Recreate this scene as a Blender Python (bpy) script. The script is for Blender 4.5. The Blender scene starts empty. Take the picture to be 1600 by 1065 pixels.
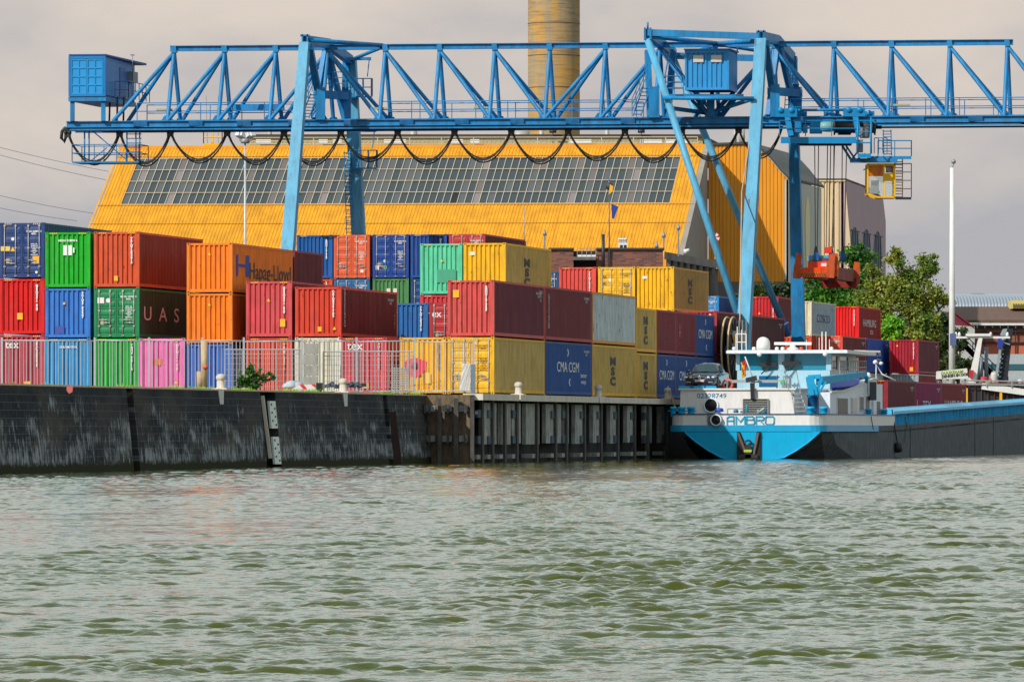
import bpy, math, random
import numpy as np
from mathutils import Vector, Matrix
random.seed(7)
# ---------------------------------------------------------------- camera
F = 8889.0; HY = 671.0; HC = 1.66          # focal length in photo pixels (200 mm), horizon row, eye height
TH = math.atan(1980.0/F); CT = math.cos(TH); ST = math.sin(TH)
scene = bpy.context.scene
cam = bpy.data.cameras.new('camera'); camo = bpy.data.objects.new('camera', cam)
scene.collection.objects.link(camo); scene.camera = camo
cam.lens = 200.0; cam.sensor_width = 36.0; cam.sensor_fit = 'HORIZONTAL'
cam.clip_start = 1.0; cam.clip_end = 9000.0
camo.location = (0, 0, HC); camo.rotation_euler = (math.radians(90), 0, 0)
cam.shift_y = (HY - 532.5)/1600.0
scene.render.resolution_x = 1024; scene.render.resolution_y = 681
scene.view_settings.view_transform = 'Standard'; scene.view_settings.look = 'None'
scene.view_settings.exposure = 0.15; scene.view_settings.gamma = 1.0
# ---------------------------------------------------------------- sun and sky
SUN_AZ = math.radians(32); SUN_EL = math.radians(35)
hx = -(ST*math.cos(SUN_AZ) + CT*math.sin(SUN_AZ)); hy = -(CT*math.cos(SUN_AZ) - ST*math.sin(SUN_AZ))
SD = Vector((hx*math.cos(SUN_EL), hy*math.cos(SUN_EL), math.sin(SUN_EL))).normalized()
sl = bpy.data.lights.new('sun', 'SUN'); sl.energy = 4.1; sl.angle = math.radians(0.5); sl.color = (1.0, 0.955, 0.88)
so = bpy.data.objects.new('sun', sl); scene.collection.objects.link(so)
so.rotation_euler = SD.to_track_quat('Z', 'Y').to_euler(); so.location = (-200, -100, 300)
world = bpy.data.worlds.new('World'); scene.world = world; world.use_nodes = True
def sky():
    nt = world.node_tree; N = nt.nodes; L = nt.links; N.clear()
    out = N.new('ShaderNodeOutputWorld'); bg = N.new('ShaderNodeBackground'); L.new(bg.outputs[0], out.inputs[0])
    st = N.new('ShaderNodeTexSky'); st.sky_type = 'NISHITA'; st.sun_disc = False
    st.sun_elevation = SUN_EL; st.sun_rotation = math.atan2(hx, hy)
    sc = N.new('ShaderNodeMix'); sc.data_type = 'RGBA'; sc.blend_type = 'MULTIPLY'; sc.inputs[0].default_value = 1
    L.new(st.outputs[0], sc.inputs[6]); sc.inputs[7].default_value = (.07, .07, .075, 1)
    tc = N.new('ShaderNodeTexCoord'); sx = N.new('ShaderNodeSeparateXYZ'); L.new(tc.outputs['Generated'], sx.inputs[0])
    mp = N.new('ShaderNodeMapping'); mp.inputs['Scale'].default_value = (1, 1, 2.2); L.new(tc.outputs['Generated'], mp.inputs[0])
    n1 = N.new('ShaderNodeTexNoise'); n1.inputs['Scale'].default_value = 17; n1.inputs['Detail'].default_value = 6; n1.inputs['Roughness'].default_value = .52
    L.new(mp.outputs[0], n1.inputs['Vector'])
    n2 = N.new('ShaderNodeTexNoise'); n2.inputs['Scale'].default_value = 3; n2.inputs['Detail'].default_value = 5
    L.new(mp.outputs[0], n2.inputs['Vector'])
    # low band blue-grey, above it warm grey, broken by cloud noise
    mr = N.new('ShaderNodeMapRange'); mr.inputs[1].default_value = .022; mr.inputs[2].default_value = .082; L.new(sx.outputs[2], mr.inputs[0])
    ad = N.new('ShaderNodeMath'); ad.operation = 'MULTIPLY_ADD'; L.new(n1.outputs[0], ad.inputs[0]); ad.inputs[1].default_value = 2.8; ad.inputs[2].default_value = -1.40
    ad2 = N.new('ShaderNodeMath'); ad2.operation = 'ADD'; ad2.use_clamp = True; L.new(mr.outputs[0], ad2.inputs[0]); L.new(ad.outputs[0], ad2.inputs[1])
    cc = N.new('ShaderNodeMix'); cc.data_type = 'RGBA'; L.new(ad2.outputs[0], cc.inputs[0])
    cc.inputs[6].default_value = (.40, .40, .425, 1); cc.inputs[7].default_value = (.645, .57, .505, 1)
    # cloud deck darkens overhead
    g = N.new('ShaderNodeMapRange'); g.interpolation_type = 'SMOOTHSTEP'
    g.inputs[1].default_value = .16; g.inputs[2].default_value = .5; g.inputs[3].default_value = 1; g.inputs[4].default_value = .8; L.new(sx.outputs[2], g.inputs[0])
    hz2 = N.new('ShaderNodeMapRange'); hz2.inputs[1].default_value = .078; hz2.inputs[2].default_value = .2; L.new(sx.outputs[2], hz2.inputs[0])
    ch = N.new('ShaderNodeMix'); ch.data_type = 'RGBA'; L.new(hz2.outputs[0], ch.inputs[0]); L.new(cc.outputs[2], ch.inputs[6])
    cv = N.new('ShaderNodeMix'); cv.data_type = 'RGBA'; L.new(n2.outputs[0], cv.inputs[0]); cv.inputs[6].default_value = (.50, .62, .64, 1); cv.inputs[7].default_value = (1.10, 1.20, 1.18, 1); L.new(cv.outputs[2], ch.inputs[7])
    cc = ch
    cg = N.new('ShaderNodeMix'); cg.data_type = 'RGBA'; cg.blend_type = 'MULTIPLY'; cg.inputs[0].default_value = 1
    L.new(cc.outputs[2], cg.inputs[6]); L.new(g.outputs[0], cg.inputs[7])
    # holes of blue higher up
    h = N.new('ShaderNodeMapRange'); h.inputs[1].default_value = .12; h.inputs[2].default_value = .6; h.inputs[3].default_value = 1; h.inputs[4].default_value = .7; L.new(sx.outputs[2], h.inputs[0])
    h2 = N.new('ShaderNodeMath'); h2.operation = 'MULTIPLY_ADD'; h2.use_clamp = True; L.new(n2.outputs[0], h2.inputs[0]); h2.inputs[1].default_value = .8; h2.inputs[2].default_value = .0
    h3 = N.new('ShaderNodeMath'); h3.operation = 'MAXIMUM'; h3.use_clamp = True; L.new(h.outputs[0], h3.inputs[0]); L.new(h2.outputs[0], h3.inputs[1])
    fm = N.new('ShaderNodeMix'); fm.data_type = 'RGBA'; L.new(h3.outputs[0], fm.inputs[0]); L.new(sc.outputs[2], fm.inputs[6]); L.new(cg.outputs[2], fm.inputs[7])
    L.new(fm.outputs[2], bg.inputs[0]); bg.inputs[1].default_value = 1.0
sky()
# ---------------------------------------------------------------- coordinates
# world: X right, Y away, z up, water at z = 0.  quay frame: E across the quay (to the right), U along it (away)
def P(x, y, Y): return Vector(((x-800.0)/F*Y, Y, HC+(HY-y)/F*Y))
def EU(e, u, z=0.0): return Vector((e*CT+u*ST, -e*ST+u*CT, z))
def toeu(v): return (v[0]*CT - v[1]*ST, v[0]*ST + v[1]*CT, v[2])
def onU(x, y, u):
    d = (x-800.0)/F; t = u/(d*ST+CT); return (t*(d*CT-ST), u, HC+(HY-y)/F*t)
def onE(x, y, e):
    d = (x-800.0)/F; t = e/(d*CT-ST); return (e, t*(d*ST+CT), HC+(HY-y)/F*t)
# ---------------------------------------------------------------- object helpers
C = scene.collection
ROOT = {}
def tag(o, label=None, cat=None, group=None, kind=None):
    if label: o['label'] = label
    if cat: o['category'] = cat
    if group: o['group'] = group
    if kind: o['kind'] = kind
    return o
def thing(name, label, cat, loc=(0, 0, 0), eu=False, group=None, rz=None):
    o = bpy.data.objects.new(name, None); C.objects.link(o); o.empty_display_size = .5
    a = -TH if eu else 0.0
    if rz is not None: a = rz
    o.location = loc; o.rotation_euler = (0, 0, a)
    ROOT[o.name] = Matrix.Translation(Vector(loc)) @ Matrix.Rotation(a, 4, 'Z')
    return tag(o, label, cat, group)
def rootm(p):
    while p is not None:
        if p.name in ROOT: return ROOT[p.name]
        p = p.parent
    return Matrix.Identity(4)
class MB:
    def __init__(s): s.v = []; s.f = []; s.m = []; s.mi = 0; s.sm = []; s.smooth = False
    def add(s, vs, fs):
        b = len(s.v); s.v += [tuple(p) for p in vs]
        for f in fs: s.f.append(tuple(i+b for i in f)); s.m.append(s.mi); s.sm.append(s.smooth)
    def hexa(s, a, b):   # a: 4 bottom pts ccw, b: 4 top pts
        s.add(list(a)+list(b), [(0,3,2,1),(4,5,6,7),(0,1,5,4),(1,2,6,5),(2,3,7,6),(3,0,4,7)])
    def box(s, x0, x1, y0, y1, z0, z1):
        s.hexa([(x0,y0,z0),(x1,y0,z0),(x1,y1,z0),(x0,y1,z0)], [(x0,y0,z1),(x1,y0,z1),(x1,y1,z1),(x0,y1,z1)])
    def quad(s, a, b, c, d): s.add([a,b,c,d], [(0,1,2,3)])
    def beam(s, p, q, w, h, up=(0,0,1), w2=None, h2=None):
        p = Vector(p); q = Vector(q); d = (q-p).normalized(); up = Vector(up)
        r = d.cross(up)
        if r.length < 1e-4: r = d.cross(Vector((1,0,0)))
        r.normalize(); t = r.cross(d).normalized()
        w2 = w if w2 is None else w2; h2 = h if h2 is None else h2
        A = [p+r*w/2*i+t*h/2*j for i, j in ((-1,-1),(1,-1),(1,1),(-1,1))]
        B = [q+r*w2/2*i+t*h2/2*j for i, j in ((-1,-1),(1,-1),(1,1),(-1,1))]
        s.add(A+B, [(0,1,2,3),(7,6,5,4),(0,4,5,1),(1,5,6,2),(2,6,7,3),(3,7,4,0)])
    def ibeam(s, p, q, w, h):
        p = Vector(p); q = Vector(q); z = Vector((0,0,1)); f = h*.12
        s.beam(p, q, w*.16, h-2*f)
        s.beam(p+z*(h/2-f/2), q+z*(h/2-f/2), w, f); s.beam(p-z*(h/2-f/2), q-z*(h/2-f/2), w, f)
    def tube(s, pts, r, n=8, r2=None, caps=True):
        pts = [Vector(p) for p in pts]; rings = []; N = len(pts); prev = None
        for i, p in enumerate(pts):
            d = (pts[min(i+1, N-1)]-pts[max(i-1, 0)]).normalized()
            a = prev if prev is not None else (Vector((0,0,1)) if abs(d.z) < .9 else Vector((1,0,0)))
            x = d.cross(a)
            if x.length < 1e-5: x = d.cross(Vector((0,1,0)))
            x.normalize(); y = x.cross(d).normalized(); prev = y
            rr = r if r2 is None else r+(r2-r)*i/max(1, N-1)
            rings.append([p+(x*math.cos(2*math.pi*k/n)+y*math.sin(2*math.pi*k/n))*rr for k in range(n)])
        vs = [v for R in rings for v in R]; fs = []
        for i in range(N-1):
            for k in range(n): fs.append((i*n+k, i*n+(k+1)%n, (i+1)*n+(k+1)%n, (i+1)*n+k))
        if caps: fs.append(tuple(range(n-1, -1, -1))); fs.append(tuple(range((N-1)*n, N*n)))
        o = s.smooth; s.smooth = n > 5; s.add(vs, fs); s.smooth = o
    def prism(s, pts, vec):  # closed polygon (list of 3D) extruded by vec
        pts = [Vector(p) for p in pts]; vec = Vector(vec); n = len(pts)
        s.add(pts+[p+vec for p in pts], [tuple(range(n)), tuple(range(2*n-1, n-1, -1))]+[(i, i+n, (i+1)%n+n, (i+1)%n) for i in range(n)])
    def lathe(s, c, prof, n=20, ax=(0,0,1), smooth=True):  # prof [(r, h)]
        c = Vector(c); ax = Vector(ax).normalized(); x = ax.orthogonal().normalized(); y = ax.cross(x)
        vs = []; fs = []
        for r, h in prof:
            for k in range(n):
                a = 2*math.pi*k/n; vs.append(c+ax*h+(x*math.cos(a)+y*math.sin(a))*max(r, 1e-4))
        for i in range(len(prof)-1):
            for k in range(n): fs.append((i*n+k, i*n+(k+1)%n, (i+1)*n+(k+1)%n, (i+1)*n+k))
        fs.append(tuple(range(n-1, -1, -1))); fs.append(tuple(range((len(prof)-1)*n, len(prof)*n)))
        o = s.smooth; s.smooth = smooth; s.add(vs, fs); s.smooth = o
    def mesh(s, name):
        me = bpy.data.meshes.new(name); me.from_pydata(s.v, [], s.f)
        return me
    def build(s, name, mats, parent=None, world=True, label=None):
        if not isinstance(mats, (list, tuple)): mats = [mats]
        vs = s.v
        if world and parent is not None:
            im = rootm(parent).inverted(); vs = [tuple(im @ Vector(v)) for v in s.v]
        me = bpy.data.meshes.new(name); me.from_pydata(vs, [], s.f)
        for m in mats: me.materials.append(m)
        me.polygons.foreach_set('material_index', s.m); me.polygons.foreach_set('use_smooth', s.sm)
        import bmesh
        bm = bmesh.new(); bm.from_mesh(me); bmesh.ops.recalc_face_normals(bm, faces=bm.faces); bm.to_mesh(me); bm.free()
        me.update()
        o = bpy.data.objects.new(name, me); C.objects.link(o); o.parent = parent
        if label: o['label'] = label
        return o
def eut(vs): return [tuple(EU(*v)) for v in vs]
# ---------------------------------------------------------------- materials
def lin(c):
    return tuple(((v/255.0)/12.92 if v <= 10 else (((v/255.0)+.055)/1.055)**2.4) for v in c)
_m = {}
def sat(c, s=1.12):
    g = .3*c[0]+.55*c[1]+.15*c[2]; return tuple(max(.002, g+(v-g)*s) for v in c)
def pbsdf(name):
    m = bpy.data.materials.new(name); m.use_nodes = True
    return m, m.node_tree.nodes, m.node_tree.links, m.node_tree.nodes['Principled BSDF']
def paint(col, k=.78, rough=.45, dirt=.25, rust=.0, metal=0.0, scale=1.0, name=None, spec=.28):
    """weathered paint: col is an sRGB 0-255 triple"""
    key = (tuple(col), k, rough, dirt, rust, metal, scale)
    if key in _m: return _m[key]
    m, N, L, B = pbsdf(name or 'paint')
    c = sat(tuple(v*k for v in lin(col)))
    tc = N.new('ShaderNodeTexCoord'); mp = N.new('ShaderNodeMapping'); L.new(tc.outputs['Object'], mp.inputs[0])
    oi = N.new('ShaderNodeObjectInfo'); mu = N.new('ShaderNodeMath'); mu.operation = 'MULTIPLY'; mu.inputs[1].default_value = 50
    L.new(oi.outputs['Random'], mu.inputs[0]); L.new(mu.outputs[0], mp.inputs['Location'])
    mp.inputs['Scale'].default_value = (3*scale, 3*scale, .7*scale)
    n = N.new('ShaderNodeTexNoise'); n.inputs['Scale'].default_value = 1.2; n.inputs['Detail'].default_value = 8; n.inputs['Roughness'].default_value = .65
    L.new(mp.outputs[0], n.inputs['Vector'])
    r = N.new('ShaderNodeMapRange'); r.inputs[1].default_value = .38; r.inputs[2].default_value = .62; L.new(n.outputs[0], r.inputs[0])
    mx = N.new('ShaderNodeMix'); mx.data_type = 'RGBA'; L.new(r.outputs[0], mx.inputs[0])
    mx.inputs[6].default_value = (*c, 1)
    g = sum(c)/3
    mx.inputs[7].default_value = (*[(v*(1-dirt*.25)+g*dirt*.10)*(1-dirt*.75) for v in c], 1)
    # chalky fading in broad patches and thin dark run-off streaks
    n3 = N.new('ShaderNodeTexNoise'); n3.inputs['Scale'].default_value = .55*scale; n3.inputs['Detail'].default_value = 6; n3.inputs['Roughness'].default_value = .6; L.new(mp.outputs[0], n3.inputs['Vector'])
    r3 = N.new('ShaderNodeMapRange'); r3.inputs[1].default_value = .48; r3.inputs[2].default_value = .70; r3.inputs[4].default_value = min(.5, dirt*.9); L.new(n3.outputs[0], r3.inputs[0])
    m3 = N.new('ShaderNodeMix'); m3.data_type = 'RGBA'; L.new(r3.outputs[0], m3.inputs[0]); L.new(mx.outputs[2], m3.inputs[6]); m3.inputs[7].default_value = (*[v*.72+.07 for v in c], 1)
    mp4 = N.new('ShaderNodeMapping'); mp4.inputs['Scale'].default_value = (9*scale, 9*scale, .45*scale); L.new(tc.outputs['Object'], mp4.inputs[0]); L.new(mu.outputs[0], mp4.inputs['Location'])
    n4 = N.new('ShaderNodeTexNoise'); n4.inputs['Scale'].default_value = 1; n4.inputs['Detail'].default_value = 5; n4.inputs['Roughness'].default_value = .7; L.new(mp4.outputs[0], n4.inputs['Vector'])
    r4 = N.new('ShaderNodeMapRange'); r4.inputs[1].default_value = .56; r4.inputs[2].default_value = .70; r4.inputs[4].default_value = min(.75, dirt*1.8); L.new(n4.outputs[0], r4.inputs[0])
    m4 = N.new('ShaderNodeMix'); m4.data_type = 'RGBA'; L.new(r4.outputs[0], m4.inputs[0]); L.new(m3.outputs[2], m4.inputs[6]); m4.inputs[7].default_value = (*[v*.42+.006 for v in c], 1)
    mx = m4; last = mx
    if rust > 0:
        n2 = N.new('ShaderNodeTexNoise'); n2.inputs['Scale'].default_value = 5*scale; n2.inputs['Detail'].default_value = 10; n2.inputs['Roughness'].default_value = .7
        mp2 = N.new('ShaderNodeMapping'); L.new(tc.outputs['Object'], mp2.inputs[0]); mp2.inputs['Scale'].default_value = (1, 1, .3); L.new(mu.outputs[0], mp2.inputs['Location'])
        L.new(mp2.outputs[0], n2.inputs['Vector'])
        r2 = N.new('ShaderNodeMapRange'); r2.inputs[1].default_value = .645-.09*rust; r2.inputs[2].default_value = .70-.06*rust; L.new(n2.outputs[0], r2.inputs[0])
        m2 = N.new('ShaderNodeMix'); m2.data_type = 'RGBA'; L.new(r2.outputs[0], m2.inputs[0]); L.new(mx.outputs[2], m2.inputs[6])
        m2.inputs[7].default_value = (.11, .04, .018, 1); last = m2
    L.new(last.outputs[2], B.inputs['Base Color']); B.inputs['Roughness'].default_value = rough; B.inputs['Metallic'].default_value = metal
    B.inputs['Specular IOR Level'].default_value = spec
    nb = N.new('ShaderNodeTexNoise'); nb.inputs['Scale'].default_value = 1.6; nb.inputs['Detail'].default_value = 4; L.new(tc.outputs['Object'], nb.inputs['Vector'])
    bu = N.new('ShaderNodeBump'); bu.inputs['Strength'].default_value = .6; bu.inputs['Distance'].default_value = .03; L.new(nb.outputs[0], bu.inputs['Height']); L.new(bu.outputs[0], B.inputs['Normal'])
    _m[key] = m; return m
def plain(name, col, rough=.6, metal=0, k=.78):
    key = ('plain', name, tuple(col), rough, metal)
    if key in _m: return _m[key]
    m, N, L, B = pbsdf(name)
    n = N.new('ShaderNodeTexNoise'); n.inputs['Scale'].default_value = 3; n.inputs['Detail'].default_value = 5
    tc = N.new('ShaderNodeTexCoord'); L.new(tc.outputs['Object'], n.inputs['Vector'])
    mx = N.new('ShaderNodeMix'); mx.data_type = 'RGBA'; L.new(n.outputs[0], mx.inputs[0])
    c = [v*k for v in lin(col)]
    mx.inputs[6].default_value = (*[v*1.12 for v in c], 1); mx.inputs[7].default_value = (*[v*.82 for v in c], 1)
    L.new(mx.outputs[2], B.inputs['Base Color']); B.inputs['Roughness'].default_value = rough; B.inputs['Metallic'].default_value = metal
    _m[key] = m; return m
def glass(name, col, rough=.05):
    key = ('glass', name)
    if key in _m: return _m[key]
    m, N, L, B = pbsdf(name); B.inputs['Base Color'].default_value = (*[v*.6 for v in lin(col)], 1)
    B.inputs['Roughness'].default_value = rough; B.inputs['Specular IOR Level'].default_value = .8; _m[key] = m; return m
WHITE = plain('white_marking', (235, 235, 232)); BLACK = plain('black_rubber', (22, 22, 24), .6); DARK = plain('dark_steel', (35, 36, 40), .5)
STEEL = plain('galvanised_steel', (172, 178, 182), .4, .3); YEL = plain('yellow_placard', (250, 185, 20)); INK = plain('dark_marking', (25, 28, 40))
def text(s, name, mat, parent, origin, right, up, size, world=True, sx=1.0, align='CENTER', bold=0.0, thick=.004, spacing=1.0, line=1.0):
    cu = bpy.data.curves.new(name, 'FONT'); cu.body = s; cu.size = size; cu.align_x = align; cu.align_y = 'CENTER'
    cu.offset = bold; cu.extrude = thick; cu.space_character = spacing; cu.space_line = line; cu.resolution_u = 3
    o = bpy.data.objects.new(name, cu); C.objects.link(o)
    dg = bpy.context.evaluated_depsgraph_get(); me = bpy.data.meshes.new_from_object(o.evaluated_get(dg))
    bpy.data.objects.remove(o); bpy.data.curves.remove(cu)
    R = Vector(right).normalized(); Uv = Vector(up).normalized(); Nn = R.cross(Uv)
    M = Matrix(((R.x*sx, Uv.x, Nn.x, 0), (R.y*sx, Uv.y, Nn.y, 0), (R.z*sx, Uv.z, Nn.z, 0), (0, 0, 0, 1)))
    M = Matrix.Translation(Vector(origin)) @ M
    if world and parent is not None: M = rootm(parent).inverted() @ M
    me.transform(M); me.materials.clear(); me.materials.append(mat); me.name = name
    ob = bpy.data.objects.new(name, me); C.objects.link(ob); ob.parent = parent; return ob
# ---------------------------------------------------------------- water
def make_water():
    m, N, L, B = pbsdf('harbour_water')
    B.inputs['Base Color'].default_value = (.046, .058, .002, 1); B.inputs['Roughness'].default_value = .055; B.inputs['IOR'].default_value = 1.33
    tc = N.new('ShaderNodeTexCoord'); mp = N.new('ShaderNodeMapping'); mp.inputs['Scale'].default_value = (1.0, .75, 1)
    L.new(tc.outputs['Object'], mp.inputs[0])
    n = N.new('ShaderNodeTexNoise'); n.inputs['Scale'].default_value = 8.0; n.inputs['Detail'].default_value = 3; n.inputs['Roughness'].default_value = .6; L.new(mp.outputs[0], n.inputs['Vector'])
    b = N.new('ShaderNodeBump'); b.inputs['Strength'].default_value = 1.0; b.inputs['Distance'].default_value = .014; L.new(n.outputs[0], b.inputs['Height'])
    L.new(b.outputs[0], B.inputs['Normal'])
    nr = 2500
    Y = 35*np.exp(np.linspace(0, math.log(460/35.), nr))
    Y = np.concatenate([[-300, -100, 0, 15, 30], Y, [500, 700, 1000, 2000, 5000]])
    a = np.concatenate([[-3, -1.5, -.8, -.4, -.25], np.linspace(-.17, .17, 430), [.25, .4, .8, 1.5, 3]])
    D = np.maximum(Y, 14)
    X = D[:, None]*a[None, :]; YY = np.repeat(Y[:, None], len(a), 1)
    rng = np.random.RandomState(3); Z = np.zeros_like(X)
    for i in range(130):
        lam = .09*(.70/.09)**(rng.rand()); k = 2*math.pi/lam
        th = math.radians(-75)+rng.randn()*.58       # travel direction mostly towards / away
        A = .0057*lam**.85*(.5+rng.rand()*.8)
        ph = rng.rand()*6.28
        fade = np.clip((lam/(D*.00105*1.6))-.7, 0, 1)[:, None]
        arg = k*(X*math.cos(th)+YY*math.sin(th))+ph
        Z += A*fade*(np.sin(arg)+.22*np.sin(2*arg+.6))
    g = np.zeros_like(X)
    for i in range(26):
        lam = 1.0*(7.0)**rng.rand(); th = rng.rand()*6.28; k = 2*math.pi/lam
        g += np.sin(k*(X*math.cos(th)*.55+YY*math.sin(th)*1.0)+rng.rand()*6.28)
    g /= math.sqrt(13.0); Z *= .82*np.exp(.42*g-.05)*(1+np.clip((D-60)/200., 0, 1)*.8)[:, None]; Z = .09*np.tanh(Z/.09)
    gust = .75+.35*np.sin(X*.11+YY*.05+1)*np.sin(YY*.07-X*.04)+.2*np.sin(X*.31+.5)*np.sin(YY*.021)
    Z *= np.clip(gust, .35, 1.3)
    Z = np.sign(Z)*np.abs(Z)*1.0
    edge = ((np.abs(a) < .18)[None, :])*((Y > 32) & (Y < 470))[:, None]
    Z = np.where(edge, Z, 0)
    V = np.stack([X, YY, Z], -1).reshape(-1, 3); nc = len(a); nrr = len(Y)
    idx = np.arange(nrr*nc).reshape(nrr, nc)
    Q = np.stack([idx[:-1, :-1], idx[:-1, 1:], idx[1:, 1:], idx[1:, :-1]], -1).reshape(-1, 4)
    me = bpy.data.meshes.new('water'); me.vertices.add(len(V)); me.vertices.foreach_set('co', V.ravel().astype(np.float32))
    me.loops.add(Q.size); me.loops.foreach_set('vertex_index', Q.ravel().astype(np.int32))
    me.polygons.add(len(Q)); me.polygons.foreach_set('loop_start', np.arange(0, Q.size, 4, dtype=np.int32))
    me.polygons.foreach_set('use_smooth', np.ones(len(Q), dtype=bool))
    me.update(); me.validate(); me.materials.append(m)
    o = bpy.data.objects.new('water', me); C.objects.link(o); tag(o, kind='structure')
make_water()
# ---------------------------------------------------------------- quay and ground
GZ = 3.40; YZ = 3.49           # quay edge, container yard level
EL, ER = -65.2, -62.6          # water faces of the old masonry wall and of the newer concrete wall
U1 = onE(745, 0, ER)[1]        # where the newer wall starts
def concrete(name, col, k=.8, scale=1.0, stain=.5):
    key = (name, tuple(col))
    if key in _m: return _m[key]
    m, N, L, B = pbsdf(name); c = [v*k for v in lin(col)]
    tc = N.new('ShaderNodeTexCoord'); mp = N.new('ShaderNodeMapping'); L.new(tc.outputs['Object'], mp.inputs[0]); mp.inputs['Scale'].default_value = (scale, scale, scale*.35)
    n = N.new('ShaderNodeTexNoise'); n.inputs['Scale'].default_value = 1.7; n.inputs['Detail'].default_value = 10; n.inputs['Roughness'].default_value = .7; L.new(mp.outputs[0], n.inputs['Vector'])
    r = N.new('ShaderNodeMapRange'); r.inputs[1].default_value = .35; r.inputs[2].default_value = .65; L.new(n.outputs[0], r.inputs[0])
    mx = N.new('ShaderNodeMix'); mx.data_type = 'RGBA'; L.new(r.outputs[0], mx.inputs[0]); mx.inputs[6].default_value = (*[v*(1-stain) for v in c], 1); mx.inputs[7].default_value = (*c, 1)
    L.new(mx.outputs[2], B.inputs['Base Color']); B.inputs['Roughness'].default_value = .85
    b = N.new('ShaderNodeBump'); b.inputs['Strength'].default_value = .4; b.inputs['Distance'].default_value = .03; L.new(n.outputs[0], b.inputs['Height']); L.new(b.outputs[0], B.inputs['Normal'])
    _m[key] = m; return m
def masonry(name, bricks=True, base=(.019, .022, .027), light=(.34, .37, .39), thr=.51, zc=.55, brick_w=1.0, row=.30):
    m, N, L, B = pbsdf(name)
    tc = N.new('ShaderNodeTexCoord'); sx = N.new('ShaderNodeSeparateXYZ'); L.new(tc.outputs['Object'], sx.inputs[0])
    cb = N.new('ShaderNodeCombineXYZ'); L.new(sx.outputs[1], cb.inputs[0]); L.new(sx.outputs[2], cb.inputs[1])
    bt = N.new('ShaderNodeTexBrick'); L.new(cb.outputs[0], bt.inputs['Vector']); bt.inputs['Scale'].default_value = 1
    bt.inputs['Brick Width'].default_value = brick_w; bt.inputs['Row Height'].default_value = row; bt.inputs['Mortar Size'].default_value = .016; bt.inputs['Mortar Smooth'].default_value = .6
    bt.inputs['Color1'].default_value = (*base, 1); bt.inputs['Color2'].default_value = (*[v*1.9 for v in base], 1); bt.inputs['Mortar'].default_value = (*[v*4.2 for v in base], 1); bt.inputs['Bias'].default_value = -.3
    def noise(sc, det, rough, scale):
        mp = N.new('ShaderNodeMapping'); L.new(cb.outputs[0], mp.inputs[0]); mp.inputs['Scale'].default_value = sc
        n = N.new('ShaderNodeTexNoise'); n.inputs['Scale'].default_value = scale; n.inputs['Detail'].default_value = det; n.inputs['Roughness'].default_value = rough; L.new(mp.outputs[0], n.inputs['Vector']); return n
    st = noise((3.4, .6, 1), 9, .72, 1.6)      # vertical lime streaks
    big = noise((.35, .9, 1), 5, .6, 1.0)
    hz = N.new('ShaderNodeMapRange'); hz.inputs[1].default_value = 3.1; hz.inputs[2].default_value = zc; hz.inputs[3].default_value = -.10; hz.inputs[4].default_value = .05; L.new(sx.outputs[2], hz.inputs[0])
    a1 = N.new('ShaderNodeMath'); a1.operation = 'ADD'; L.new(st.outputs[0], a1.inputs[0]); L.new(hz.outputs[0], a1.inputs[1])
    a2 = N.new('ShaderNodeMath'); a2.operation = 'MULTIPLY_ADD'; L.new(big.outputs[0], a2.inputs[0]); a2.inputs[1].default_value = .6; L.new(a1.outputs[0], a2.inputs[2])
    r = N.new('ShaderNodeMapRange'); r.inputs[1].default_value = thr+.30; r.inputs[2].default_value = thr+.43; r.inputs[4].default_value = .75; L.new(a2.outputs[0], r.inputs[0])
    mx = N.new('ShaderNodeMix'); mx.data_type = 'RGBA'; pt = noise((.12, .25, 1), 6, .6, 1.3); pr = N.new('ShaderNodeMapRange'); pr.inputs[1].default_value = .46; pr.inputs[2].default_value = .62; pr.inputs[4].default_value = .6; L.new(pt.outputs[0], pr.inputs[0])
    pm = N.new('ShaderNodeMix'); pm.data_type = 'RGBA'; L.new(pr.outputs[0], pm.inputs[0]); L.new(bt.outputs[0], pm.inputs[6]); pm.inputs[7].default_value = (.085, .078, .062, 1)
    L.new(r.outputs[0], mx.inputs[0]); L.new(pm.outputs[2], mx.inputs[6]); mx.inputs[7].default_value = (*light, 1)
    # weed line above the water
    mo = noise((1.5, 2.5, 1), 6, .7, 2)
    w = N.new('ShaderNodeMath'); w.operation = 'MULTIPLY_ADD'; L.new(mo.outputs[0], w.inputs[0]); w.inputs[1].default_value = .7; L.new(sx.outputs[2], w.inputs[2])
    wr = N.new('ShaderNodeMapRange'); wr.inputs[1].default_value = .80; wr.inputs[2].default_value = .62; L.new(w.outputs[0], wr.inputs[0])
    m2 = N.new('ShaderNodeMix'); m2.data_type = 'RGBA'; L.new(wr.outputs[0], m2.inputs[0]); L.new(mx.outputs[2], m2.inputs[6]); m2.inputs[7].default_value = (.022, .024, .008, 1)
    L.new(m2.outputs[2], B.inputs['Base Color']); B.inputs['Roughness'].default_value = .9; B.inputs['Specular IOR Level'].default_value = .15
    b = N.new('ShaderNodeBump'); b.inputs['Strength'].default_value = .7; b.inputs['Distance'].default_value = .04; L.new(st.outputs[0], b.inputs['Height']); L.new(b.outputs[0], B.inputs['Normal'])
    return m
M_wall = masonry('old_quay_masonry'); M_conc = concrete('streaked_concrete_panel', (178, 180, 174), .85, 2.6, .6)
M_stone = concrete('coping_stone', (205, 190, 165)); M_cap = concrete('white_cap_beam', (225, 215, 200), .85, 1, .25); M_timber = concrete('fender_timber', (95, 90, 88), .7, 2, .6)
M_ground = concrete('yard_pavement', (130, 125, 118), .7, .3, .4); M_brownc = concrete('rough_brown_concrete', (160, 136, 108), .52, 2.5, .65); M_blk = concrete('grey_block_concrete', (172, 170, 162), .8, 2, .35)
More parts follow.
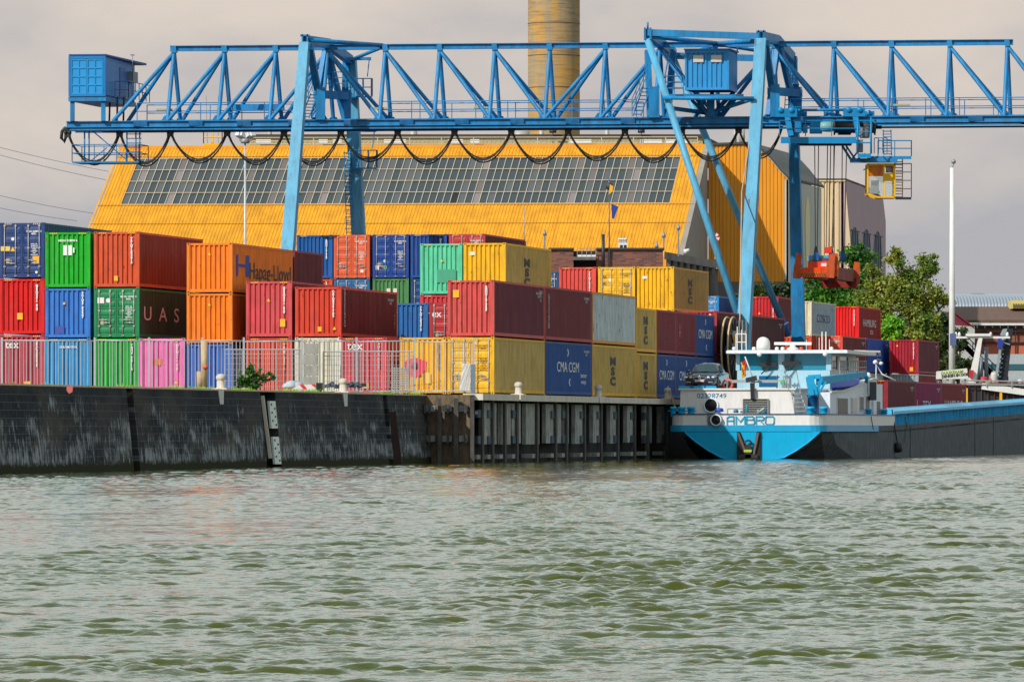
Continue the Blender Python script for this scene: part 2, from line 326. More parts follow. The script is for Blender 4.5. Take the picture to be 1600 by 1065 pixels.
M_qback = concrete('dark_quay_back', (40, 42, 46), .6, 1, .5)  # dark grey for the wall behind the panels
def sheet(name, pts, mat):
    b = MB(); b.add(pts, [tuple(range(len(pts)))]); o = b.build(name, mat); tag(o, kind='structure'); return o
sheet('quay_ground', eut([(-1400, 60, GZ-.02), (EL-.4, 60, GZ-.02), (EL-.4, U1+.5, GZ-.02), (ER-.3, U1+.5, GZ-.02), (ER-.3, 1200, GZ-.02), (-1400, 1200, GZ-.02)]), M_ground)
sheet('container_yard', eut([(-260, 284, YZ), (EL-.15, 284, YZ), (-64.9, 295, YZ), (-64.9, 700, YZ), (-260, 700, YZ)]), concrete('yard_asphalt', (110, 108, 105), .6, .3, .4))
M_grass = concrete('rough_grass', (95, 120, 45), .7, .5, .5)
sheet('far_ground', [(-3500, 1150, GZ-.05), (3500, 1150, GZ-.05), (3500, 5200, GZ-.05), (-3500, 5200, GZ-.05)], M_grass)

q = thing('quay_wall', 'long dark masonry quay wall with white lime streaks', 'quay wall', EU(EL, 250, 0), eu=True)
def wb(name, mat, boxes, parent=q, prism=None):
    b = MB()
    for e0, e1, u0, u1, z0, z1 in boxes: b.box(e0, e1, u0, u1, z0, z1)
    b.v = eut(b.v); return b.build(name, mat, parent)
bat = .10
def battered(b, e0, u0, u1, z0, z1, back=2.2):
    f = lambda z: e0+(3.35-z)*bat
    b.hexa([(e0-back, u0, z0), (f(z0), u0, z0), (f(z0), u1, z0), (e0-back, u1, z0)], [(e0-back, u0, z1), (f(z1), u0, z1), (f(z1), u1, z1), (e0-back, u1, z1)])
cuts = [(197, 207), (406, 429), (598, 604)]
us = [100.0]; 
for a, c in cuts: us += [onE(a, 0, EL)[1], onE(c, 0, EL)[1]]
us.append(U1)
b = MB()
for i in range(0, len(us)-1, 2): battered(b, EL-.0, us[i], us[i+1], -1.5, 3.33)
for i in range(1, len(us)-1, 2): battered(b, EL-.45, us[i]-.01, us[i+1]+.01, -1.5, 3.33, 1.7)
b.v = eut(b.v); b.build('masonry_face', M_wall, q)
wb('coping', concrete('pale_coping', (235, 205, 170), .85, 2, .35), [(EL-.9, EL+.04, 100, U1, 3.333, 3.40)])
for zt, zb_ in ((2.93, 1.72), (1.35, .14)):          # two pale perforated boards in the recess
    b = MB(); uc = onE(424, 0, EL)[1]; f = lambda z: EL+(3.35-z)*bat-.04
    b.hexa([(f(zb_)-.05, uc-.55, zb_), (f(zb_)+.05, uc-.55, zb_), (f(zb_)+.05, uc+.5, zb_), (f(zb_)-.05, uc+.5, zb_)], [(f(zt)-.05, uc-.55, zt), (f(zt)+.05, uc-.55, zt), (f(zt)+.05, uc+.5, zt), (f(zt)-.05, uc+.5, zt)])
    b.mi = 1
    for k in range(6):
        z = zb_+.15+k*.18; uu = uc+(-.28 if k % 2 else .24); b.prism([(f(z)+.052, uu-.1, z-.04), (f(z)+.052, uu+.1, z-.04), (f(z)+.052, uu+.1, z+.05), (f(z)+.052, uu-.1, z+.05)], (.012, 0, 0))
    b.v = eut(b.v); b.build('perforated_board', [plain('pale_board', (190, 198, 192), .7, 0, 1.3), BLACK], q)
b = MB(); uc = onE(408, 0, EL)[1]; b.beam(EU(EL+.06, uc, 3.15), EU(EL+.42, uc, .4), .1, .14); b.build('edge_strip', M_cap, q)
b = MB(); uc = onE(606, 0, EL)[1]; b.beam(EU(EL+.06, uc, 2.5), EU(EL+.38, uc, -.2), .1, .7, up=EU(1, 0, 0)-EU(0, 0, 0)); b.build('rubbing_plank', concrete('rusty_plank', (88, 66, 60), .6, 2, .4), q)
b = MB(); uc = onE(204, 0, EL)[1]; b.prism(eut([(EL-.3, uc-.35, 3.16), (EL+.25, uc-.35, 3.16), (EL-.3, uc-.35, 2.85)]), EU(0, .3, 0)-EU(0, 0, 0)); b.build('corner_stone', M_brownc, q)
# white drips below the two bollards
for x in (345, 539):
    uc = onE(x, 0, EL)[1]; b = MB(); b.hexa([(EL+.03, uc-.35, 2.75), (EL+.075, uc-.35, 2.75), (EL+.075, uc+.2, 2.75), (EL+.03, uc+.2, 2.75)], [(EL+.0, uc-.55, 3.37), (EL+.056, uc-.55, 3.37), (EL+.056, uc+.3, 3.37), (EL+.0, uc+.3, 3.37)])
    b.v = eut(b.v); b.build('paint_drip', plain('chipped_white_paint', (200, 200, 195), .8, 0, 1.0), q)
q2 = thing('quay_wall', 'concrete quay section with white cap beam and dark fender posts behind the barge', 'quay wall', EU(ER, 300, 0), eu=True)
wb('back_wall', M_qback, [(ER-6, ER-1.05, U1+.3, 520, -1.5, 3.05)], q2)
wb('end_wall', M_brownc, [(EL-1.0, ER-.32, U1-.1, U1+.3, -1.5, 3.38)], q2)
segs = [(751, 808), (810, 932), (934, 1043)]
for a, c in segs: wb('cap_beam', M_cap, [(ER-.9, ER+.12, onE(a, 0, ER)[1], onE(c, 0, ER)[1], 3.12, 3.44)], q2)
wb('cap_beam', M_cap, [(ER-.9, ER+.12, onE(1044, 0, ER)[1], 520, 3.12, 3.42)], q2)
for a, c in ((755, 774), (782, 796), (798, 812), (820, 841), (851, 875), (880, 887), (897, 914), (925, 940), (952, 966), (978, 991), (1006, 1017), (1030, 1042)):
    u0, u1_ = onE(a, 0, ER-.4)[1], onE(c, 0, ER-.4)[1]
    zb_ = .95+random.uniform(-.05, .05)
    wb('concrete_panel', M_conc, [(ER-.55, ER-.34, u0, u1_, zb_, 1.62), (ER-.55, ER-.345, u0+.02, u1_-.02, 1.62, 1.66), (ER-.55, ER-.34, u0, u1_, 1.66, 3.0)], q2)
posts = [762, 778, 797, 816, 847, 876, 893, 921, 947, 973, 999, 1020, 1048]
for x in posts:
    u0 = onE(x, 0, ER)[1]; wb('fender_post', M_timber, [(ER-.42, ER-.22, u0-.2, u0+.2, -1.2, 3.12)], q2)
    if x % 2 == 0 or x > 890:
        for z in (2.45, 1.15): wb('steel_bracket', paint((70, 95, 110), .7, .6, .4, .6), [(ER-.42, ER-.28, u0-.95, u0-.2, z-.2, z+.2)], q2)
    wb('lower_block', M_conc, [(ER-.9, ER-.3, u0-1.0, u0-.3, .2, .42)], q2)
for x0, x1 in ((684, 690), (709, 716), (735, 741)):    # free-standing fender posts at the step in the wall
    Y = EU(EL+1.2, U1-.1, 0)[1]-.45
    b = MB(); p = P(x0, 621, Y); q_ = P(x1, 621, Y); b.beam(P((x0+x1)/2, 622, Y), P((x0+x1)/2, 745, Y), q_.x-p.x, .3, up=(0, 1, 0)); b.build('fender_post', M_timber, q2)
for yy in (638, 685):
    Y = EU(EL+1.2, U1-.1, 0)[1]-.2
    for xa, xb in ((664, 680), (691, 706), (717, 731)):
        b = MB(); b.beam(P(xa, yy, Y), P(xb, yy, Y), .2, .3, up=(0, 0, 1)); b.build('fender_waler', concrete('pale_waler', (165, 175, 175), .8, 2, .4), q2)
    for x in (664, 671, 700, 727): 
        b = MB(); b.beam(P(x, yy-7, Y-.22), P(x, yy+7, Y-.22), .12, .12, up=(0, 1, 0)); b.build('waler_clamp', M_timber, q2)
def bollard(e, x, label):
    u = onE(x, 0, e)[1]; t = thing('mooring_bollard', label, 'bollard', EU(e, u, GZ if e < -64 else 3.44), eu=True, group='white mooring bollards on the quay edge')
    b = MB(); b.lathe((0, 0, 0), [(.24, 0), (.24, .04), (.18, .08), (.17, .34), (.155, .40), (.19, .42), (.215, .48), (.2, .57), (.14, .64), (.03, .67)], 20); b.build('bollard_body', concrete('chipped_white_bollard', (222, 212, 198), .8, 3, .35), t, world=False)
    b = MB(); b.box(-.34, .34, -.34, .34, 0, .045); b.build('base_plate', M_cap, t, world=False)
bollard(EL-.35, 345, 'white mooring bollard left of the green bush on the quay edge')
bollard(EL-.35, 536, 'white mooring bollard beside the red and white barrier board')
bollard(ER-.35, 810, 'white mooring bollard below the plain ochre side of the amber container')
bollard(ER-.35, 935, 'white mooring bollard where the deep blue container side meets the ochre one')
bollard(ER-.35, 1043, 'white mooring bollard holding the mooring rope of the barge')

# ---------------------------------------------------------------- containers
def _mesh(b, name):
    import bmesh
    me = bpy.data.meshes.new(name); me.from_pydata(b.v, [], b.f); me.materials.append(None)
    if max(b.m, default=0) > 0: me.materials.append(None)
    me.polygons.foreach_set('material_index', b.m); me.polygons.foreach_set('use_smooth', b.sm)
    bm = bmesh.new(); bm.from_mesh(me); bmesh.ops.recalc_face_normals(bm, faces=bm.faces); bm.to_mesh(me); bm.free(); return me
def corr(b, o, ax, up, n, W, H, pitch, dep, thick=.02):
    """corrugated sheet: origin o, width along ax, height along up, ribs pushed along -n"""
    o = Vector(o); ax = Vector(ax); up = Vector(up); n = Vector(n); pts = [(0, 0)]; t = .04
    f = pitch*.34; sl_ = pitch*.16
    while t+pitch < W:
        pts += [(t, 0), (t+sl_, -dep), (t+sl_+f, -dep), (t+2*sl_+f, 0)]; t += pitch
    pts.append((W, 0)); vs = []
    for (a, d) in pts: vs += [o+ax*a+n*d, o+ax*a+n*d+up*H]
    b.add(vs, [(2*i, 2*i+2, 2*i+3, 2*i+1) for i in range(len(pts)-1)])
W2 = 1.219; _cm = {}
def cmesh(kind, Lc, H):
    k = (kind, Lc, H)
    if k in _cm: return _cm[k]
    b = MB()
    if kind == 'frame':
        for x in (-W2, W2):
            s = -1 if x < 0 else 1
            for y0, y1 in ((0, .16), (Lc-.16, Lc)): b.box(min(x, x-s*.15), max(x, x-s*.15), y0, y1, 0.12, H-.12)
            b.box(min(x, x-s*.07), max(x, x-s*.07), .16, Lc-.16, H-.13, H-.02)
            b.box(min(x, x-s*.07), max(x, x-s*.07), .16, Lc-.16, .06, .22)
            for y0, y1 in ((-.006, .17), (Lc-.17, Lc+.006)):     # corner castings
                for z0, z1 in ((0, .118), (H-.118, H)): b.box(min(x+s*.006, x-s*.17), max(x+s*.006, x-s*.17), y0, y1, z0, z1)
        for y0, y1 in ((.02, .12), (Lc-.12, Lc-.02)):
            b.box(-W2+.15, W2-.15, y0, y1, H-.125, H-.02); b.box(-W2+.15, W2-.15, y0, y1, .05, .2)
        b.mi = 1
        for x in (-W2+.085, W2-.085):                      # dark eyes of the castings
            for z in (.06, H-.06): b.box(x-.04, x+.04, -.012, .0, z-.03, z+.03)
    elif kind == 'roof': b.box(-W2+.05, W2-.05, .1, Lc-.1, H-.07, H-.03)
    elif kind == 'side': corr(b, (W2-.012, .16, .2), (0, 1, 0), (0, 0, 1), (1, 0, 0), Lc-.32, H-.32, .278, .038)
    elif kind == 'sidel': corr(b, (-W2+.012, Lc-.16, .2), (0, -1, 0), (0, 0, 1), (-1, 0, 0), Lc-.32, H-.32, .278, .038)
    elif kind == 'end': corr(b, (-W2+.15, .03, .2), (1, 0, 0), (0, 0, 1), (0, -1, 0), 2*W2-.3, H-.32, .262, .085)
    elif kind == 'back': corr(b, (W2-.15, Lc-.03, .2), (-1, 0, 0), (0, 0, 1), (0, 1, 0), 2*W2-.3, H-.32, .262, .05)
    elif kind in ('doorl', 'doorr'):
        x0, x1 = (-W2+.16, -.012) if kind == 'doorl' else (.012, W2-.16)
        b.box(x0, x1, .05, .08, .2, H-.125)
        for x in (x0, x1-.07): b.box(x, x+.07, .02, .05, .2, H-.125)
        n = 5; h = (H-.325)/n
        for i in range(n+1):
            z = .2+i*h; b.box(x0+.07, x1-.07, .022, .05, max(z-.05, .2), min(z+.05, H-.125))
            if i < n:
                xa, xb = x0+.12, x1-.12; za, zb = z+.1, z+h-.1
                b.hexa([(xa-.03, .05, za-.03), (xb+.03, .05, za-.03), (xb+.03, .05, zb+.03), (xa-.03, .05, zb+.03)], [(xa, .018, za), (xb, .018, za), (xb, .018, zb-.12), (xa, .018, zb-.12)])
    elif kind == 'rod':
        b.tube([(0, -.02, .1), (0, -.02, H-.08)], .021, 6)
        for z in (.14, .62, H*.55, H-.16): b.box(-.05, .05, -.03, .02, z-.04, z+.04)
    elif kind == 'handle':
        b.beam((0, -.045, 0), (.42, -.045, -.02), .03, .035); b.box(.16, .26, -.06, -.01, -.05, .05)
    _cm[k] = _mesh(b, kind); return _cm[k]
def cpart(name, me, mats, parent, loc=(0, 0, 0), label=None):
    o = bpy.data.objects.new(name, me); C.objects.link(o); o.parent = parent; o.location = loc
    for i, m in enumerate(mats):
        o.material_slots[i].link = 'OBJECT'; o.material_slots[i].material = m
    if label: o['label'] = label
    return o
GALV = plain('rod_galvanised', (190, 185, 178), .4, .2)
HT = {'s': 2.591, 'h': 2.896}
CODES = ['TRLU 728401 5', 'GESU 431962 0', 'TCLU 260815 3', 'CAIU 845170 2', 'FCIU 390264 7', 'MEDU 518093 6', 'TGHU 902711 4', 'BMOU 127458 9']
_tx = {}
def shared_text(key, s, origin, right, up, size, **kw):
    """local-space lettering, mesh shared between containers"""
    if key not in _tx:
        o = text(s, 'lettering', None, None, origin, right, up, size, world=False, **kw); _tx[key] = o.data; bpy.data.objects.remove(o)
    return _tx[key]
nbox = [0]
def container(e, u, z, ht, L, end, col, label, group=None, side=None, plac=(), code='v', rust=.35, marks=None, codecol=None, endcol=None, dull=False):
    """e = right face, u = front face"""
    H = HT[ht]; c0 = EU(e-W2, u, z)
    t = thing('shipping_container', label, 'container', c0, eu=True, group=group)
    kr = .55 if not dull else .7
    m = paint(endcol or col, .80, kr, .3, rust); sc_ = side or col; ks = .47 if sc_[0] > 1.9*sc_[1] and sc_[0] > 1.2*sc_[2] and sc_[0] < 212 else (.82 if sc_[0] > 1.9*sc_[1] else .92); ms = paint(sc_, ks, kr, .35, rust*.9); md = DARK  # reddish sides: end paint darkened, shade put into the colour
    cpart('frame', cmesh('frame', L, H), [m, BLACK], t); cpart('roof_panel', cmesh('roof', L, H), [ms], t)
    cpart('side_panel', cmesh('side', L, H), [ms], t); cpart('side_panel', cmesh('sidel', L, H), [ms], t); cpart('end_panel', cmesh('back', L, H), [m], t)
    mk = codecol or WHITE; i = nbox[0]; nbox[0] += 1
    if end == 'c':
        cpart('end_panel', cmesh('end', L, H), [m], t)
        if code:
            s = CODES[i % 8]
            k = ('v', i % 8, H) if code == 'v' else ('hz', i % 8, H)
            if code == 'v': me = shared_text(k, '\n'.join(s.replace(' ', '')), (.80, -.0, H*.66), (1, 0, 0), (0, 0, 1), .155, line=.80, bold=.012)
            else: me = shared_text(k, s, (0, .0, H-.45), (1, 0, 0), (0, 0, 1), .15, bold=.006)
            lm = me if me.materials else me
            if not me.materials: me.materials.append(None)
            cpart('lettering', me, [mk], t, (0, .022, 0))
    else:
        for kd, xs in (('doorl', (-.98, -.36)), ('doorr', (.36, .98))):
            d = cpart('door', cmesh(kd, L, H), [m], t)
            for xx in xs:
                cpart('lock_rod', cmesh('rod', L, H), [GALV], d, (xx*.96, 0, 0))
            cpart('handle', cmesh('handle', L, H), [GALV], d, (xs[0]*.96, 0, .95)); cpart('handle', cmesh('handle', L, H), [GALV], d, (xs[1]*.96-.42, 0, .80))
        s = CODES[i % 8]
        me = shared_text(('d', i % 8, H), s+'\n45G1', (.62, .0, H-.52), (1, 0, 0), (0, 0, 1), .125, bold=.005)
        if not me.materials: me.materials.append(None)
        cpart('lettering', me, [mk], t, (.02, .012, 0))
        me = shared_text(('dw', H), 'MAX. GR.\n32.500 KG\n71.650 LB\nTARE\n3.890 KG\nNET\n28.610 KG', (.62, .0, H*.52), (1, 0, 0), (0, 0, 1), .085, bold=.003, line=1.1)
        if not me.materials: me.materials.append(None)
        cpart('lettering', me, [mk], t, (.04, .012, 0))
        b = MB(); b.box(-.86, -.66, .0, .01, H*.27, H*.27+.24); b.build('data_plate', plain('data_plate', (190, 175, 150)), t, world=False)
    for (px, pz, w, h, cc) in plac:
        b = MB(); y = .022 if end == 'c' else .004
        if h == 'tri': b.prism([(px-w/2, y, pz), (px+w/2, y, pz), (px, y, pz+w*.9)], (0, -.008, 0))
        elif h == 'disc': b.prism([(px+w/2*math.cos(a*.5236), y, pz+w/2*math.sin(a*.5236)) for a in range(12)], (0, -.008, 0))
        else: b.box(px-w/2, px+w/2, y-.008, y, pz-h/2, pz+h/2)
        b.build('placard', plain('placard_%d_%d_%d' % cc, cc), t, world=False)
    if ht == 'h' and rust < .6:                          # black and yellow height stripes on the top corners
        b = MB()
        for sx_ in (-1, 1):
            for k in range(4): 
                x = sx_*(.62+.1*k); b.prism([(x-.03, .018, H-.105), (x+.02, .018, H-.105), (x+.06, .018, H-.035), (x+.01, .018, H-.035)], (0, -.006, 0))
        b.build('height_stripe', YEL, t, world=False)
    if L > 8 and sc_[0] < 195:
        i8 = nbox[0] % 8; me = shared_text(('sd', i8, H), CODES[i8]+'\n45G1', (W2+.004, L-1.5, H-.55), (0, 1, 0), (0, 0, 1), .17, sx=1.3, bold=.008)
        if not me.materials: me.materials.append(None)
        cpart('lettering', me, [plain('worn_white', (185, 180, 178), .7)], t)
    for mkd in (marks or []):                            # side lettering: (string, y along, z, size, colour, sx, orient)
        s, y, zz, size, cc, sx_, orient = mkd
        mm = plain('letter_%d_%d_%d' % cc, cc, .6)
        if orient == 'b': text(s, 'lettering', mm, t, (W2+.004, y, zz), (0, 1, 0), (0, 0, 1), size, False, sx_, bold=size*.05, line=.9)
        elif orient == 's': text(s, 'lettering', mm, t, (W2+.004, y, zz), (0, 1, 0), (0, 0, 1), size, False, sx_, bold=0)
        elif orient == 'sv': text('\n'.join(s), 'lettering', mm, t, (W2+.004, y, zz), (0, 1, 0), (0, 0, 1), size, False, sx_, bold=size*.01, line=.78)
        elif orient == 'e': text(s, 'lettering', mm, t, (y, .012, zz), (1, 0, 0), (0, 0, 1), size, False, sx_, bold=size*.008)
    return t
PLACED = []
def stack(xr, ytop, L, items, tag_='', u=None, dz=0.0):
    tot = sum(HT[i[0]] for i in items)+.015*(len(items)-1); s = (HY-ytop)/(YZ-HC+tot); Z = F/s
    X = (xr-800)/F*Z; e, u0, _ = toeu((X, Z, 0)); z = YZ+dz
    if u is None: u = u0
    else: e = onU(xr, 0, u)[0]
    PLACED.append((tag_ or str(xr), e, u, L))
    for it in items:
        if len(it) > 1: container(e, u, z, it[0], it[5] if len(it) > 5 and it[5] else L, it[1], it[2], it[3], **(it[4] if len(it) > 4 else {}))
        z += HT[it[0]]+.015
    return e, u
RED = (215, 22, 30); NAVY = (38, 66, 122); LBL = (62, 150, 205); BLU = (66, 125, 205); GRN = (10, 178, 55); DGR = (30, 135, 85); BRN = (212, 92, 60)
ORA = (250, 140, 8); PNK = (242, 125, 188); ROSE = (215, 88, 92); REDO = (216, 84, 62); CRM = (228, 222, 202); YEW = (250, 190, 12); MSC = (252, 196, 22); CMA = (20, 74, 140); GRY = (172, 184, 190); MINT = (112, 214, 172); MAR = (168, 48, 62)
Y1 = ((-.15, .85, .26, .26, (250, 180, 20)),); TRI = ((.0, .0, .2, 'tri', (250, 190, 20)),)
def tri(x, z, w=.16): return (x, z, w, 'tri', (250, 195, 20))
def sq(x, z, w=.24, h=.26, c=(250, 180, 20)): return (x, z, w, h, c)
G_END = 'containers stacked with one end to the water'
def D(**k): k.setdefault('group', G_END); return k
TEX = ('tex', .0, 2.25, .62, (240, 238, 232), 1.0, 'e')
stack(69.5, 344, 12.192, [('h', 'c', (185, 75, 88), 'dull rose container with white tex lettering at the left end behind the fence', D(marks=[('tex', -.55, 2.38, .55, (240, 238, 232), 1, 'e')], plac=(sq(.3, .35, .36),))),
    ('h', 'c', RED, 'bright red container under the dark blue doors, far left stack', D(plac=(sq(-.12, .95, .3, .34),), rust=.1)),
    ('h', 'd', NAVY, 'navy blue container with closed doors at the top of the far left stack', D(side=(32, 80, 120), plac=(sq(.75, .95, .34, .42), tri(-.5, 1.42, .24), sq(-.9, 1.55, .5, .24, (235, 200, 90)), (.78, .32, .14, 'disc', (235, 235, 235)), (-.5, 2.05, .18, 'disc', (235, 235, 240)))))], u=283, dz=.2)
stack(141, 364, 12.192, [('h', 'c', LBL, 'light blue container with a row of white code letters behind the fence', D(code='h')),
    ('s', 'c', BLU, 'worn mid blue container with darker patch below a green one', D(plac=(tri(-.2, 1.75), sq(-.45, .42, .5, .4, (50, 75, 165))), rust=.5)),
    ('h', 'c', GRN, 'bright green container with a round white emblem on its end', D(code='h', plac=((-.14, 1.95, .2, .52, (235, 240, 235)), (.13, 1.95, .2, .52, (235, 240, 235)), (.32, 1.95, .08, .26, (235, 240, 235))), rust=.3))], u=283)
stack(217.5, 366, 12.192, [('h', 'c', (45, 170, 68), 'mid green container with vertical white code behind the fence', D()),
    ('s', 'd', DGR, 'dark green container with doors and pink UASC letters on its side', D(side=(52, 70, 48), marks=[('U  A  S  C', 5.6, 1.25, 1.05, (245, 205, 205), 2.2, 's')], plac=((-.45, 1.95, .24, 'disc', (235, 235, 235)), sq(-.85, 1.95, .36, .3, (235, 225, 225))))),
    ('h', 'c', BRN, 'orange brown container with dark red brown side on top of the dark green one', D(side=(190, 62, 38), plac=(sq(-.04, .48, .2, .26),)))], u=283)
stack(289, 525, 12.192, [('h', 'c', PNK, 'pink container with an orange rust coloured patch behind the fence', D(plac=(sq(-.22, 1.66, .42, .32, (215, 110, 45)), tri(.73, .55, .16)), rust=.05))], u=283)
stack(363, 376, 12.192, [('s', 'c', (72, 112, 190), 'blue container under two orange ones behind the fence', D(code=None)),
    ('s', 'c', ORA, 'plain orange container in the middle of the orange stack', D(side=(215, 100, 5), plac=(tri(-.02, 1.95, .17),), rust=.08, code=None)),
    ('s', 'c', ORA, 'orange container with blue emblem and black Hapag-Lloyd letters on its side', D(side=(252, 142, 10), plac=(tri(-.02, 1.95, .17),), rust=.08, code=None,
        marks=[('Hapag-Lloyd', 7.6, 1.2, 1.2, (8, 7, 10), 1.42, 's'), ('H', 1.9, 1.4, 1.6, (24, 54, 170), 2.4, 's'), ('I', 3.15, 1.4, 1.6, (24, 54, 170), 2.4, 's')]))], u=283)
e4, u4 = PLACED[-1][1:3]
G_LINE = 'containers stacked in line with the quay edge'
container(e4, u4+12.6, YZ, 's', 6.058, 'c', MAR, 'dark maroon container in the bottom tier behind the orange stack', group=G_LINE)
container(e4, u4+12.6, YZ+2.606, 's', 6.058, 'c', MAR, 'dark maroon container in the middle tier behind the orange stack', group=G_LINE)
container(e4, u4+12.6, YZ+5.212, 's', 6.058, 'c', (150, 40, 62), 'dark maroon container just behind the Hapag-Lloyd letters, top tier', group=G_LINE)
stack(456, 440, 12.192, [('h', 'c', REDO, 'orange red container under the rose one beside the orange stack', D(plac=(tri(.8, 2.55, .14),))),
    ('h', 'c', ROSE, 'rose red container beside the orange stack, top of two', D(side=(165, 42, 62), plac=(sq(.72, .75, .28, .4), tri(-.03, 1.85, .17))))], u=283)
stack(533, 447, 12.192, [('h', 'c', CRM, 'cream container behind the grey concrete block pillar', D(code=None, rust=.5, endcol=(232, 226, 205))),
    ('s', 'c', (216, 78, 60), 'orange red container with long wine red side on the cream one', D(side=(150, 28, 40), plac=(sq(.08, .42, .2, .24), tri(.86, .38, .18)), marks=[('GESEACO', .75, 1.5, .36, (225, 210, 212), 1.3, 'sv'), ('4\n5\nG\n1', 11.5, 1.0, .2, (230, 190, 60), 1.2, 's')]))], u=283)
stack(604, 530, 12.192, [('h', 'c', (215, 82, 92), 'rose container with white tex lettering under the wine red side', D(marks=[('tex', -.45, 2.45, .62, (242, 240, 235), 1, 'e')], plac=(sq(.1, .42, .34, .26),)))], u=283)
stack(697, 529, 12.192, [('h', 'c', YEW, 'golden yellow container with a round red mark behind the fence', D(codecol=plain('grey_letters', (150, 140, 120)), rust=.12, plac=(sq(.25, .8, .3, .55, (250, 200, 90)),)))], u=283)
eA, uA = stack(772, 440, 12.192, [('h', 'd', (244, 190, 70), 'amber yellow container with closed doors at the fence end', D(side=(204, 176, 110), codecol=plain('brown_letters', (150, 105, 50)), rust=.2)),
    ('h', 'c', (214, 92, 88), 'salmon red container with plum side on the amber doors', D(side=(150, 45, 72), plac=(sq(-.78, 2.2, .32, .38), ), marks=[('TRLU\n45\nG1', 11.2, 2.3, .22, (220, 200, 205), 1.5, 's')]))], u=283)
def line(u, e, L, items):
    z = YZ; PLACED.append(('line', e, u, L))
    for ht, end, col, label, kw in items:
        container(e, u, z, ht, L, end, col, label, **kw); z += HT[ht]+.015
    return u+L+.12
DMSC = dict(side=(202, 172, 100), rust=.3); KL = (28, 28, 42)  # side yellow dulled, its shade is mixed into the colour
def mscm(L, z0=1.45): return [('M\nS\nC', L*.47, z0-.02, .62, (14, 14, 24), 3.4 if L > 8 else 2.6, 'b')]
CM = (232, 238, 242)
u = uA+12.35
u = line(u, eA, 12.192, [('h', 'c', CMA, 'deep blue container with white CMA CGM letters on its side', dict(group=G_LINE, side=(16, 80, 150), rust=.1, marks=[('CMA CGM', 5.8, 1.52, .78, CM, 1.6, 's'), ('better\nways', 9.9, .95, .34, CM, 1.9, 's'), ('❯', 5.8, 2.3, .45, CM, 2.2, 's'), ('❮', 6.2, .7, .45, CM, 2.2, 's')])),
    ('h', 'c', (190, 60, 60), 'reddish maroon container with vertical white letters above the deep blue one', dict(group=G_LINE, side=(160, 52, 66), marks=[('GESEACO', .9, 1.55, .34, (225, 212, 214), 1.3, 'sv')]))])
u = line(u, eA, 12.192, [('h', 'c', MSC, 'ochre yellow container with stacked black letters below the grey one', dict(group=G_LINE, marks=mscm(12), **DMSC)),
    ('h', 'c', (240, 165, 40), 'pale grey container with rust stains in the quay side row', dict(group=G_LINE, side=(206, 216, 218), rust=.75, endcol=(240, 165, 40)))])
u = line(u, eA, 6.058, [('s', 'c', MSC, 'short yellow container with stacked black letters, lower of two beside the grey one', dict(group=G_LINE, marks=mscm(6, 1.3), **DMSC)),
    ('s', 'c', MSC, 'short yellow container with stacked black letters, upper of two beside the grey one', dict(group=G_LINE, marks=mscm(6, 1.3), **DMSC))])
for k, (cb, ct, l1, l2, mt) in enumerate([(CMA, (150, 40, 50), 'short deep blue container next to the lower short yellow one', 'short maroon container next to the upper short yellow one', False), (CMA, (140, 38, 56), 'short deep blue container half hidden by the car on the barge', 'short maroon container with white letters left of the upper deep blue one', False), (CMA, CMA, 'short deep blue container behind the roof of the car on the barge', 'short deep blue container with white letters, upper tier beside the cable reel', True)]):
    cmk = [('CMA CGM', 3.0, 1.35, .78, CM, 1.25, 's'), ('❯', 3.0, 2.1, .4, CM, 2, 's'), ('❮', 3.3, .55, .4, CM, 2, 's')]
    u = line(u, eA, 6.058, [('s', 'c', cb, l1, dict(group=G_LINE, side=(16, 76, 142), rust=.1, marks=cmk)),
        ('s', 'c', ct, l2, dict(group=G_LINE, side=(16, 76, 142) if mt else (165, 50, 68), rust=.3, marks=cmk if mt else ([('ITAL', .9, 1.45, .24, (225, 212, 214), 1.4, 'sv')] if k == 1 else [])))])
u += .6
for k, (a, b_) in enumerate([('maroon container in the lower tier behind the cable reel', 'maroon container in the upper tier behind the cable reel'), ('plum brown container in the lower tier behind the white radar dome', 'plum brown container with bare side behind the white radar dome')]):
    u = line(u, eA, 12.192, [('h', 'c', (150, 40, 52), a, dict(group=G_LINE, side=(150, 56, 70))), ('s', 'c', (190, 60, 60), b_, dict(group=G_LINE, side=(128, 54, 60)))])
# second row: short stacks right behind
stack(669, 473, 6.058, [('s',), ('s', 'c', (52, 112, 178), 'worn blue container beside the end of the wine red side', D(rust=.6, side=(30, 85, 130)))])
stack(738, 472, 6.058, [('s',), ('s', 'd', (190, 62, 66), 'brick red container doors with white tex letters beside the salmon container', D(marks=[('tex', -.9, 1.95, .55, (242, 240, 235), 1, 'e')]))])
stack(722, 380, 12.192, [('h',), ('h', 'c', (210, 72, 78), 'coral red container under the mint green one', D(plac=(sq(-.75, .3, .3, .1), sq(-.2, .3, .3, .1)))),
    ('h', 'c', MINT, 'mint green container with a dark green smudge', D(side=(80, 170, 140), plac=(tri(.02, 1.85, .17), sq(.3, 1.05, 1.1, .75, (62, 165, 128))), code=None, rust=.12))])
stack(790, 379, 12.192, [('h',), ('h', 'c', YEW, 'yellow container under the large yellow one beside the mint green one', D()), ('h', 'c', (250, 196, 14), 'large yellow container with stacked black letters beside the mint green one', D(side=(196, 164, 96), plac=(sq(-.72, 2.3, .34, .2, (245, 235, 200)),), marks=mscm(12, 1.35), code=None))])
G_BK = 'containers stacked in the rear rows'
def DB(**k): k['group'] = G_BK; return k
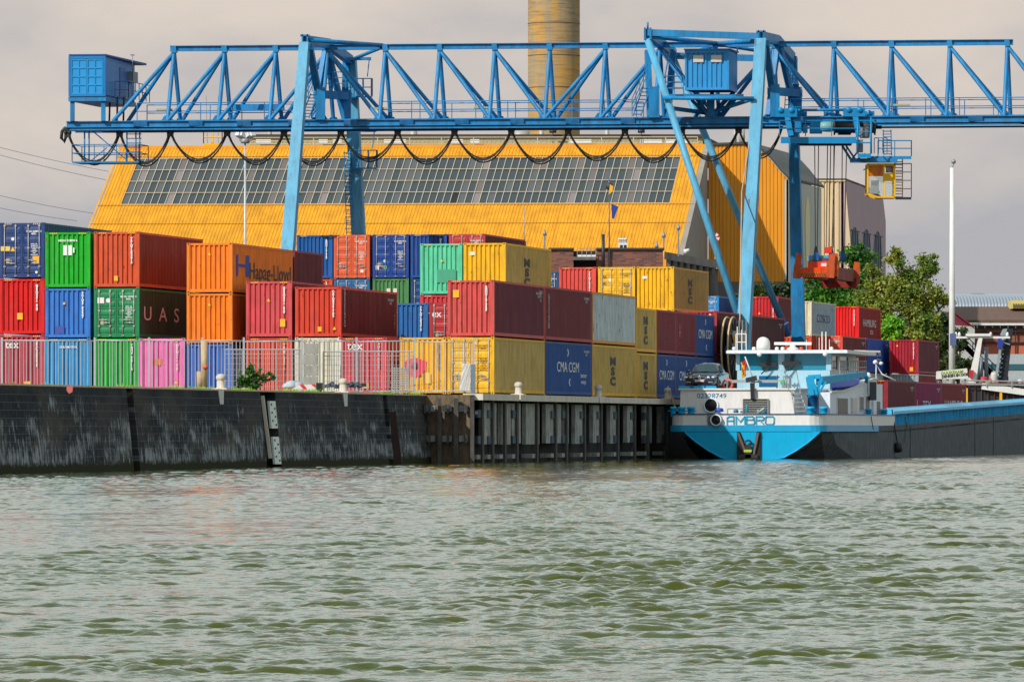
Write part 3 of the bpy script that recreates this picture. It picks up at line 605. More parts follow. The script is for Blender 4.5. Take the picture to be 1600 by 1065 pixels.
for xr, yt, it in [
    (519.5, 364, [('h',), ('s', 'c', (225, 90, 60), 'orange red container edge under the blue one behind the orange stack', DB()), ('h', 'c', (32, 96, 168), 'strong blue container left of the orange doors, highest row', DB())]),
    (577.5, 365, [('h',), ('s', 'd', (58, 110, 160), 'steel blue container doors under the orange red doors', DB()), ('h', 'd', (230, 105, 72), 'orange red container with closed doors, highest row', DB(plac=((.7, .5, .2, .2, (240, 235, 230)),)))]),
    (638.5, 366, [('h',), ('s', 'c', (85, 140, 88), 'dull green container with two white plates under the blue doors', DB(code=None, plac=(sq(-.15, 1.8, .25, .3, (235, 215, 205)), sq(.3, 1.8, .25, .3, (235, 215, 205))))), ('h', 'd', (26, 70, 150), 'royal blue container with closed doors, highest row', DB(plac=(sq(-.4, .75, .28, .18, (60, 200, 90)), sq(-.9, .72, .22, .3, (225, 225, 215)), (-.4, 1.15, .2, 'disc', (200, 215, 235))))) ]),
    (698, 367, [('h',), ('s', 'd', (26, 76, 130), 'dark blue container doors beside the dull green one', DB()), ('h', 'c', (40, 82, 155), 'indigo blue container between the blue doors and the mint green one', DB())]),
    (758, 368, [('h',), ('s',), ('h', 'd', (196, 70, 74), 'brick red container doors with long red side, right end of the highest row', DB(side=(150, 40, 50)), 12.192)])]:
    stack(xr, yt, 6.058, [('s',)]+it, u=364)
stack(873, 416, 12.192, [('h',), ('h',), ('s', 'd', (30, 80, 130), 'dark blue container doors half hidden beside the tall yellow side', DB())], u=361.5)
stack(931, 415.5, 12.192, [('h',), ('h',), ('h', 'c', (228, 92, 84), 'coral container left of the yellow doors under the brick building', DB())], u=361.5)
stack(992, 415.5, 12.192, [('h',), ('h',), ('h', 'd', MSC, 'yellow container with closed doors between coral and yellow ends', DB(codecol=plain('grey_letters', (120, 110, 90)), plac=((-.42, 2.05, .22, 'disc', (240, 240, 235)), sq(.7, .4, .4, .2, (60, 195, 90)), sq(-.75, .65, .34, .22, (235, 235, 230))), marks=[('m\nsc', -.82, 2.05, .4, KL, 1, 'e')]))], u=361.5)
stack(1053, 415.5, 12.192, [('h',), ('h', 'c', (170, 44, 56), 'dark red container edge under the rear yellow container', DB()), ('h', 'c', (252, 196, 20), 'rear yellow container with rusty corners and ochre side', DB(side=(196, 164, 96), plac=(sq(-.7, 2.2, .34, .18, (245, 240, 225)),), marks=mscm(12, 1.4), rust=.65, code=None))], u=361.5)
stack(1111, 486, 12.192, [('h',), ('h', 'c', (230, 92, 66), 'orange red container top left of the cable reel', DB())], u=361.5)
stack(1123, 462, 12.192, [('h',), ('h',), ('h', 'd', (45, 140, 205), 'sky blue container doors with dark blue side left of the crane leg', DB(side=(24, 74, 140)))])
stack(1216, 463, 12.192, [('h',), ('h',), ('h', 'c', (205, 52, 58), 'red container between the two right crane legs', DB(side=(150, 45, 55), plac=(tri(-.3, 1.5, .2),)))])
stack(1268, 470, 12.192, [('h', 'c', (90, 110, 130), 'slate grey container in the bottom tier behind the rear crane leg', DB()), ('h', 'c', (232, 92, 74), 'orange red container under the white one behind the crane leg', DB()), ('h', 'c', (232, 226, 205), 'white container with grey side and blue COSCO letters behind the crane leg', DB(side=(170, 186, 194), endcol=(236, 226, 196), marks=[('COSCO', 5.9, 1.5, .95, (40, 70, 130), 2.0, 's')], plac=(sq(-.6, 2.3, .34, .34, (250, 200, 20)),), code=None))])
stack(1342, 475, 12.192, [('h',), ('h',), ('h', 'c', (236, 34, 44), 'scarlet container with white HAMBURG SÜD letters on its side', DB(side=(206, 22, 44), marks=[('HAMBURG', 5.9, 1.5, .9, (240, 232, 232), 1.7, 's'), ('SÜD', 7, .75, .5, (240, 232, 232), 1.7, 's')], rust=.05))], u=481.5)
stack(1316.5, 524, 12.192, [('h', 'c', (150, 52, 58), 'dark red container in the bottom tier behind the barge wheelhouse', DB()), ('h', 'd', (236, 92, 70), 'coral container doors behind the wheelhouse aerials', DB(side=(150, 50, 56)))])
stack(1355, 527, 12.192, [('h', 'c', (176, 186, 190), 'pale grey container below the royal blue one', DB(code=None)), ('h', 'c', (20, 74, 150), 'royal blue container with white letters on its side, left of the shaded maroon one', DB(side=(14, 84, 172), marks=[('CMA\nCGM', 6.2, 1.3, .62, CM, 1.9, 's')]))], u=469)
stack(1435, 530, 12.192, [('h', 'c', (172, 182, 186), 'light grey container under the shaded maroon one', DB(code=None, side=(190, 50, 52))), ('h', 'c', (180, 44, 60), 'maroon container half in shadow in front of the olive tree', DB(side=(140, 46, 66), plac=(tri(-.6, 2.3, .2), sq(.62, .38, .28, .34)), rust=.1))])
# ---------------------------------------------------------------- gantry crane
CB = paint((52, 138, 196), .80, .48, .4, .12, name='crane_blue', scale=.6); CBL = paint((104, 176, 212), .80, .5, .3, .1, name='crane_leg_blue', scale=.6)
CABLE = plain('black_cable', (18, 18, 20), .6); MG = plain('grey_metal', (150, 152, 155), .45, .2)
def YG(x): return 368-.00472*(x-1200)          # depth of the girder's middle plane under photo column x
UV = EU(0, 1, 0)-EU(0, 0, 0)                    # unit vector along the quay
def GX(x, z, du=0.0):                           # point on the girder plane at column x and height z, moved du metres along the quay
    p = P(x, HY, YG(x)); p.z = z; return p+UV*du
def zg(y, x=1200): return HC+(HY-y)/F*YG(x)
ZT = zg(69); ZB = zg(190); HB = 1.55            # chord centres, half distance between the bottom chords
crane = thing('gantry_crane', 'tall blue lattice gantry crane spanning the container stacks', 'gantry crane', (GX(800, 0).x, GX(800, 0).y, YZ))
b = MB(); b.ibeam(GX(266, ZT), GX(1583, ZT), .36, .36)
NODES = [272, 351, 431, 512, 602, 687, 773, 859, 946, 1031, 1117, 1209, 1303, 1393, 1484, 1574, 1660]
for x in NODES[:-1]: b.beam(GX(x-4, ZT-.1), GX(x+4, ZT-.06), .45, .42)
b.build('top_chord', CB, crane)
for s in (-1, 1):
    b = MB(); b.ibeam(GX(115, ZB, s*HB), GX(1672, ZB-.0, s*HB), .38, .42)
    b.beam(GX(120, ZB-.34, s*HB), GX(1600, ZB-.34, s*HB), .16, .12); b.build('bottom_chord', CB, crane)
    b = MB(); b.beam(GX(112, ZB-.30, s*HB*.55), GX(1220, ZB-.30, s*HB*.55), .25, .22); b.build('cable_rail', paint((20, 70, 130), .7, .5), crane)
for i, x in enumerate(NODES[:-1]):
    for s in (-1, 1):
        b = MB(); b.smooth = True; b.tube([GX(x, ZT-.2), GX(x, ZB+.2, s*HB)], .135, 12, caps=False); b.build('truss_post', CB, crane)
BOT = NODES
dg = [(187, 272), (272, 351), (351, 431), (431, 512), (602, 512), (687, 602), (773, 687), (859, 773), (859, 946), (946, 1031), (1117, 1031), (1117, 1209), (1303, 1209), (1393, 1303), (1484, 1393), (1574, 1484), (1660, 1574)]
for xb, xt in dg:
    for s in (-1, 1):
        b = MB(); b.tube([GX(xt, ZT-.25), GX(xb+(-6 if xb < xt else -6)*0, ZB+.2, s*HB)], .13, 12, caps=False); b.build('diagonal_brace', CB, crane)
for x in [230, 316, 391, 471, 557, 644, 730, 816, 902, 988, 1074, 1256, 1348, 1438, 1529]:
    for s in (-1, 1):
        b = MB(); p = GX(x, ZB, s*HB); b.beam(p-Vector((.45, 0, 0)), p+Vector((.45, 0, 0)), .5, .3); b.build('splice_plate', paint((34, 104, 160), .8, .5, .4, .2), crane)
for i, x in enumerate(NODES[:-2]):
    for s in (-1, 1):
        b = MB(); p = GX(x, ZB+.3, s*HB); b.prism([p+Vector((-.42, -.02, -.1)), p+Vector((.42, -.02, -.1)), p+Vector((.2, -.02, .24)), p+Vector((-.2, -.02, .24))], (0, .05, 0)); b.build('gusset_plate', CB, crane)
for i in range(len(NODES)-2):
    b = MB(); b.tube([GX(NODES[i], ZB-.15, -HB if i % 2 else HB), GX(NODES[i+1], ZB-.15, HB if i % 2 else -HB)], .07, 6); b.build('wind_brace', CB, crane)
# walkway and railings over the bottom chords
b = MB(); b.hexa([GX(215, ZB+.22, -HB+.2), GX(1665, ZB+.22, -HB+.2), GX(1665, ZB+.22, HB-.2), GX(215, ZB+.22, HB-.2)], [GX(215, ZB+.27, -HB+.2), GX(1665, ZB+.27, -HB+.2), GX(1665, ZB+.27, HB-.2), GX(215, ZB+.27, HB-.2)])
b.build('walkway', CB, crane)
def railing(b, pts, h=1.05, r=.03, step=1.6, rails=(1.0, .52), vertical=True):
    pts = [Vector(p) for p in pts]; Zu = Vector((0, 0, 1))
    for p, q in zip(pts[:-1], pts[1:]):
        for f in rails: b.tube([p+Zu*h*f, q+Zu*h*f], r, 5)
        n = max(1, int((q-p).length/step))
        for i in range(n+1): m = p.lerp(q, i/n); b.tube([m, m+Zu*h], r, 5)
for s in (-.75, .75):
    for x0, x1 in ((222, 470), (600, 1000), (1240, 1662)):
        b = MB(); railing(b, [GX(x0, ZB+.27, s*HB), GX(x1, ZB+.27, s*HB)], 1.12, .032, 2.0); b.build('railing', CB, crane)
for x in (265, 600, 1413, 760):
    b = MB(); b.beam(GX(x-13, ZB+.95, -HB*.75), GX(x+13, ZB+.95, -HB*.75), .12, .12); b.build('strip_lamp', plain('lamp_housing', (170, 165, 120), .6), crane)
b = MB(); b.beam(GX(360, ZB+1.15, .6), GX(440, ZB+1.15, .6), .5, .4); b.build('cable_duct', CB, crane)
# legs. u offsets from the girder plane: feet at -9.4 and +9.4, heads at -5.4 and +5.4
def leg(name, x0, y0, x1, y1, du0, du1, w0, w1, d0, d1, mat, foot=None):
    """box leg; (x0,y0) head, (x1,y1) lower point; carried on to the ground"""
    Y0 = YG(x0)+du0*CT; Y1 = YG(x1)+du1*CT
    a = P(x0, y0, Y0); c = P(x1, y1, Y1); k = (a.z-YZ-.7)/(a.z-c.z); g = a+(c-a)*k
    wf = w0+(w1-w0)*k; df = d0+(d1-d0)*k
    b = MB(); ax = EU(1, 0, 0)-EU(0, 0, 0)
    A = [g-ax*wf/2-UV*df/2, g+ax*wf/2-UV*df/2, g+ax*wf/2+UV*df/2, g-ax*wf/2+UV*df/2]
    B = [a-ax*w0/2-UV*d0/2, a+ax*w0/2-UV*d0/2, a+ax*w0/2+UV*d0/2, a-ax*w0/2+UV*d0/2]
    b.hexa(A, B); o = b.build(name, mat, crane)
    return a, g
fl = leg('leg', 476.5, 66, 454, 340, -5.6, -7.8, .62, .78, .62, .66, CBL)
fr = leg('leg', 1189, 60, 1167, 440, -5.6, -8.2, .72, .78, .55, .95, CBL)
rl = leg('leg', 547, 92, 559, 340, 5.6, 7.2, .80, .86, .5, .6, CBL)
rr = leg('leg', 1238, 88, 1246, 440, 5.6, 8.2, .58, .80, .5, .6, CB)
for (g, o_) in ((fl[1], rl[1]), (fr[1], rr[1])):                  # sill beams with wheel bogies along the rails
    b = MB(); b.beam(g-UV*1.5+Vector((0, 0, .1)), o_+UV*1.5+Vector((0, 0, .1)), .7, .75); b.build('sill_beam', CB, crane)
    for k in (-1.1, 1.1):
        for q_ in (g, o_):
            b = MB(); b.lathe(q_+UV*k+Vector((-.2, 0, -.42)), [(.28, 0), (.3, .05), (.3, .3), (.28, .35)], 18, (1, 0, 0)); b.build('rail_wheel', DARK, crane)
# cross heads over the top chord, and braces on the roof plane
for (f, r_) in ((fl[0], rl[0]), (fr[0], rr[0])):
    b = MB(); mid = (f+r_)/2; mid.z = ZT+.25
    b.beam(f+Vector((0, 0, .12)), mid, .4, .62); b.beam(mid, r_+Vector((0, 0, -.1)), .4, .62); b.build('cross_head', CB, crane)
    b = MB(); b.beam(f+Vector((-.16, 0, .0)), f+Vector((-.16, 0, .5)), .1, .5, up=(0, 1, 0)); b.beam(f+Vector((.16, 0, 0)), f+Vector((.16, 0, .5)), .1, .5, up=(0, 1, 0)); b.beam(f+Vector((-.3, 0, .42)), f+Vector((.3, 0, .42)), .5, .1); b.build('head_bracket', CB, crane)
def tubep(name, p, q, r, mat=CB, n=12):
    b = MB(); b.tube([p, q], r, n); return b.build(name, mat, crane)
pa = P(1012, 62, YG(1012)-5.4); pb = P(1160, 515, YG(1160)-8.6)
tubep('raking_leg', pa, pb, .23, CBL, 16)
pc = P(1052, 92, YG(1052)+5.4); pd = P(1232, 525, YG(1232)+8.8)
tubep('raking_leg', pc, pd, .23, CBL, 16)
for p, q in ((pa, pb), (pc, pd)):
    b = MB(); d = (q-p).normalized(); b.lathe(q-d*.9, [(.23, 0), (.36, .02), (.36, .12), (.23, .14)], 18, d); b.build('pipe_flange', CB, crane)
b = MB(); b.beam(pa+Vector((0, 0, .45)), fr[0]+Vector((0, 0, .12)), .3, .42); b.build('head_beam', CB, crane)
b = MB(); b.beam(pc+Vector((0, 0, .2)), rr[0]+Vector((0, 0, -.2)), .3, .42); b.build('head_beam', CB, crane)
b = MB(); b.beam(pa+Vector((0, 0, .4)), pc+Vector((0, 0, .35)), .4, .6); b.build('cross_head', CB, crane)
b = MB(); b.beam(pa+Vector((-.18, 0, .0)), pa+Vector((-.18, 0, .75)), .12, .5, up=(0, 1, 0)); b.beam(pa+Vector((.18, 0, .0)), pa+Vector((.18, 0, .75)), .12, .5, up=(0, 1, 0)); b.tube([pa+Vector((0, 0, .7)), pa+Vector((0, 0, 1.1))], .07, 6); b.build('head_bracket', CB, crane)
tubep('roof_brace', fl[0]+Vector((.2, 0, .15)), GX(598, ZT+.1), .14); tubep('roof_brace', rl[0]+Vector((0, 0, -.1)), GX(598, ZT), .12)
tubep('roof_brace', pa+Vector((.2, 0, .2)), GX(1122, ZT+.05), .15); tubep('roof_brace', fr[0]+Vector((-.2, 0, -.1)), GX(1122, ZT+.05), .15)
tubep('roof_brace', pc, GX(1122, ZT), .12); tubep('roof_brace', rr[0], GX(1122, ZT), .12)
# inner struts from the heads down to the girder saddles
def strut(p, q, w, h=None, name='saddle_strut'):
    b = MB(); b.beam(p, q, w, h or w); return b.build(name, CB, crane)
for (f, r_, xs) in ((fl[0], rl[0], 508), (fr[0], rr[0], 1215)):
    strut(f+Vector((.3, 0, -.3)), GX(xs-3, ZB+2.3, -HB), .42); strut(GX(xs, ZT-.2), GX(xs-8, ZB+.3, -HB-.1), .32, .32)
    strut(r_+Vector((-.3, 0, -.4)), GX(xs+22, ZB+2.3, HB), .42); strut(GX(xs+4, ZT-.2), GX(xs+22, ZB+.3, HB+.1), .32, .32)
    b = MB(); c = GX(xs+2, ZB+1.2, -HB); b.beam(c-Vector((0, 0, 1)), c+Vector((0, 0, 1.1)), .6, .7, up=(0, 1, 0)); b.build('saddle_box', CB, crane)
    b = MB(); c = GX(xs+24, ZB+1.2, HB); b.beam(c-Vector((0, 0, 1)), c+Vector((0, 0, 1.1)), .6, .7, up=(0, 1, 0)); b.build('saddle_box', CB, crane)
    b = MB(); a1 = GX(xs-5, ZB+1.9, -HB); a2 = GX(xs+28, ZB+1.9, HB); b.beam(a1, a2, .45, .5); b.build('saddle_beam', CB, crane)
# saddle of the raking legs: box, brace tube below the machine house, V stays
strut(GX(1023, ZB+.25, -HB), GX(1014, ZT-.4, -HB*.3), .38, .38); strut(GX(1036, ZB+.25, HB), GX(1045, ZT-.2, HB), .42, .42)
b = MB(); c = GX(1029, ZB+1.2, -HB); b.beam(c-Vector((0, 0, 1)), c+Vector((0, 0, 1.0)), .7, .8, up=(0, 1, 0)); b.build('saddle_box', CB, crane)
tubep('brace_tube', P(1035, 153, YG(1035)-6.5), P(1178, 154, YG(1178)-6.6), .13)
tubep('brace_tube', P(1040, 168, YG(1040)-3), P(1100, 176, YG(1100)-1), .14); tubep('brace_tube', P(1172, 156, YG(1172)-3), P(1110, 176, YG(1110)-1), .14)
for xa, xb in ((1112, 1088), (1114, 1140), (1128, 1150), (1090, 1108)): strut(GX(xa, ZB+.25, -.8), GX(xb, zg(158), -1.6), .17, name='platform_stay')
b = MB(); b.beam(GX(1117, ZB+.3, -1.5), GX(1117, zg(156), -1.5), .5, .4, up=(0, 1, 0)); b.build('platform_post', CB, crane)
# machine platform and house between the right legs
YH = -3.1
b = MB(); A = [P(1038, 148, YG(1040)-4.2), P(1150, 148, YG(1150)-4.2), P(1162, 147, YG(1162)+.4), P(1050, 147, YG(1050)+.4)]
b.hexa([p-Vector((0, 0, .26)) for p in A], A); b.build('machine_platform', CB, crane)
b = MB(); railing(b, [P(1034, 147.5, YG(1040)-4.1), P(1068, 147.5, YG(1068)-4.1)], 1.15, .03, .55, (1, .66, .33)); railing(b, [P(1040, 146.5, YG(1040)), P(1068, 146.5, YG(1068))], 1.15, .03, .55, (1, .66, .33)); b.build('platform_railing', CB, crane)
def house(name, xl, xr, ytop, ybot, du, dep, label, doors=False):
    Y0 = YG(xl)+du; p0 = P(xl, ybot, Y0); p1 = P(xr, ybot, YG(xr)+du); H = P(xl, ytop, Y0).z-p0.z
    w = (p1-p0).length; ax = (p1-p0).normalized(); ax.z = 0; t = bpy.data.objects.new(name, None)
    b = MB(); o = p0; up = Vector((0, 0, 1)); n = ax.cross(up)
    return o, ax, w, H
o, ax, w, H = house('e', 1070, 1139, 79, 141, -4.0, 3, '')
b = MB(); n = Vector((ax.y, -ax.x, 0)).normalized(); up = Vector((0, 0, 1)); dv = UV*3.0
corr(b, o+ax*.12+up*.15, ax, up, n, w-.24, H-.3, .31, .08)
for a in (0, w-.12): b.beam(o+ax*(a+.06), o+ax*(a+.06)+up*H, .12, .12, up=(0, 1, 0))
b.beam(o+up*.08, o+ax*w+up*.08, .12, .16); b.beam(o+up*(H-.08), o+ax*w+up*(H-.08), .12, .16)
b.prism([o+ax*w, o+ax*w+dv, o+ax*w+dv+up*H, o+ax*w+up*H], -ax*.05); b.prism([o, o+dv, o+dv+up*H, o+up*H], ax*.05); b.prism([o+dv, o+dv+ax*w, o+dv+ax*w+up*H, o+dv+up*H], UV*-.05)
mh = b.build('machine_house', paint((66, 148, 206), .85, .42, .15), crane)
b = MB(); b.hexa([o-n*-.15+up*(H+.01)-ax*.05, o+n*.15+ax*(w+.1)+up*(H+.01), o+dv+ax*(w+.1)+up*(H+.01), o+dv-ax*.05+up*(H+.01)], [o+n*.15+up*(H+.1)-ax*.05, o+n*.15+ax*(w+.1)+up*(H+.1), o+dv+ax*(w+.1)+up*(H+.1), o+dv-ax*.05+up*(H+.1)]); b.build('house_roof', CB, mh)
for f in (.19, .60):
    b = MB(); c = o+ax*w*f+up*(H*.70)+n*.01; b.prism([c, c+ax*.66, c+ax*.66+up*.44, c+up*.44], n*.05); b.build('house_window', plain('beige_blind', (215, 200, 185), .5), mh)
for f in (.22, .55):
    b = MB(); c = o+ax*w*f+up*.03+n*.01; b.prism([c, c+ax*.5, c+ax*.5+up*.1, c+up*.1], n*.02); b.build('forklift_pocket', DARK, mh)
tubep('house_stay', GX(1157, ZT-.3, -1), P(1145, 120, YG(1145)-2), .05); tubep('house_stay', GX(1052, ZT-.3, -1), P(1038, 122, YG(1040)-3), .05)
# electrical container at the left end
o, ax, w, H = house('e', 109, 163, 88, 151, -2.2, 3, ''); n = Vector((ax.y, -ax.x, 0)).normalized()
dv = UV*7.0
def wallp(b, pts, v): b.prism(pts, v)
b = MB(); R2 = ax*w
for (p0, p1) in ((o+R2, o+R2+dv), (o, o+dv)): b.prism([p0, p1, p1+up*H, p0+up*H], ax*(-.05 if p0 == o+R2 else .05))
b.prism([o+dv, o+dv+R2, o+dv+R2+up*H, o+dv+up*H], -UV*.05); b.prism([o, o+R2, o+R2+dv, o+dv], up*.12)
for a in (0, w): b.beam(o+ax*a, o+ax*a+up*H, .16, .16, up=(0, 1, 0))
b.beam(o+up*.08, o+R2+up*.08, .14, .16); b.beam(o+up*(H-.08), o+R2+up*(H-.08), .14, .16)
eh = b.build('electrical_house', paint((50, 128, 192), .8, .45, .15), crane)
for k in (0, 1):
    b = MB(); c = o+ax*(.1+k*(w/2-.08))+up*.17; ww = w/2-.13
    b.prism([c, c+ax*ww, c+ax*ww+up*(H-.36), c+up*(H-.36)], -n*.05)
    for f in (0, .48, .96): b.beam(c+ax*ww*(f+.02)+n*.02, c+ax*ww*(f+.02)+up*(H-.36)+n*.02, .07, .06, up=(0, 1, 0))
    for j in range(5): z = j*(H-.42)/4+.03; b.beam(c+up*z+n*.02, c+ax*ww+up*z+n*.02, .06, .08)
    dd = b.build('house_door', paint((60, 148, 208), .85, .42, .12), eh)
b = MB(); b.hexa([o+n*.1+up*(H+.02)-ax*.05, o+n*.1+R2+ax*.1+up*(H+.02), o+dv+UV*1.4+R2+ax*.4+up*(H-.10), o+dv+UV*1.4-ax*.05+up*(H-.10)], [o+n*.1+up*(H+.12)-ax*.05, o+n*.1+R2+ax*.1+up*(H+.12), o+dv+UV*1.4+R2+ax*.4+up*(H+.04), o+dv+UV*1.4-ax*.05+up*(H+.04)]); b.build('house_roof', paint((24, 84, 150), .8, .5), eh)
b = MB(); c = o+R2+dv*.5; b.prism([c+up*.15, c+UV*1.4+up*.15, c+UV*1.4+up*2.1, c+up*2.1], ax*.04); b.build('side_door', paint((20, 96, 168), .8, .45), eh)
b = MB(); c = o+R2+dv*.78+up*1.25; b.prism([c, c+UV*1.1, c+UV*1.1+up*.7, c+up*.7], ax*.35)
b.build('air_conditioner', plain('grey_unit', (120, 125, 130), .5), eh)
for a in (.12, w-.12): strut(o+ax*a+n*-.3-up*.0, Vector((o+ax*a-n*.3).to_tuple()[:2]+(ZB+.2,)), .28, name='house_post')
b = MB(); b.prism([o-up*.02-ax*.1, o-up*.02+R2+ax*.1, o-up*.02+R2+ax*.1+dv, o-up*.02+dv-ax*.1], -up*.28); b.build('house_platform', CB, crane)
b = MB(); railing(b, [o+R2+ax*.1+dv*.3, o+R2+ax*1.0+dv*.3, o+R2+ax*1.0+dv], 1.1, .03, .7, (1, .5)); b.build('house_railing', CB, crane)
for x in (168, 180, 190): 
    b = MB(); b.tube([GX(x, ZB+.2, .4), GX(x+1, ZB+1.9, .4)], .07, 6); b.build('cable_riser', DARK, crane)
b = MB(); b.tube([P(207, 88, YG(200)+3), P(207, 118, YG(200)+3)], .035, 6); b.tube([P(204, 86, YG(200)+3), P(210, 86, YG(200)+3)], .05, 5); b.build('aerial', MG, crane)
# service basket hanging below the left end
b = MB(); base = [GX(121, zg(248), -1.2), GX(225, zg(248), -1.2), GX(225, zg(248), 1.0), GX(121, zg(248), 1.0)]
b.hexa([p-Vector((0, 0, .1)) for p in base], base); railing(b, base+[base[0]], 1.1, .03, 1.3, (1, .5))
for x in (139, 146, 205, 219, 225): b.tube([GX(x, ZB-.2, -1.0), GX(x, zg(248), -1.0)], .055, 6)
for k in range(6): b.tube([GX(205, zg(205+k*7), -1.0), GX(228, zg(205+k*7), -1.0)], .03, 5)
b.tube([GX(146, ZB-.2, -1), GX(205, zg(246), -1)], .04, 5); b.tube([GX(150, zg(246), -1), GX(174, zg(226), -1)], .04, 5)
b.build('service_basket', CB, crane)
# festoon cables
fx = [112, 193] + [272+88.6*i for i in range(12)]
fx = fx[:13]+[1225]
for i in range(len(fx)-1):
    a, c = fx[i], fx[i+1]; 
    b = MB()
    for dz, du in ((0, -.9), (-.25, -.7), (-.12, -1.05)):
        pts = []
        for k in range(15):
            t = k/14; x = a+(c-a)*t; y0 = 202; sag = ((45 if i < 12 else 40)+[0, 2.5, -2, 1, 3, -3, 1.5, -1, 2, -2.5, 1, -1.5, 0][i])*(1-(2*t-1)**2)**.9
            p = GX(x, zg(y0+sag)+dz*(4*t*(1-t)), du); pts.append(p)
        b.tube(pts, .05, 6)
    b.build('festoon_cable', CABLE, crane)
    b = MB(); p = GX(a, zg(203), -.9); b.beam(p-Vector((.0, 0, .25)), p+Vector((0, 0, .3)), .42, .4, up=(0, 1, 0)); b.lathe(p+Vector((-.14, -.25, .05)), [(.11, 0), (.11, .5)], 10, (0, 1, 0)); b.lathe(p+Vector((.14, -.25, .05)), [(.11, 0), (.11, .5)], 10, (0, 1, 0)); b.build('cable_carrier', DARK, crane)
b = MB(); b.tube([GX(118, zg(196), -1), GX(108, zg(195), -1), GX(104, zg(200), -1), GX(103, zg(211), -1), GX(107, zg(217), -1), GX(110, zg(208), -1)], .11, 7); b.build('cable_end', CABLE, crane)
# rear left leg: ladder and round platforms
for yy, xx in ((262, 570), (150, 562)):
    Yl = YG(560)+5.5; b = MB(); A = [P(xx-22, yy, Yl-1.2), P(xx+18, yy, Yl-1.2), P(xx+20, yy, Yl+1.6), P(xx-22, yy, Yl+1.6)]
    b.hexa([p-Vector((0, 0, .1)) for p in A], A); railing(b, A+[A[0]], 1.15, .03, .45, (1, .5)); b.build('leg_platform', CB, crane)
    b = MB(); b.beam(P(xx-24, yy-58, Yl-.9), P(xx+18, yy-58, Yl-.9), .16, .2); b.tube([P(xx+15, yy-58, Yl-.9), P(xx+12, yy-30, Yl-.9)], .035, 5); b.build('lifting_davit', CB, crane)
def ladder(b, p, q, w, n, r=.028):
    p = Vector(p); q = Vector(q); s_ = Vector((w/2, 0, 0)); b.tube([p-s_, q-s_], r, 5); b.tube([p+s_, q+s_], r, 5)
    for i in range(n): m = p.lerp(q, (i+.5)/n); b.tube([m-s_, m+s_], r*.8, 4)
b = MB(); Yl = YG(545)+6.2; ladder(b, P(543, 236, Yl), P(547, 366, Yl), .45, 22)
for y in range(240, 366, 9): b.tube([P(539, y, Yl-.2), P(540, y+.1, Yl-.6), P(546, y+.1, Yl-.6), P(550, y, Yl-.1)], .02, 4)
b.build('leg_ladder', CB, crane)
b = MB(); ladder(b, GX(488, ZB+.3, -1.9), GX(503, ZB+1.9, -1.9), .5, 8, .04); railing(b, [GX(483, ZB+.3, -2.2), GX(507, ZB+2.6, -2.2)], 1.1, .03, .6, (1, .66, .33)); b.build('walkway_stairs', CB, crane)
b = MB(); ladder(b, GX(1004, ZB+.3, -1.9), GX(1020, ZB+2.2, -1.9), .5, 8, .04); railing(b, [GX(998, ZB+.3, -2.2), GX(1022, ZB+2.6, -2.2)], 1.1, .03, .6, (1, .66, .33)); b.build('walkway_stairs', CB, crane)
for xx in (1222, 1228): 
    b = MB(); ladder(b, GX(xx, ZB+.4, 2.0), GX(xx+4, ZB+4.2, 2.2), .4, 12, .03); b.build('cage_ladder', CB, crane)
b = MB(); railing(b, [GX(500, ZB+2.3, 0), GX(540, ZB+2.3, 0)], 1.1, .03, .6, (1, .66, .33)); b.build('saddle_railing', CB, crane)
# cable reel and switch box on the front right leg
Yr = YG(1150)-16.6; rc = P(1141, 546, Yr)
b = MB(); axr = (EU(1, 0, 0)-EU(0, 0, 0)); R_ = 2.0
b.lathe(rc-axr*.28, [(R_, 0), (R_, .05), (R_-.12, .08), (R_-.9, .1), (.5, .14)], 40, axr); b.lathe(rc+axr*.28, [(R_, 0), (R_, -.05), (R_-.12, -.08), (R_-.9, -.1), (.5, -.14)], 40, axr)
b.build('cable_reel', plain('dark_reel', (40, 36, 38), .6), crane)
for dr in (-.2, .2):
    b = MB(); pts = [rc+axr*dr+Vector((0, 0, 1))*math.sin(a*math.pi/20)*R_*1.0+UV*math.cos(a*math.pi/20)*R_ for a in range(41)]; b.tube(pts, .06, 6); b.build('reel_rim', plain('reel_rim', (225, 190, 140), .5), crane)
b = MB()
for a in range(12): b.tube([rc+axr*.33, rc+axr*.33+(UV*math.cos(a*.5236)+Vector((0, 0, 1))*math.sin(a*.5236))*R_*.95], .05, 5)
b.lathe(rc+axr*.3, [(.5, 0), (.5, .2), (.2, .3)], 16, axr); b.build('reel_spokes', plain('reel_spokes', (70, 64, 62), .6), crane)
b = MB(); p0 = P(1136, 520, Yr-.8); p1 = P(1165, 520, Yr-.8); b.box(p0.x, p1.x, Yr-.8, Yr+.2, P(0, 541, Yr).z, P(0, 517, Yr).z)
sb = b.build('switch_box', plain('grey_cabinet', (205, 200, 190), .5), crane)
b = MB(); c = P(1148, 530, Yr-.82); b.box(c.x-.13, c.x+.13, Yr-.84, Yr-.79, c.z-.2, c.z+.2); b.build('warning_plate', YEL, sb)
b = MB(); b.box(P(1130, 0, Yr-.6).x, P(1172, 0, Yr).x, Yr-.9, Yr+1.0, P(0, 552, Yr).z, P(0, 541, Yr).z); b.build('box_platform', CB, crane)
b = MB()
for x in (1155, 1160, 1166): b.tube([P(x, 552, Yr-.9), P(x, 500, Yr-.9)], .045, 5)
b.build('ladder_guard', MG, crane)
b = MB(); b.tube([P(1153, 548, Yr-.9), P(1156, 500, Yr-.5), P(1159, 300, YG(1159)-7.7), P(1176, 190, YG(1176)-6.5)], .045, 6); b.build('leg_cable', plain('beige_cable', (190, 165, 140), .6), crane)

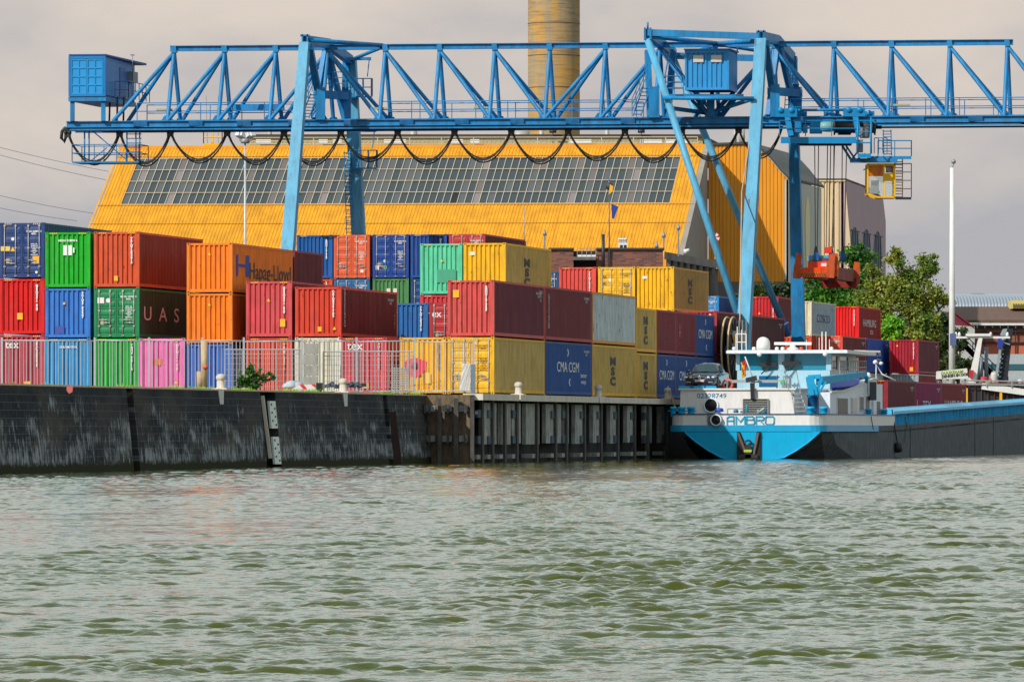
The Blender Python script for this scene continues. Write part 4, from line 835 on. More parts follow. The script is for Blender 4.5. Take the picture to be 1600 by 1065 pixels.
# ---------------------------------------------------------------- trolley, cabin, spreader
TB = paint((40, 134, 188), .82, .4, .15, 0, name='trolley_blue')
tz = thing('crane_trolley', 'blue hoist trolley with railings and winch drum under the girder', 'crane trolley', GX(1290, zg(230)))
def TP(x, y, du): return P(x, y, YG(x)+du)
b = MB(); A = [TP(1220, 214, -2.9), TP(1338, 214, -2.9), TP(1338, 214, 2.6), TP(1220, 214, 2.6)]
b.hexa([p-Vector((0, 0, .42)) for p in A], A); b.build('trolley_deck', TB, tz)
b = MB(); A = [TP(1236, 218, -2.6), TP(1334, 218, -2.6), TP(1334, 218, 2.4), TP(1236, 218, 2.4)]; B_ = [TP(1250, 228, -2.2), TP(1330, 228, -2.2), TP(1330, 228, 2.2), TP(1250, 228, 2.2)]; b.hexa(B_, A); b.build('underside_frame', DARK, tz)
b = MB(); railing(b, [TP(1218, 213, -2.9), TP(1340, 213, -2.9)], 1.0, .035, 1.5, (1, .5)); b.build('deck_railing', TB, tz)
b = MB(); railing(b, [TP(1218, 213, 2.6), TP(1340, 213, 2.6)], 1.0, .035, 1.5, (1, .5)); b.build('deck_railing', TB, tz)
b = MB(); p = TP(1295, 198, -1.6); b.lathe(p, [(.2, 0), (.2, .3), (.55, .32), (.55, .4), (.42, .42), (.42, 2.9), (.55, 2.92), (.55, 3.0), (.15, 3.05), (.15, 3.4)], 20, (1, 0, 0)); b.build('winch_drum', CABLE, tz)
b = MB(); p = TP(1281, 198, -1.7); b.lathe(p, [(.12, 0), (.3, .05), (.34, .4), (.34, .8), (.2, .9)], 16, (1, 0, 0)); b.build('winch_motor', plain('pale_green_motor', (120, 170, 170), .5), tz)
for x0, x1, y0, y1, du in ((1242, 1253, 190, 207, -2.0), (1266, 1285, 190, 208, -1.8), (1270, 1281, 185, 192, -1.6), (1255, 1262, 196, 207, -2.2), (1248, 1256, 192, 204, 1.2), (1310, 1330, 196, 210, 1.0)):
    b = MB(); p = TP(x0, y1, du); q_ = TP(x1, y0, du); b.box(p.x, q_.x, p.y, p.y+.9, p.z, q_.z); b.build('gearbox', TB, tz)
for xx in (1236, 1342):
    for s in (-1, 1):
        b = MB(); p = GX(xx, ZB+.55, s*(HB+.35)); b.beam(p-Vector((.7, 0, .1)), p+Vector((.7, 0, -.1)), .5, .55)
        for k in (-.35, .35): b.lathe(p+Vector((k, -.32, .05)), [(.17, 0), (.19, .05), (.19, .16), (.08, .18), (.08, .26)], 14, (0, 1, 0))
        b.build('wheel_carriage', TB, tz)
        b = MB(); p2 = TP(xx, 213, s*2.2); b.beam(p, p2, .35, .3, up=(0, 1, 0)); b.build('hanger', TB, tz)
b = MB(); b.tube([GX(1246, ZB+.62, -HB-.35), GX(1335, ZB+.62, -HB-.35)], .09, 8); b.build('drive_shaft', TB, tz)
# access tower and gangways toward the cabin
b = MB(); A = [TP(1340, 240, -3.0), TP(1361, 240, -3.0), TP(1361, 240, -.8), TP(1340, 240, -.8)]; b.hexa([p-Vector((0, 0, .28)) for p in A], A)
railing(b, [A[0]+Vector((0, 0, 0)), A[1]], 2.1, .045, 1, (1, .66, .33)); railing(b, [A[1], A[2]], 2.1, .045, 1, (1, .66, .33))
for p in A: b.tube([p, p+Vector((0, 0, 2.3))], .07, 6)
b.build('access_tower', TB, tz)
b = MB(); p = TP(1351, 206, -2.2); b.lathe(p-Vector((0, 0, .4)), [(.3, 0), (.33, .1), (.33, .6), (.28, .7)], 14); b.box(p.x-.5, p.x-.1, p.y, p.y+.6, p.z-1.3, p.z-.5); b.build('hydraulic_unit', plain('grey_unit', (120, 125, 130), .5), tz)
b = MB(); A = [TP(1355, 244, -1.5), TP(1424, 244, -1.5), TP(1424, 244, .6), TP(1355, 244, .6)]; b.hexa([p-Vector((0, 0, .2)) for p in A], A)
railing(b, [TP(1372, 244, -1.5), TP(1424, 244, -1.5), TP(1424, 244, .6), TP(1372, 244, .6)], 1.0, .035, .9, (1, .5)); railing(b, [TP(1366, 240, -1.4), TP(1386, 240, -1.4)], 1.0, .03, .22, (1,))
b.build('gangway', TB, tz)
b = MB(); ladder(b, TP(1386, 203, -1.2), TP(1387, 243, -1.2), .5, 9, .035); b.build('gangway_ladder', TB, tz)
b = MB(); b.beam(TP(1328, 251, -1.5), TP(1402, 251, -1.5), .25, .28); b.beam(TP(1328, 251, .6), TP(1402, 251, .6), .25, .28)
b.tube([TP(1316, 228, -1.5), TP(1330, 250, -1.5)], .09, 6); b.tube([TP(1322, 228, -1.5), TP(1337, 250, -1.5)], .07, 6); b.tube([TP(1330, 250, -1.5), TP(1341, 236, -1.5)], .06, 6); b.tube([TP(1338, 250, -1.5), TP(1352, 240, -1.5)], .06, 6); b.tube([TP(1316, 228, .6), TP(1330, 250, .6)], .09, 6)
b.build('cabin_bracket', CB, tz)
cabn = []
CY_ = paint((245, 190, 20), .8, .4, .1, 0, name='cab_yellow')
Yc = YG(1375)-1.3
def CPt(x, y, d=0): return P(x, y, Yc+d)
cx0, cx1 = CPt(1356, 0).x, CPt(1398, 0).x; zt_, zb2 = CPt(0, 257).z, CPt(0, 308).z; zb1 = CPt(0, 303).z
b = MB(); dp = 1.75
prof = [(cx0, zt_), (cx1, zt_), (cx1, zb2), (CPt(1370, 0).x, zb2), (cx0-.02, zb1)]
def fr_(b, pts, y, w):      # closed frame from bars
    for i in range(len(pts)): 
        a = pts[i]; c = pts[(i+1) % len(pts)]; b.beam((a[0], y, a[1]), (c[0], y, c[1]), w, w, up=(0, 1, 0))
for yy in (Yc, Yc+dp): fr_(b, prof, yy, .11)
for a in prof: b.beam((a[0], Yc, a[1]), (a[0], Yc+dp, a[1]), .11, .11)
xm = CPt(1381, 0).x; b.beam((xm, Yc, zt_), (xm, Yc, zb2), .11, .1, up=(0, 1, 0))
b.box(xm, cx1, Yc-.02, Yc+.05, CPt(0, 283).z, CPt(0, 271).z); b.box(cx0, cx1, Yc, Yc+dp, zt_, zt_+.06); b.box(CPt(1370, 0).x, cx1, Yc, Yc+dp, zb2-.06, zb2)
b.box(xm, cx1, Yc-.02, Yc+.05, CPt(0, 262).z, zt_)
b.box(cx1-.04, cx1+.02, Yc, Yc+dp, CPt(0, 285).z, zt_)
cab = b.build('operator_cabin', CY_, tz)
gm, N_, L_, B2 = pbsdf('cab_glass'); B2.inputs['Transmission Weight'].default_value = .85; B2.inputs['Roughness'].default_value = .03; B2.inputs['Base Color'].default_value = (.75, .82, .82, 1)
for (xa, xb_, ya, yb_) in ((1357, 1380, 276, 303), (1383, 1396, 285, 306)):
    b = MB(); p = CPt(xa, yb_); q_ = CPt(xb_, ya); b.box(p.x, q_.x, Yc-.005, Yc+.01, p.z, q_.z); b.build('cabin_window', gm, cab)
b = MB(); p = CPt(1357, 275.5); q_ = CPt(1380, 259); b.box(p.x, q_.x, Yc-.01, Yc+.02, p.z, q_.z); b.build('sun_visor', paint((225, 125, 20), .8, .5, .45), cab)
b = MB(); p = CPt(1384, 270); q_ = CPt(1395, 260); b.box(p.x, q_.x, Yc-.12, Yc, p.z, q_.z); b.build('cabin_fan_box', plain('fan_box', (70, 60, 45)), cab)
b = MB(); s0 = CPt(1368, 296, .8); b.box(s0.x-.28, s0.x+.28, s0.y, s0.y+.55, s0.z-.25, s0.z-.1); b.box(s0.x-.25, s0.x+.25, s0.y+.5, s0.y+.62, s0.z-.1, s0.z+.6); b.box(s0.x-.1, s0.x+.1, s0.y+.1, s0.y+.3, s0.z-.5, s0.z-.25); b.build('operator_seat', plain('grey_seat', (110, 115, 118), .7), cab)
b = MB(); b.beam(CPt(1353, 296, .1), CPt(1353, 303, .1), .09, .09, up=(0, 1, 0)); b.tube([CPt(1353, 301, .1), CPt(1357, 301, .1)], .03, 5); b.tube([CPt(1349, 266, .1), CPt(1355, 262, .1)], .04, 5); b.build('cabin_lamp', DARK, cab)
b = MB(); A = [P(1399, 308, Yc), P(1424, 308, Yc), P(1424, 308, Yc+1.7), P(1399, 308, Yc+1.7)]; b.hexa([p-Vector((0, 0, .16)) for p in A], A); b.build('cabin_landing', DARK, cab)
b = MB(); railing(b, [A[0], A[1], A[2]], 2.15, .03, 1.2, (1, .75, .5, .25)); ladder(b, P(1404, 246, Yc+.2), P(1404, 310, Yc+.2), .5, 14, .035); b.build('landing_railing', plain('brown_rail', (110, 85, 55), .6), cab)
# spreader hanging from the trolley
sp_o = (P(1293, 415, YG(1293)-1).x, YG(1293)-1, P(0, 415, YG(1293)).z)
SO = paint((240, 88, 22), .85, .45, .35, .2, name='spreader_orange'); SR = paint((160, 50, 35), .7, .6, .5, .6)
spr = thing('container_spreader', 'orange container spreader hanging on steel ropes in front of the green tree', 'spreader', sp_o)
ya = YG(1250)-3.4
def SP(x, y, d=0): return P(x, y, ya+d)
def sbox(name, x0, x1, y0, y1, d0, d1, mat, par=None, shear=0):
    b = MB(); p = SP(x0, y1, d0); q_ = SP(x1, y0, d0); b.box(p.x, q_.x, ya+d0, ya+d1, p.z, q_.z); return b.build(name, mat, par or spr)
# main frame: long box going away to the right
def along(name, x, y0, y1, w, L, mat, d=0, slope=0):
    p = SP(x, y1, d); q_ = SP(x, y0, d); h = q_.z-p.z; c = (p+q_)/2; b = MB(); b.beam(c, c+UV*L+Vector((0, 0, slope)), w, h); return b.build(name, mat, spr)
front = MB(); z0 = SP(0, 433).z; z1 = SP(0, 418).z; xa_, xb_ = SP(1247, 0).x, SP(1302, 0).x
front.prism([(xa_, ya, z0), (xb_, ya, z0), (xb_-.1, ya, z1-.1), (SP(1292, 0).x, ya, z1), (SP(1254, 0).x, ya, z1+.0), (xa_, ya, z0+.25)], (0, .5, 0)); front.build('end_beam', SO, spr)
sbox('hazard_strip', 1249, 1296, 426, 432, -.02, 0, paint((215, 130, 60), .8, .6, .5), None)
b = MB()
for k in range(12):
    x = 1251+k*3.9; s_ = 1 if k < 6 else -1; p = SP(x, 431.5, -.03); q_ = SP(x+3*s_, 426.5, -.03); b.beam(p, q_, .05, .02, up=(0, 1, 0))
b.build('hazard_marking', paint((120, 40, 25), .7, .6), spr)
sbox('upper_frame', 1263, 1296, 408, 419, .3, 1.4, SO); sbox('upper_frame', 1300, 1311, 408, 418, 1.5, 2.6, SO)
sbox('head_block', 1264, 1300, 399, 407, .8, 3.2, paint((110, 180, 215), .8, .4, .3)); sbox('head_block', 1279, 1294, 403, 409, .5, .9, plain('purple_grey_motor', (90, 80, 110)))
along('telescopic_beam', 1301, 417, 436, .55, 7.4, SR, .4); along('telescopic_beam', 1262, 420, 434, .5, 7.4, SR, .4)
b = MB(); p = SP(1304, 417, .35); b.prism([SP(1306, 417, 1.5), SP(1324, 421, 5.2), SP(1320, 439, 4.6), SP(1311, 436, 2.4)], (.06, 0, 0)); b.build('side_plate', plain('pale_pink_plate', (205, 150, 140), .6), spr)
eb = MB(); c = SP(1247, 433)+UV*8.0; c.z = SP(0, 440).z+.1; eb.beam(c-Vector((-.2, 0, 0)), c+Vector((2.5, -.55, 0)), .5, .6); eb.build('end_beam', SR, spr)
for x, y0, y1, d in ((1245, 396, 435, 0), (1337, 409, 444, 7.8), (1297, 398, 434, .1), (1303, 396, 432, .3)):
    b = MB(); p = SP(x, y0, 0); w = .42; P0 = P(x, y1, ya+d); P1 = P(x+1, (y0+y1)/2, ya+d); P2 = P(x+4 if x < 1300 else x+2, y0, ya+d)
    b.beam(P0, P1, .5, .45, up=(0, 1, 0)); b.beam(P1, P2, .45, .4, up=(0, 1, 0), w2=.35, h2=.35); b.build('guide_flipper', paint((215, 95, 50), .8, .6, .5, .5), spr)
for x, d in ((1275, .6), (1299, 1.0), (1317, 3.4)):
    b = MB(); b.beam(SP(x, 408, d), SP(x, 385, d), .45, .5, up=(0, 1, 0), w2=.14, h2=.2); b.build('rope_socket', DARK, spr)
    b = MB(); b.beam(SP(x, 407, d-.3), SP(x, 394, d-.3), .42, .12, up=(0, 1, 0), w2=.2); b.build('socket_plate', paint((20, 95, 160), .8, .5), spr)
sbox('cable_basket', 1289, 1300, 386, 395, .6, 1.4, paint((240, 70, 20), .85, .5))
for x in (1260, 1292): 
    b = MB(); b.lathe(SP(x, 440, 3.5), [(.05, 0), (.22, .03), (.22, .1), (.05, .13)], 12); b.build('twistlock', SR, spr)
b = MB(); p = SP(1283, 413.5, .28); b.box(p.x, p.x+.35, ya+.27, ya+.3, p.z-.1, p.z+.1); b.build('maker_plate', WHITE, spr)
for x0, x1 in ((1273, 1274), (1279, 1277), (1293, 1291), (1298, 1295), (1303, 1302), (1304, 1300), (1316, 1315), (1323, 1319)):
    b = MB(); b.tube([TP(x0, 227, -.5 if x0 < 1300 else 1.5), P(x1, 387, ya+(.8 if x1 < 1300 else 3.0))], .032, 5); b.build('hoist_rope', plain('steel_rope', (95, 80, 75), .5, .3), spr)
# ---------------------------------------------------------------- warehouse, chimney and the buildings behind
def ribbed(name, col, pitch, axis=0, k=.8, dark=.55, rough=.6, w=.35, dirt=.2):
    key = ('rib', name)
    if key in _m: return _m[key]
    m, N, L, B = pbsdf(name); c = [v*k for v in lin(col)]
    tc = N.new('ShaderNodeTexCoord'); sx = N.new('ShaderNodeSeparateXYZ'); L.new(tc.outputs['Object'], sx.inputs[0])
    n = N.new('ShaderNodeTexNoise'); n.inputs['Scale'].default_value = .35; n.inputs['Detail'].default_value = 8; n.inputs['Roughness'].default_value = .65
    mp = N.new('ShaderNodeMapping'); mp.inputs['Scale'].default_value = (2, 2, .6); L.new(tc.outputs['Object'], mp.inputs[0]); L.new(mp.outputs[0], n.inputs['Vector'])
    r = N.new('ShaderNodeMapRange'); r.inputs[1].default_value = .4; r.inputs[2].default_value = .68; r.inputs[4].default_value = dirt; L.new(n.outputs[0], r.inputs[0])
    mx = N.new('ShaderNodeMix'); mx.data_type = 'RGBA'; L.new(r.outputs[0], mx.inputs[0]); mx.inputs[6].default_value = (*c, 1); mx.inputs[7].default_value = (*[v*.45 for v in c], 1)
    mpb = N.new('ShaderNodeMapping'); mpb.inputs['Scale'].default_value = (1.6, .12, .12); L.new(tc.outputs['Object'], mpb.inputs[0])
    nb = N.new('ShaderNodeTexNoise'); nb.inputs['Scale'].default_value = 1.4; nb.inputs['Detail'].default_value = 7; nb.inputs['Roughness'].default_value = .75; L.new(mpb.outputs[0], nb.inputs['Vector'])
    rb_ = N.new('ShaderNodeMapRange'); rb_.inputs[1].default_value = .5; rb_.inputs[2].default_value = .68; rb_.inputs[4].default_value = dirt*.9; L.new(nb.outputs[0], rb_.inputs[0])
    mb_ = N.new('ShaderNodeMix'); mb_.data_type = 'RGBA'; L.new(rb_.outputs[0], mb_.inputs[0]); L.new(mx.outputs[2], mb_.inputs[6]); mb_.inputs[7].default_value = (c[0]*.5, c[1]*.38, c[2]*.5, 1)
    L.new(mb_.outputs[2], B.inputs['Base Color']); B.inputs['Roughness'].default_value = rough; _m[key] = m; return m
WY = ribbed('yellow_corrugated_sheet', (232, 162, 16), .3, k=.82, dirt=.5)
WYD = ribbed('yellow_cladding', (240, 158, 14), .3, k=.8)
def corrface(b, bl, br, tl, tr, pitch, dep, n):
    """corrugated sheet spanning the quad bl,br,tl,tr (ribs run bl->tl)"""
    bl, br, tl, tr = map(Vector, (bl, br, tl, tr)); n = Vector(n).normalized(); N_ = int((br-bl).length/pitch)
    vs = []
    for i in range(N_+1):
        for j, (f, d) in enumerate(((0, 0), (.5, 0), (.62, -dep), (.88, -dep))):
            t = min(1.0, (i+f)/N_) if i < N_ else 1.0
            vs += [bl.lerp(br, t)+n*d*(0 if t >= 1 else 1), tl.lerp(tr, t)+n*d*(0 if t >= 1 else 1)]
    m = len(vs)//2; b.add(vs, [(2*i, 2*i+2, 2*i+3, 2*i+1) for i in range(m-1)])
wh = thing('warehouse', 'huge yellow corrugated warehouse with a sloping front and long window band', 'warehouse', (P(620, 600, 566).x, 566, YZ))
Y0, Y1_ = 550.0, 564.3
BLp = P(119, 402, Y0+2.5); BRp = P(1067, 400, Y0-1.5); zt = P(0, 231, Y1_).z
TLp = P(186, 232, Y1_+2.5); TRp = P(1107, 229, Y1_-1.5); nrm = (BRp-BLp).cross(TLp-BLp).normalized()
if nrm.y > 0: nrm = -nrm
def F2(u_, v_): return (BLp.lerp(BRp, u_)).lerp(TLp.lerp(TRp, u_), v_)
def uvof(x, y):       # photo column/row -> face parameters
    v_ = (402-y)/(402-231.)
    for _ in range(6):
        a = F2(0, v_); c = F2(1, v_); xa = 800+F*a.x/a.y; xc = 800+F*c.x/c.y; u_ = (x-xa)/(xc-xa); p = F2(u_, v_); yy = HY-F*(p.z-HC)/p.y; v_ += (yy-y)/171.
    return u_, v_
u0, v0 = uvof(189, 319); u1, v1 = uvof(212, 247.5)
ur = uvof(1046, 319)[0]
b = MB()
corrface(b, F2(0, 0), F2(1, 0), F2(0, v0), F2(1, v0), .33, .045, nrm)
corrface(b, F2(0, v1), F2(1, v1), F2(0, 1), F2(1, 1), .33, .045, nrm)
corrface(b, F2(0, v0), F2(u0, v0), F2(0, v1), F2(u0, v1), .33, .045, nrm)
corrface(b, F2(ur, v0), F2(1, v0), F2(ur, v1), F2(1, v1), .33, .045, nrm)
b.build('sloping_front', WY, wh)
for v_ in (v0-.012, v1+.012, .30):
    b = MB(); b.beam(F2(.002, v_)+nrm*.03, F2(.998, v_)+nrm*.03, .10, .05, up=nrm); b.build('sheet_lap', plain('dull_ochre_lap', (200, 140, 30), .7), wh)
b = MB(); cols = 75; rows = 4
def pane_mat(name, c, rough): return plain(name, c, rough, 0, .5)
PM = [glass('dark_pane', (62, 76, 82), .25), glass('grey_pane', (96, 102, 106), .35), glass('milky_pane', (150, 140, 140), .5), glass('warm_pane', (120, 112, 110), .5), glass('open_pane', (8, 8, 12), .5)]
rn = random.Random(5); kinds = []
for i in range(cols):
    base = rn.random(); 
    for j in range(rows):
        a0, a1 = u0+(ur-u0)*i/cols, u0+(ur-u0)*(i+1)/cols; c0, c1 = v0+(v1-v0)*j/rows, v0+(v1-v0)*(j+1)/rows
        r = rn.random()*.35+base*.65
        b.mi = 0 if r < .60 else (1 if r < .82 else (3 if r < .9 else 2))
        if i == 45 and j == 0: b.mi = 4
        o_ = nrm*-.12; b.quad(F2(a0, c0)+o_, F2(a1, c0)+o_, F2(a1, c1)+o_, F2(a0, c1)+o_)
gl = b.build('window_band', PM, wh)
b = MB()
for i in range(cols+1):
    a0 = u0+(ur-u0)*i/cols; b.beam(F2(a0, v0)-nrm*.05, F2(a0, v1)-nrm*.05, .06, .05, up=nrm)
for j in range(rows+1):
    c0 = v0+(v1-v0)*j/rows; b.beam(F2(u0, c0)-nrm*.03, F2(ur, c0)-nrm*.03, .07, .05, up=nrm)
b.build('glazing_bars', plain('cream_bars', (205, 190, 165), .6), gl)
M_gw = concrete('grey_render', (165, 158, 150), .75, .4, .25)
def wp(name, pts, vec, mat, par, label=None):
    b = MB(); b.prism(pts, vec); return b.build(name, mat, par, label=label)
wp('front_wall', [F2(0, 0), F2(1, 0), Vector((F2(1, 0).x, F2(1, 0).y, YZ)), Vector((F2(0, 0).x, F2(0, 0).y, YZ))], (0, .5, 0), WYD, wh)
# side triangle at the right end of the slope and wing wall
S_b = F2(1, 0); S_t = F2(1, 1); back = P(1107, 400, Y1_-1); 
wp('slope_end_wall', [S_b+Vector((.02, 0, 0)), S_t+Vector((.02, 0, 0)), Vector((S_t.x+.02, S_t.y+3, S_t.z)), Vector((S_t.x+.02, S_t.y+3, YZ)), Vector((S_b.x+.02, S_b.y, YZ))], (-.5, 0, 0), M_gw, wh)
wp('slope_end_wall', [F2(0, 0), F2(0, 1), Vector((F2(0, 1).x, F2(0, 1).y+6, F2(0, 1).z)), Vector((F2(0, 1).x, F2(0, 1).y+6, YZ)), Vector((F2(0, 0).x, F2(0, 0).y, YZ))], (.4, 0, 0), M_gw, wh)
b = MB(); p = F2(0, 1); q_ = F2(1, 1); b.beam(p+Vector((0, .2, .1)), q_+Vector((0, .2, .1)), .5, .3); b.build('ridge_flashing', WYD, wh)
b = MB(); b.hexa([p+Vector((0, .4, -.2)), q_+Vector((0, .4, -.2)), q_+Vector((4, 42, -.2)), p+Vector((9, 42, -.2))], [p+Vector((0, .4, 0)), q_+Vector((0, .4, 0)), q_+Vector((4, 42, .0)), p+Vector((9, 42, .0))]); b.build('flat_roof', M_gw, wh)
Yw = 567.0
def W_(x, y, d=0): return P(x, y, Yw+d)
# wing: flat top then a curved shoulder falling to the right
arc = [(1107, 228), (1168, 226), (1184, 230), (1196, 241), (1208, 254), (1219, 268), (1232, 281)]
b = MB(); pb_ = [W_(x, y) for x, y in arc]; n_ = Vector((0, -1, 0)); vs = []
import bisect
def ytop(x):
    for (xa, ya), (xb, yb) in zip(arc[:-1], arc[1:]):
        if xa <= x <= xb: return ya+(yb-ya)*(x-xa)/(xb-xa)
    return arc[-1][1]
x = 1107.0; prevd = 0; vs = []
while x < 1232:
    for f, d in ((0, 0), (3.0, 0), (3.4, .07), (5.4, .07), (5.8, 0)):
        xx = min(1232, x+f); vs += [W_(xx, 640, d), W_(xx, ytop(xx), d)]
    x += 5.8
b.add(vs, [(2*i, 2*i+2, 2*i+3, 2*i+1) for i in range(len(vs)//2-1)]); b.build('wing_wall', WYD, wh)
M_roof = ribbed('dark_green_grey_roof', (82, 86, 78), .5, k=.6, dirt=.35)
b = MB(); arc2 = arc[1:]; 
for (xa, ya), (xb, yb) in zip(arc2[:-1], arc2[1:]):
    b.prism([W_(xa, ya-1, -.3), W_(xb, yb-1, -.3), W_(xb, yb-1, 21)-Vector((0, 0, .1)), W_(xa, ya-1, 21)-Vector((0, 0, .1))], (0, 0, .25))
# world-true extrusion along the quay direction
b = MB()
top = [W_(x, y-1, -.2) for x, y in arc]; L_ = UV*21.5
for a, c in zip(top[:-1], top[1:]): b.prism([a, c, c+L_, a+L_], (.05, 0, .22))
b.build('curved_roof', M_roof, wh)
ew = W_(1232, 281); ewl = W_(1232, 640)
b = MB(); b.prism([ew, ew+UV*20, ewl+UV*20, ewl], (-.4, 0, 0)); sw_ = b.build('side_wall', concrete('pale_grey_wall', (196, 196, 186), .85, .3, .15), wh)
b = MB(); c = ew+UV*11.2; c.z = W_(0, 350).z; pts = []
for k in range(24):
    a = k*math.pi/12; r1 = 1.4; h = 3.2 if math.sin(a) > 0 else 6.5; pts.append(c+UV*(r1*math.cos(a)*(1 if math.sin(a) > 0 else (1-.6*abs(math.sin(a)))))+Vector((.02, 0, h*math.sin(a))))
b.prism(pts, (.05, 0, 0)); b.build('oval_window', plain('cream_oval', (232, 220, 165), .6), sw_)
b = MB(); b.box(W_(1108, 0).x, W_(1232, 0).x, Yw-.25, Yw+.4, YZ, W_(0, 440).z); b.build('plinth', ribbed('grey_plinth', (120, 118, 112), .5, k=.6), wh)
# roof strip, railings and equipment on top
b = MB(); zr0 = P(0, 229, 575).z; zr1 = P(0, 209, 575).z; xa_, xb_ = P(386, 0, 575).x, P(1098, 0, 575).x
b.box(xa_, xb_, 575, 585, zr0-.5, zr1-.35); corrface(b, (xa_, 575.0-.03, zr0+.35), (xb_, 574.97, zr0+.35), (xa_, 574.97, zr1-.35), (xb_, 574.97, zr1-.35), .42, .1, (0, -1, 0))
rm = b.build('roof_monitor', ribbed('beige_monitor_sheet', (192, 172, 112), .4, k=.8), wh)
b = MB(); b.box(xa_-.3, xb_+.3, 574.6, 585.3, zr1-.35, zr1-.08); b.build('monitor_eaves', plain('dark_eaves', (70, 55, 40)), rm)
b = MB(); b.prism([Vector((xb_, 575, zr1-.1)), Vector((xb_+2.3, 577, zr1-1.2)), Vector((xb_+2.6, 577, zr0)), Vector((xb_, 575, zr0))], (0, 8, 0)); b.build('monitor_hip', M_roof, rm)
b = MB(); railing(b, [P(390, 230, 570), P(1090, 229, 570)], .95, .05, 3.2, (1, .66, .33)); b.build('roof_railing', plain('cream_rail', (205, 195, 175), .6), wh)
for x in (400, 498, 520, 600, 700, 735, 890, 1000, 1040):
    b = MB(); p = P(x, 221, 574.3); b.box(p.x, p.x+rn.choice((.9, 1.5, 2.2)), 574.2, 574.6, p.z-.15, p.z+.2); b.build('roof_hatch', WHITE, wh)
for x0, x1, y0 in ((388, 392, 198), (418, 425, 199), (945, 952, 200), (1146, 1151, 200), (1155, 1164, 200), (800, 828, 205), (640, 652, 202), (842, 850, 200)):
    b = MB(); p = P((x0+x1)/2, 225, 580); q_ = P(0, y0, 580); b.lathe(p, [((x1-x0)/2/15.3, 0), ((x1-x0)/2/15.3, q_.z-p.z)], 14); b.build('roof_vent', plain('pale_vent', (180, 175, 168), .5, .1), wh)
for x in (864, 1002): 
    b = MB(); p = P(x, 205, 574); b.tube([p+Vector((-.35, 0, 0)), p+Vector((.35, 0, 0))], .2, 10); b.tube([p, p-Vector((0, 0, 1.2))], .05, 5); b.build('flood_light', DARK, wh)
# yellow maintenance lift
lf = thing('maintenance_basket', 'small yellow maintenance basket on the warehouse roof left of the lamp mast', 'work basket', P(331, 228, 568))
b = MB(); A = [P(318, 224, 567), P(347, 224, 567), P(347, 224, 569), P(318, 224, 569)]; b.hexa([p-Vector((0, 0, .3)) for p in A], A); railing(b, A+[A[0]], 1.2, .06, .8, (1, .5)); b.beam(P(332, 232, 568), P(332, 222, 568), .3, .3, up=(0, 1, 0)); b.build('basket_frame', CY_, lf)
b = MB(); b.tube([P(324, 224, 569), P(322, 150, 569)], .03, 5); b.tube([P(341, 224, 569), P(341, 150, 569)], .03, 5); b.build('hoist_cable', MG, lf)
# chimney
def chim_mat():
    m, N, L, B = pbsdf('stained_chimney_concrete'); tc = N.new('ShaderNodeTexCoord')
    mp = N.new('ShaderNodeMapping'); mp.inputs['Scale'].default_value = (.6, .6, .12); L.new(tc.outputs['Object'], mp.inputs[0])
    n = N.new('ShaderNodeTexNoise'); n.inputs['Scale'].default_value = 1.4; n.inputs['Detail'].default_value = 9; n.inputs['Roughness'].default_value = .6; L.new(mp.outputs[0], n.inputs['Vector'])
    r = N.new('ShaderNodeMapRange'); r.inputs[1].default_value = .42; r.inputs[2].default_value = .6; L.new(n.outputs[0], r.inputs[0])
    mx = N.new('ShaderNodeMix'); mx.data_type = 'RGBA'; L.new(r.outputs[0], mx.inputs[0]); mx.inputs[6].default_value = (.30, .235, .14, 1); mx.inputs[7].default_value = (.46, .25, .05, 1)
    sx = N.new('ShaderNodeSeparateXYZ'); L.new(tc.outputs['Object'], sx.inputs[0])
    mp2 = N.new('ShaderNodeMapping'); mp2.inputs['Scale'].default_value = (.35, .35, 5); L.new(tc.outputs['Object'], mp2.inputs[0])
    n2 = N.new('ShaderNodeTexNoise'); n2.inputs['Scale'].default_value = .9; n2.inputs['Detail'].default_value = 8; n2.inputs['Roughness'].default_value = .75; L.new(mp2.outputs[0], n2.inputs['Vector'])
    r2 = N.new('ShaderNodeMapRange'); r2.inputs[1].default_value = .46; r2.inputs[2].default_value = .62; L.new(n2.outputs[0], r2.inputs[0])
    hz = N.new('ShaderNodeMapRange'); hz.inputs[1].default_value = 34; hz.inputs[2].default_value = 44; hz.inputs[3].default_value = .25; hz.inputs[4].default_value = .85; L.new(sx.outputs[2], hz.inputs[0])
    mm = N.new('ShaderNodeMath'); mm.operation = 'MULTIPLY'; L.new(r2.outputs[0], mm.inputs[0]); L.new(hz.outputs[0], mm.inputs[1])
    m2 = N.new('ShaderNodeMix'); m2.data_type = 'RGBA'; L.new(mm.outputs[0], m2.inputs[0]); L.new(mx.outputs[2], m2.inputs[6]); m2.inputs[7].default_value = (.17, .115, .075, 1)
    L.new(m2.outputs[2], B.inputs['Base Color']); B.inputs['Roughness'].default_value = .9
    bb = N.new('ShaderNodeBump'); bb.inputs['Strength'].default_value = .5; bb.inputs['Distance'].default_value = .1; L.new(n2.outputs[0], bb.inputs['Height']); L.new(bb.outputs[0], B.inputs['Normal']); return m
ch = thing('chimney', 'tall round concrete chimney with ochre stains behind the crane', 'chimney', (P(865, 0, 640).x, 640, YZ))
b = MB(); c = (P(865.5, 0, 640).x, 640, YZ); r = 40.5/F*640
b.lathe(c, [(r*1.06, 0), (r*1.0, 30), (r*1.0, 46), (r*.97, 90), (r*.99, 91), (r*.99, 93), (r*.8, 93.2)], 64); b.build('chimney_shaft', chim_mat(), ch)
b = MB()
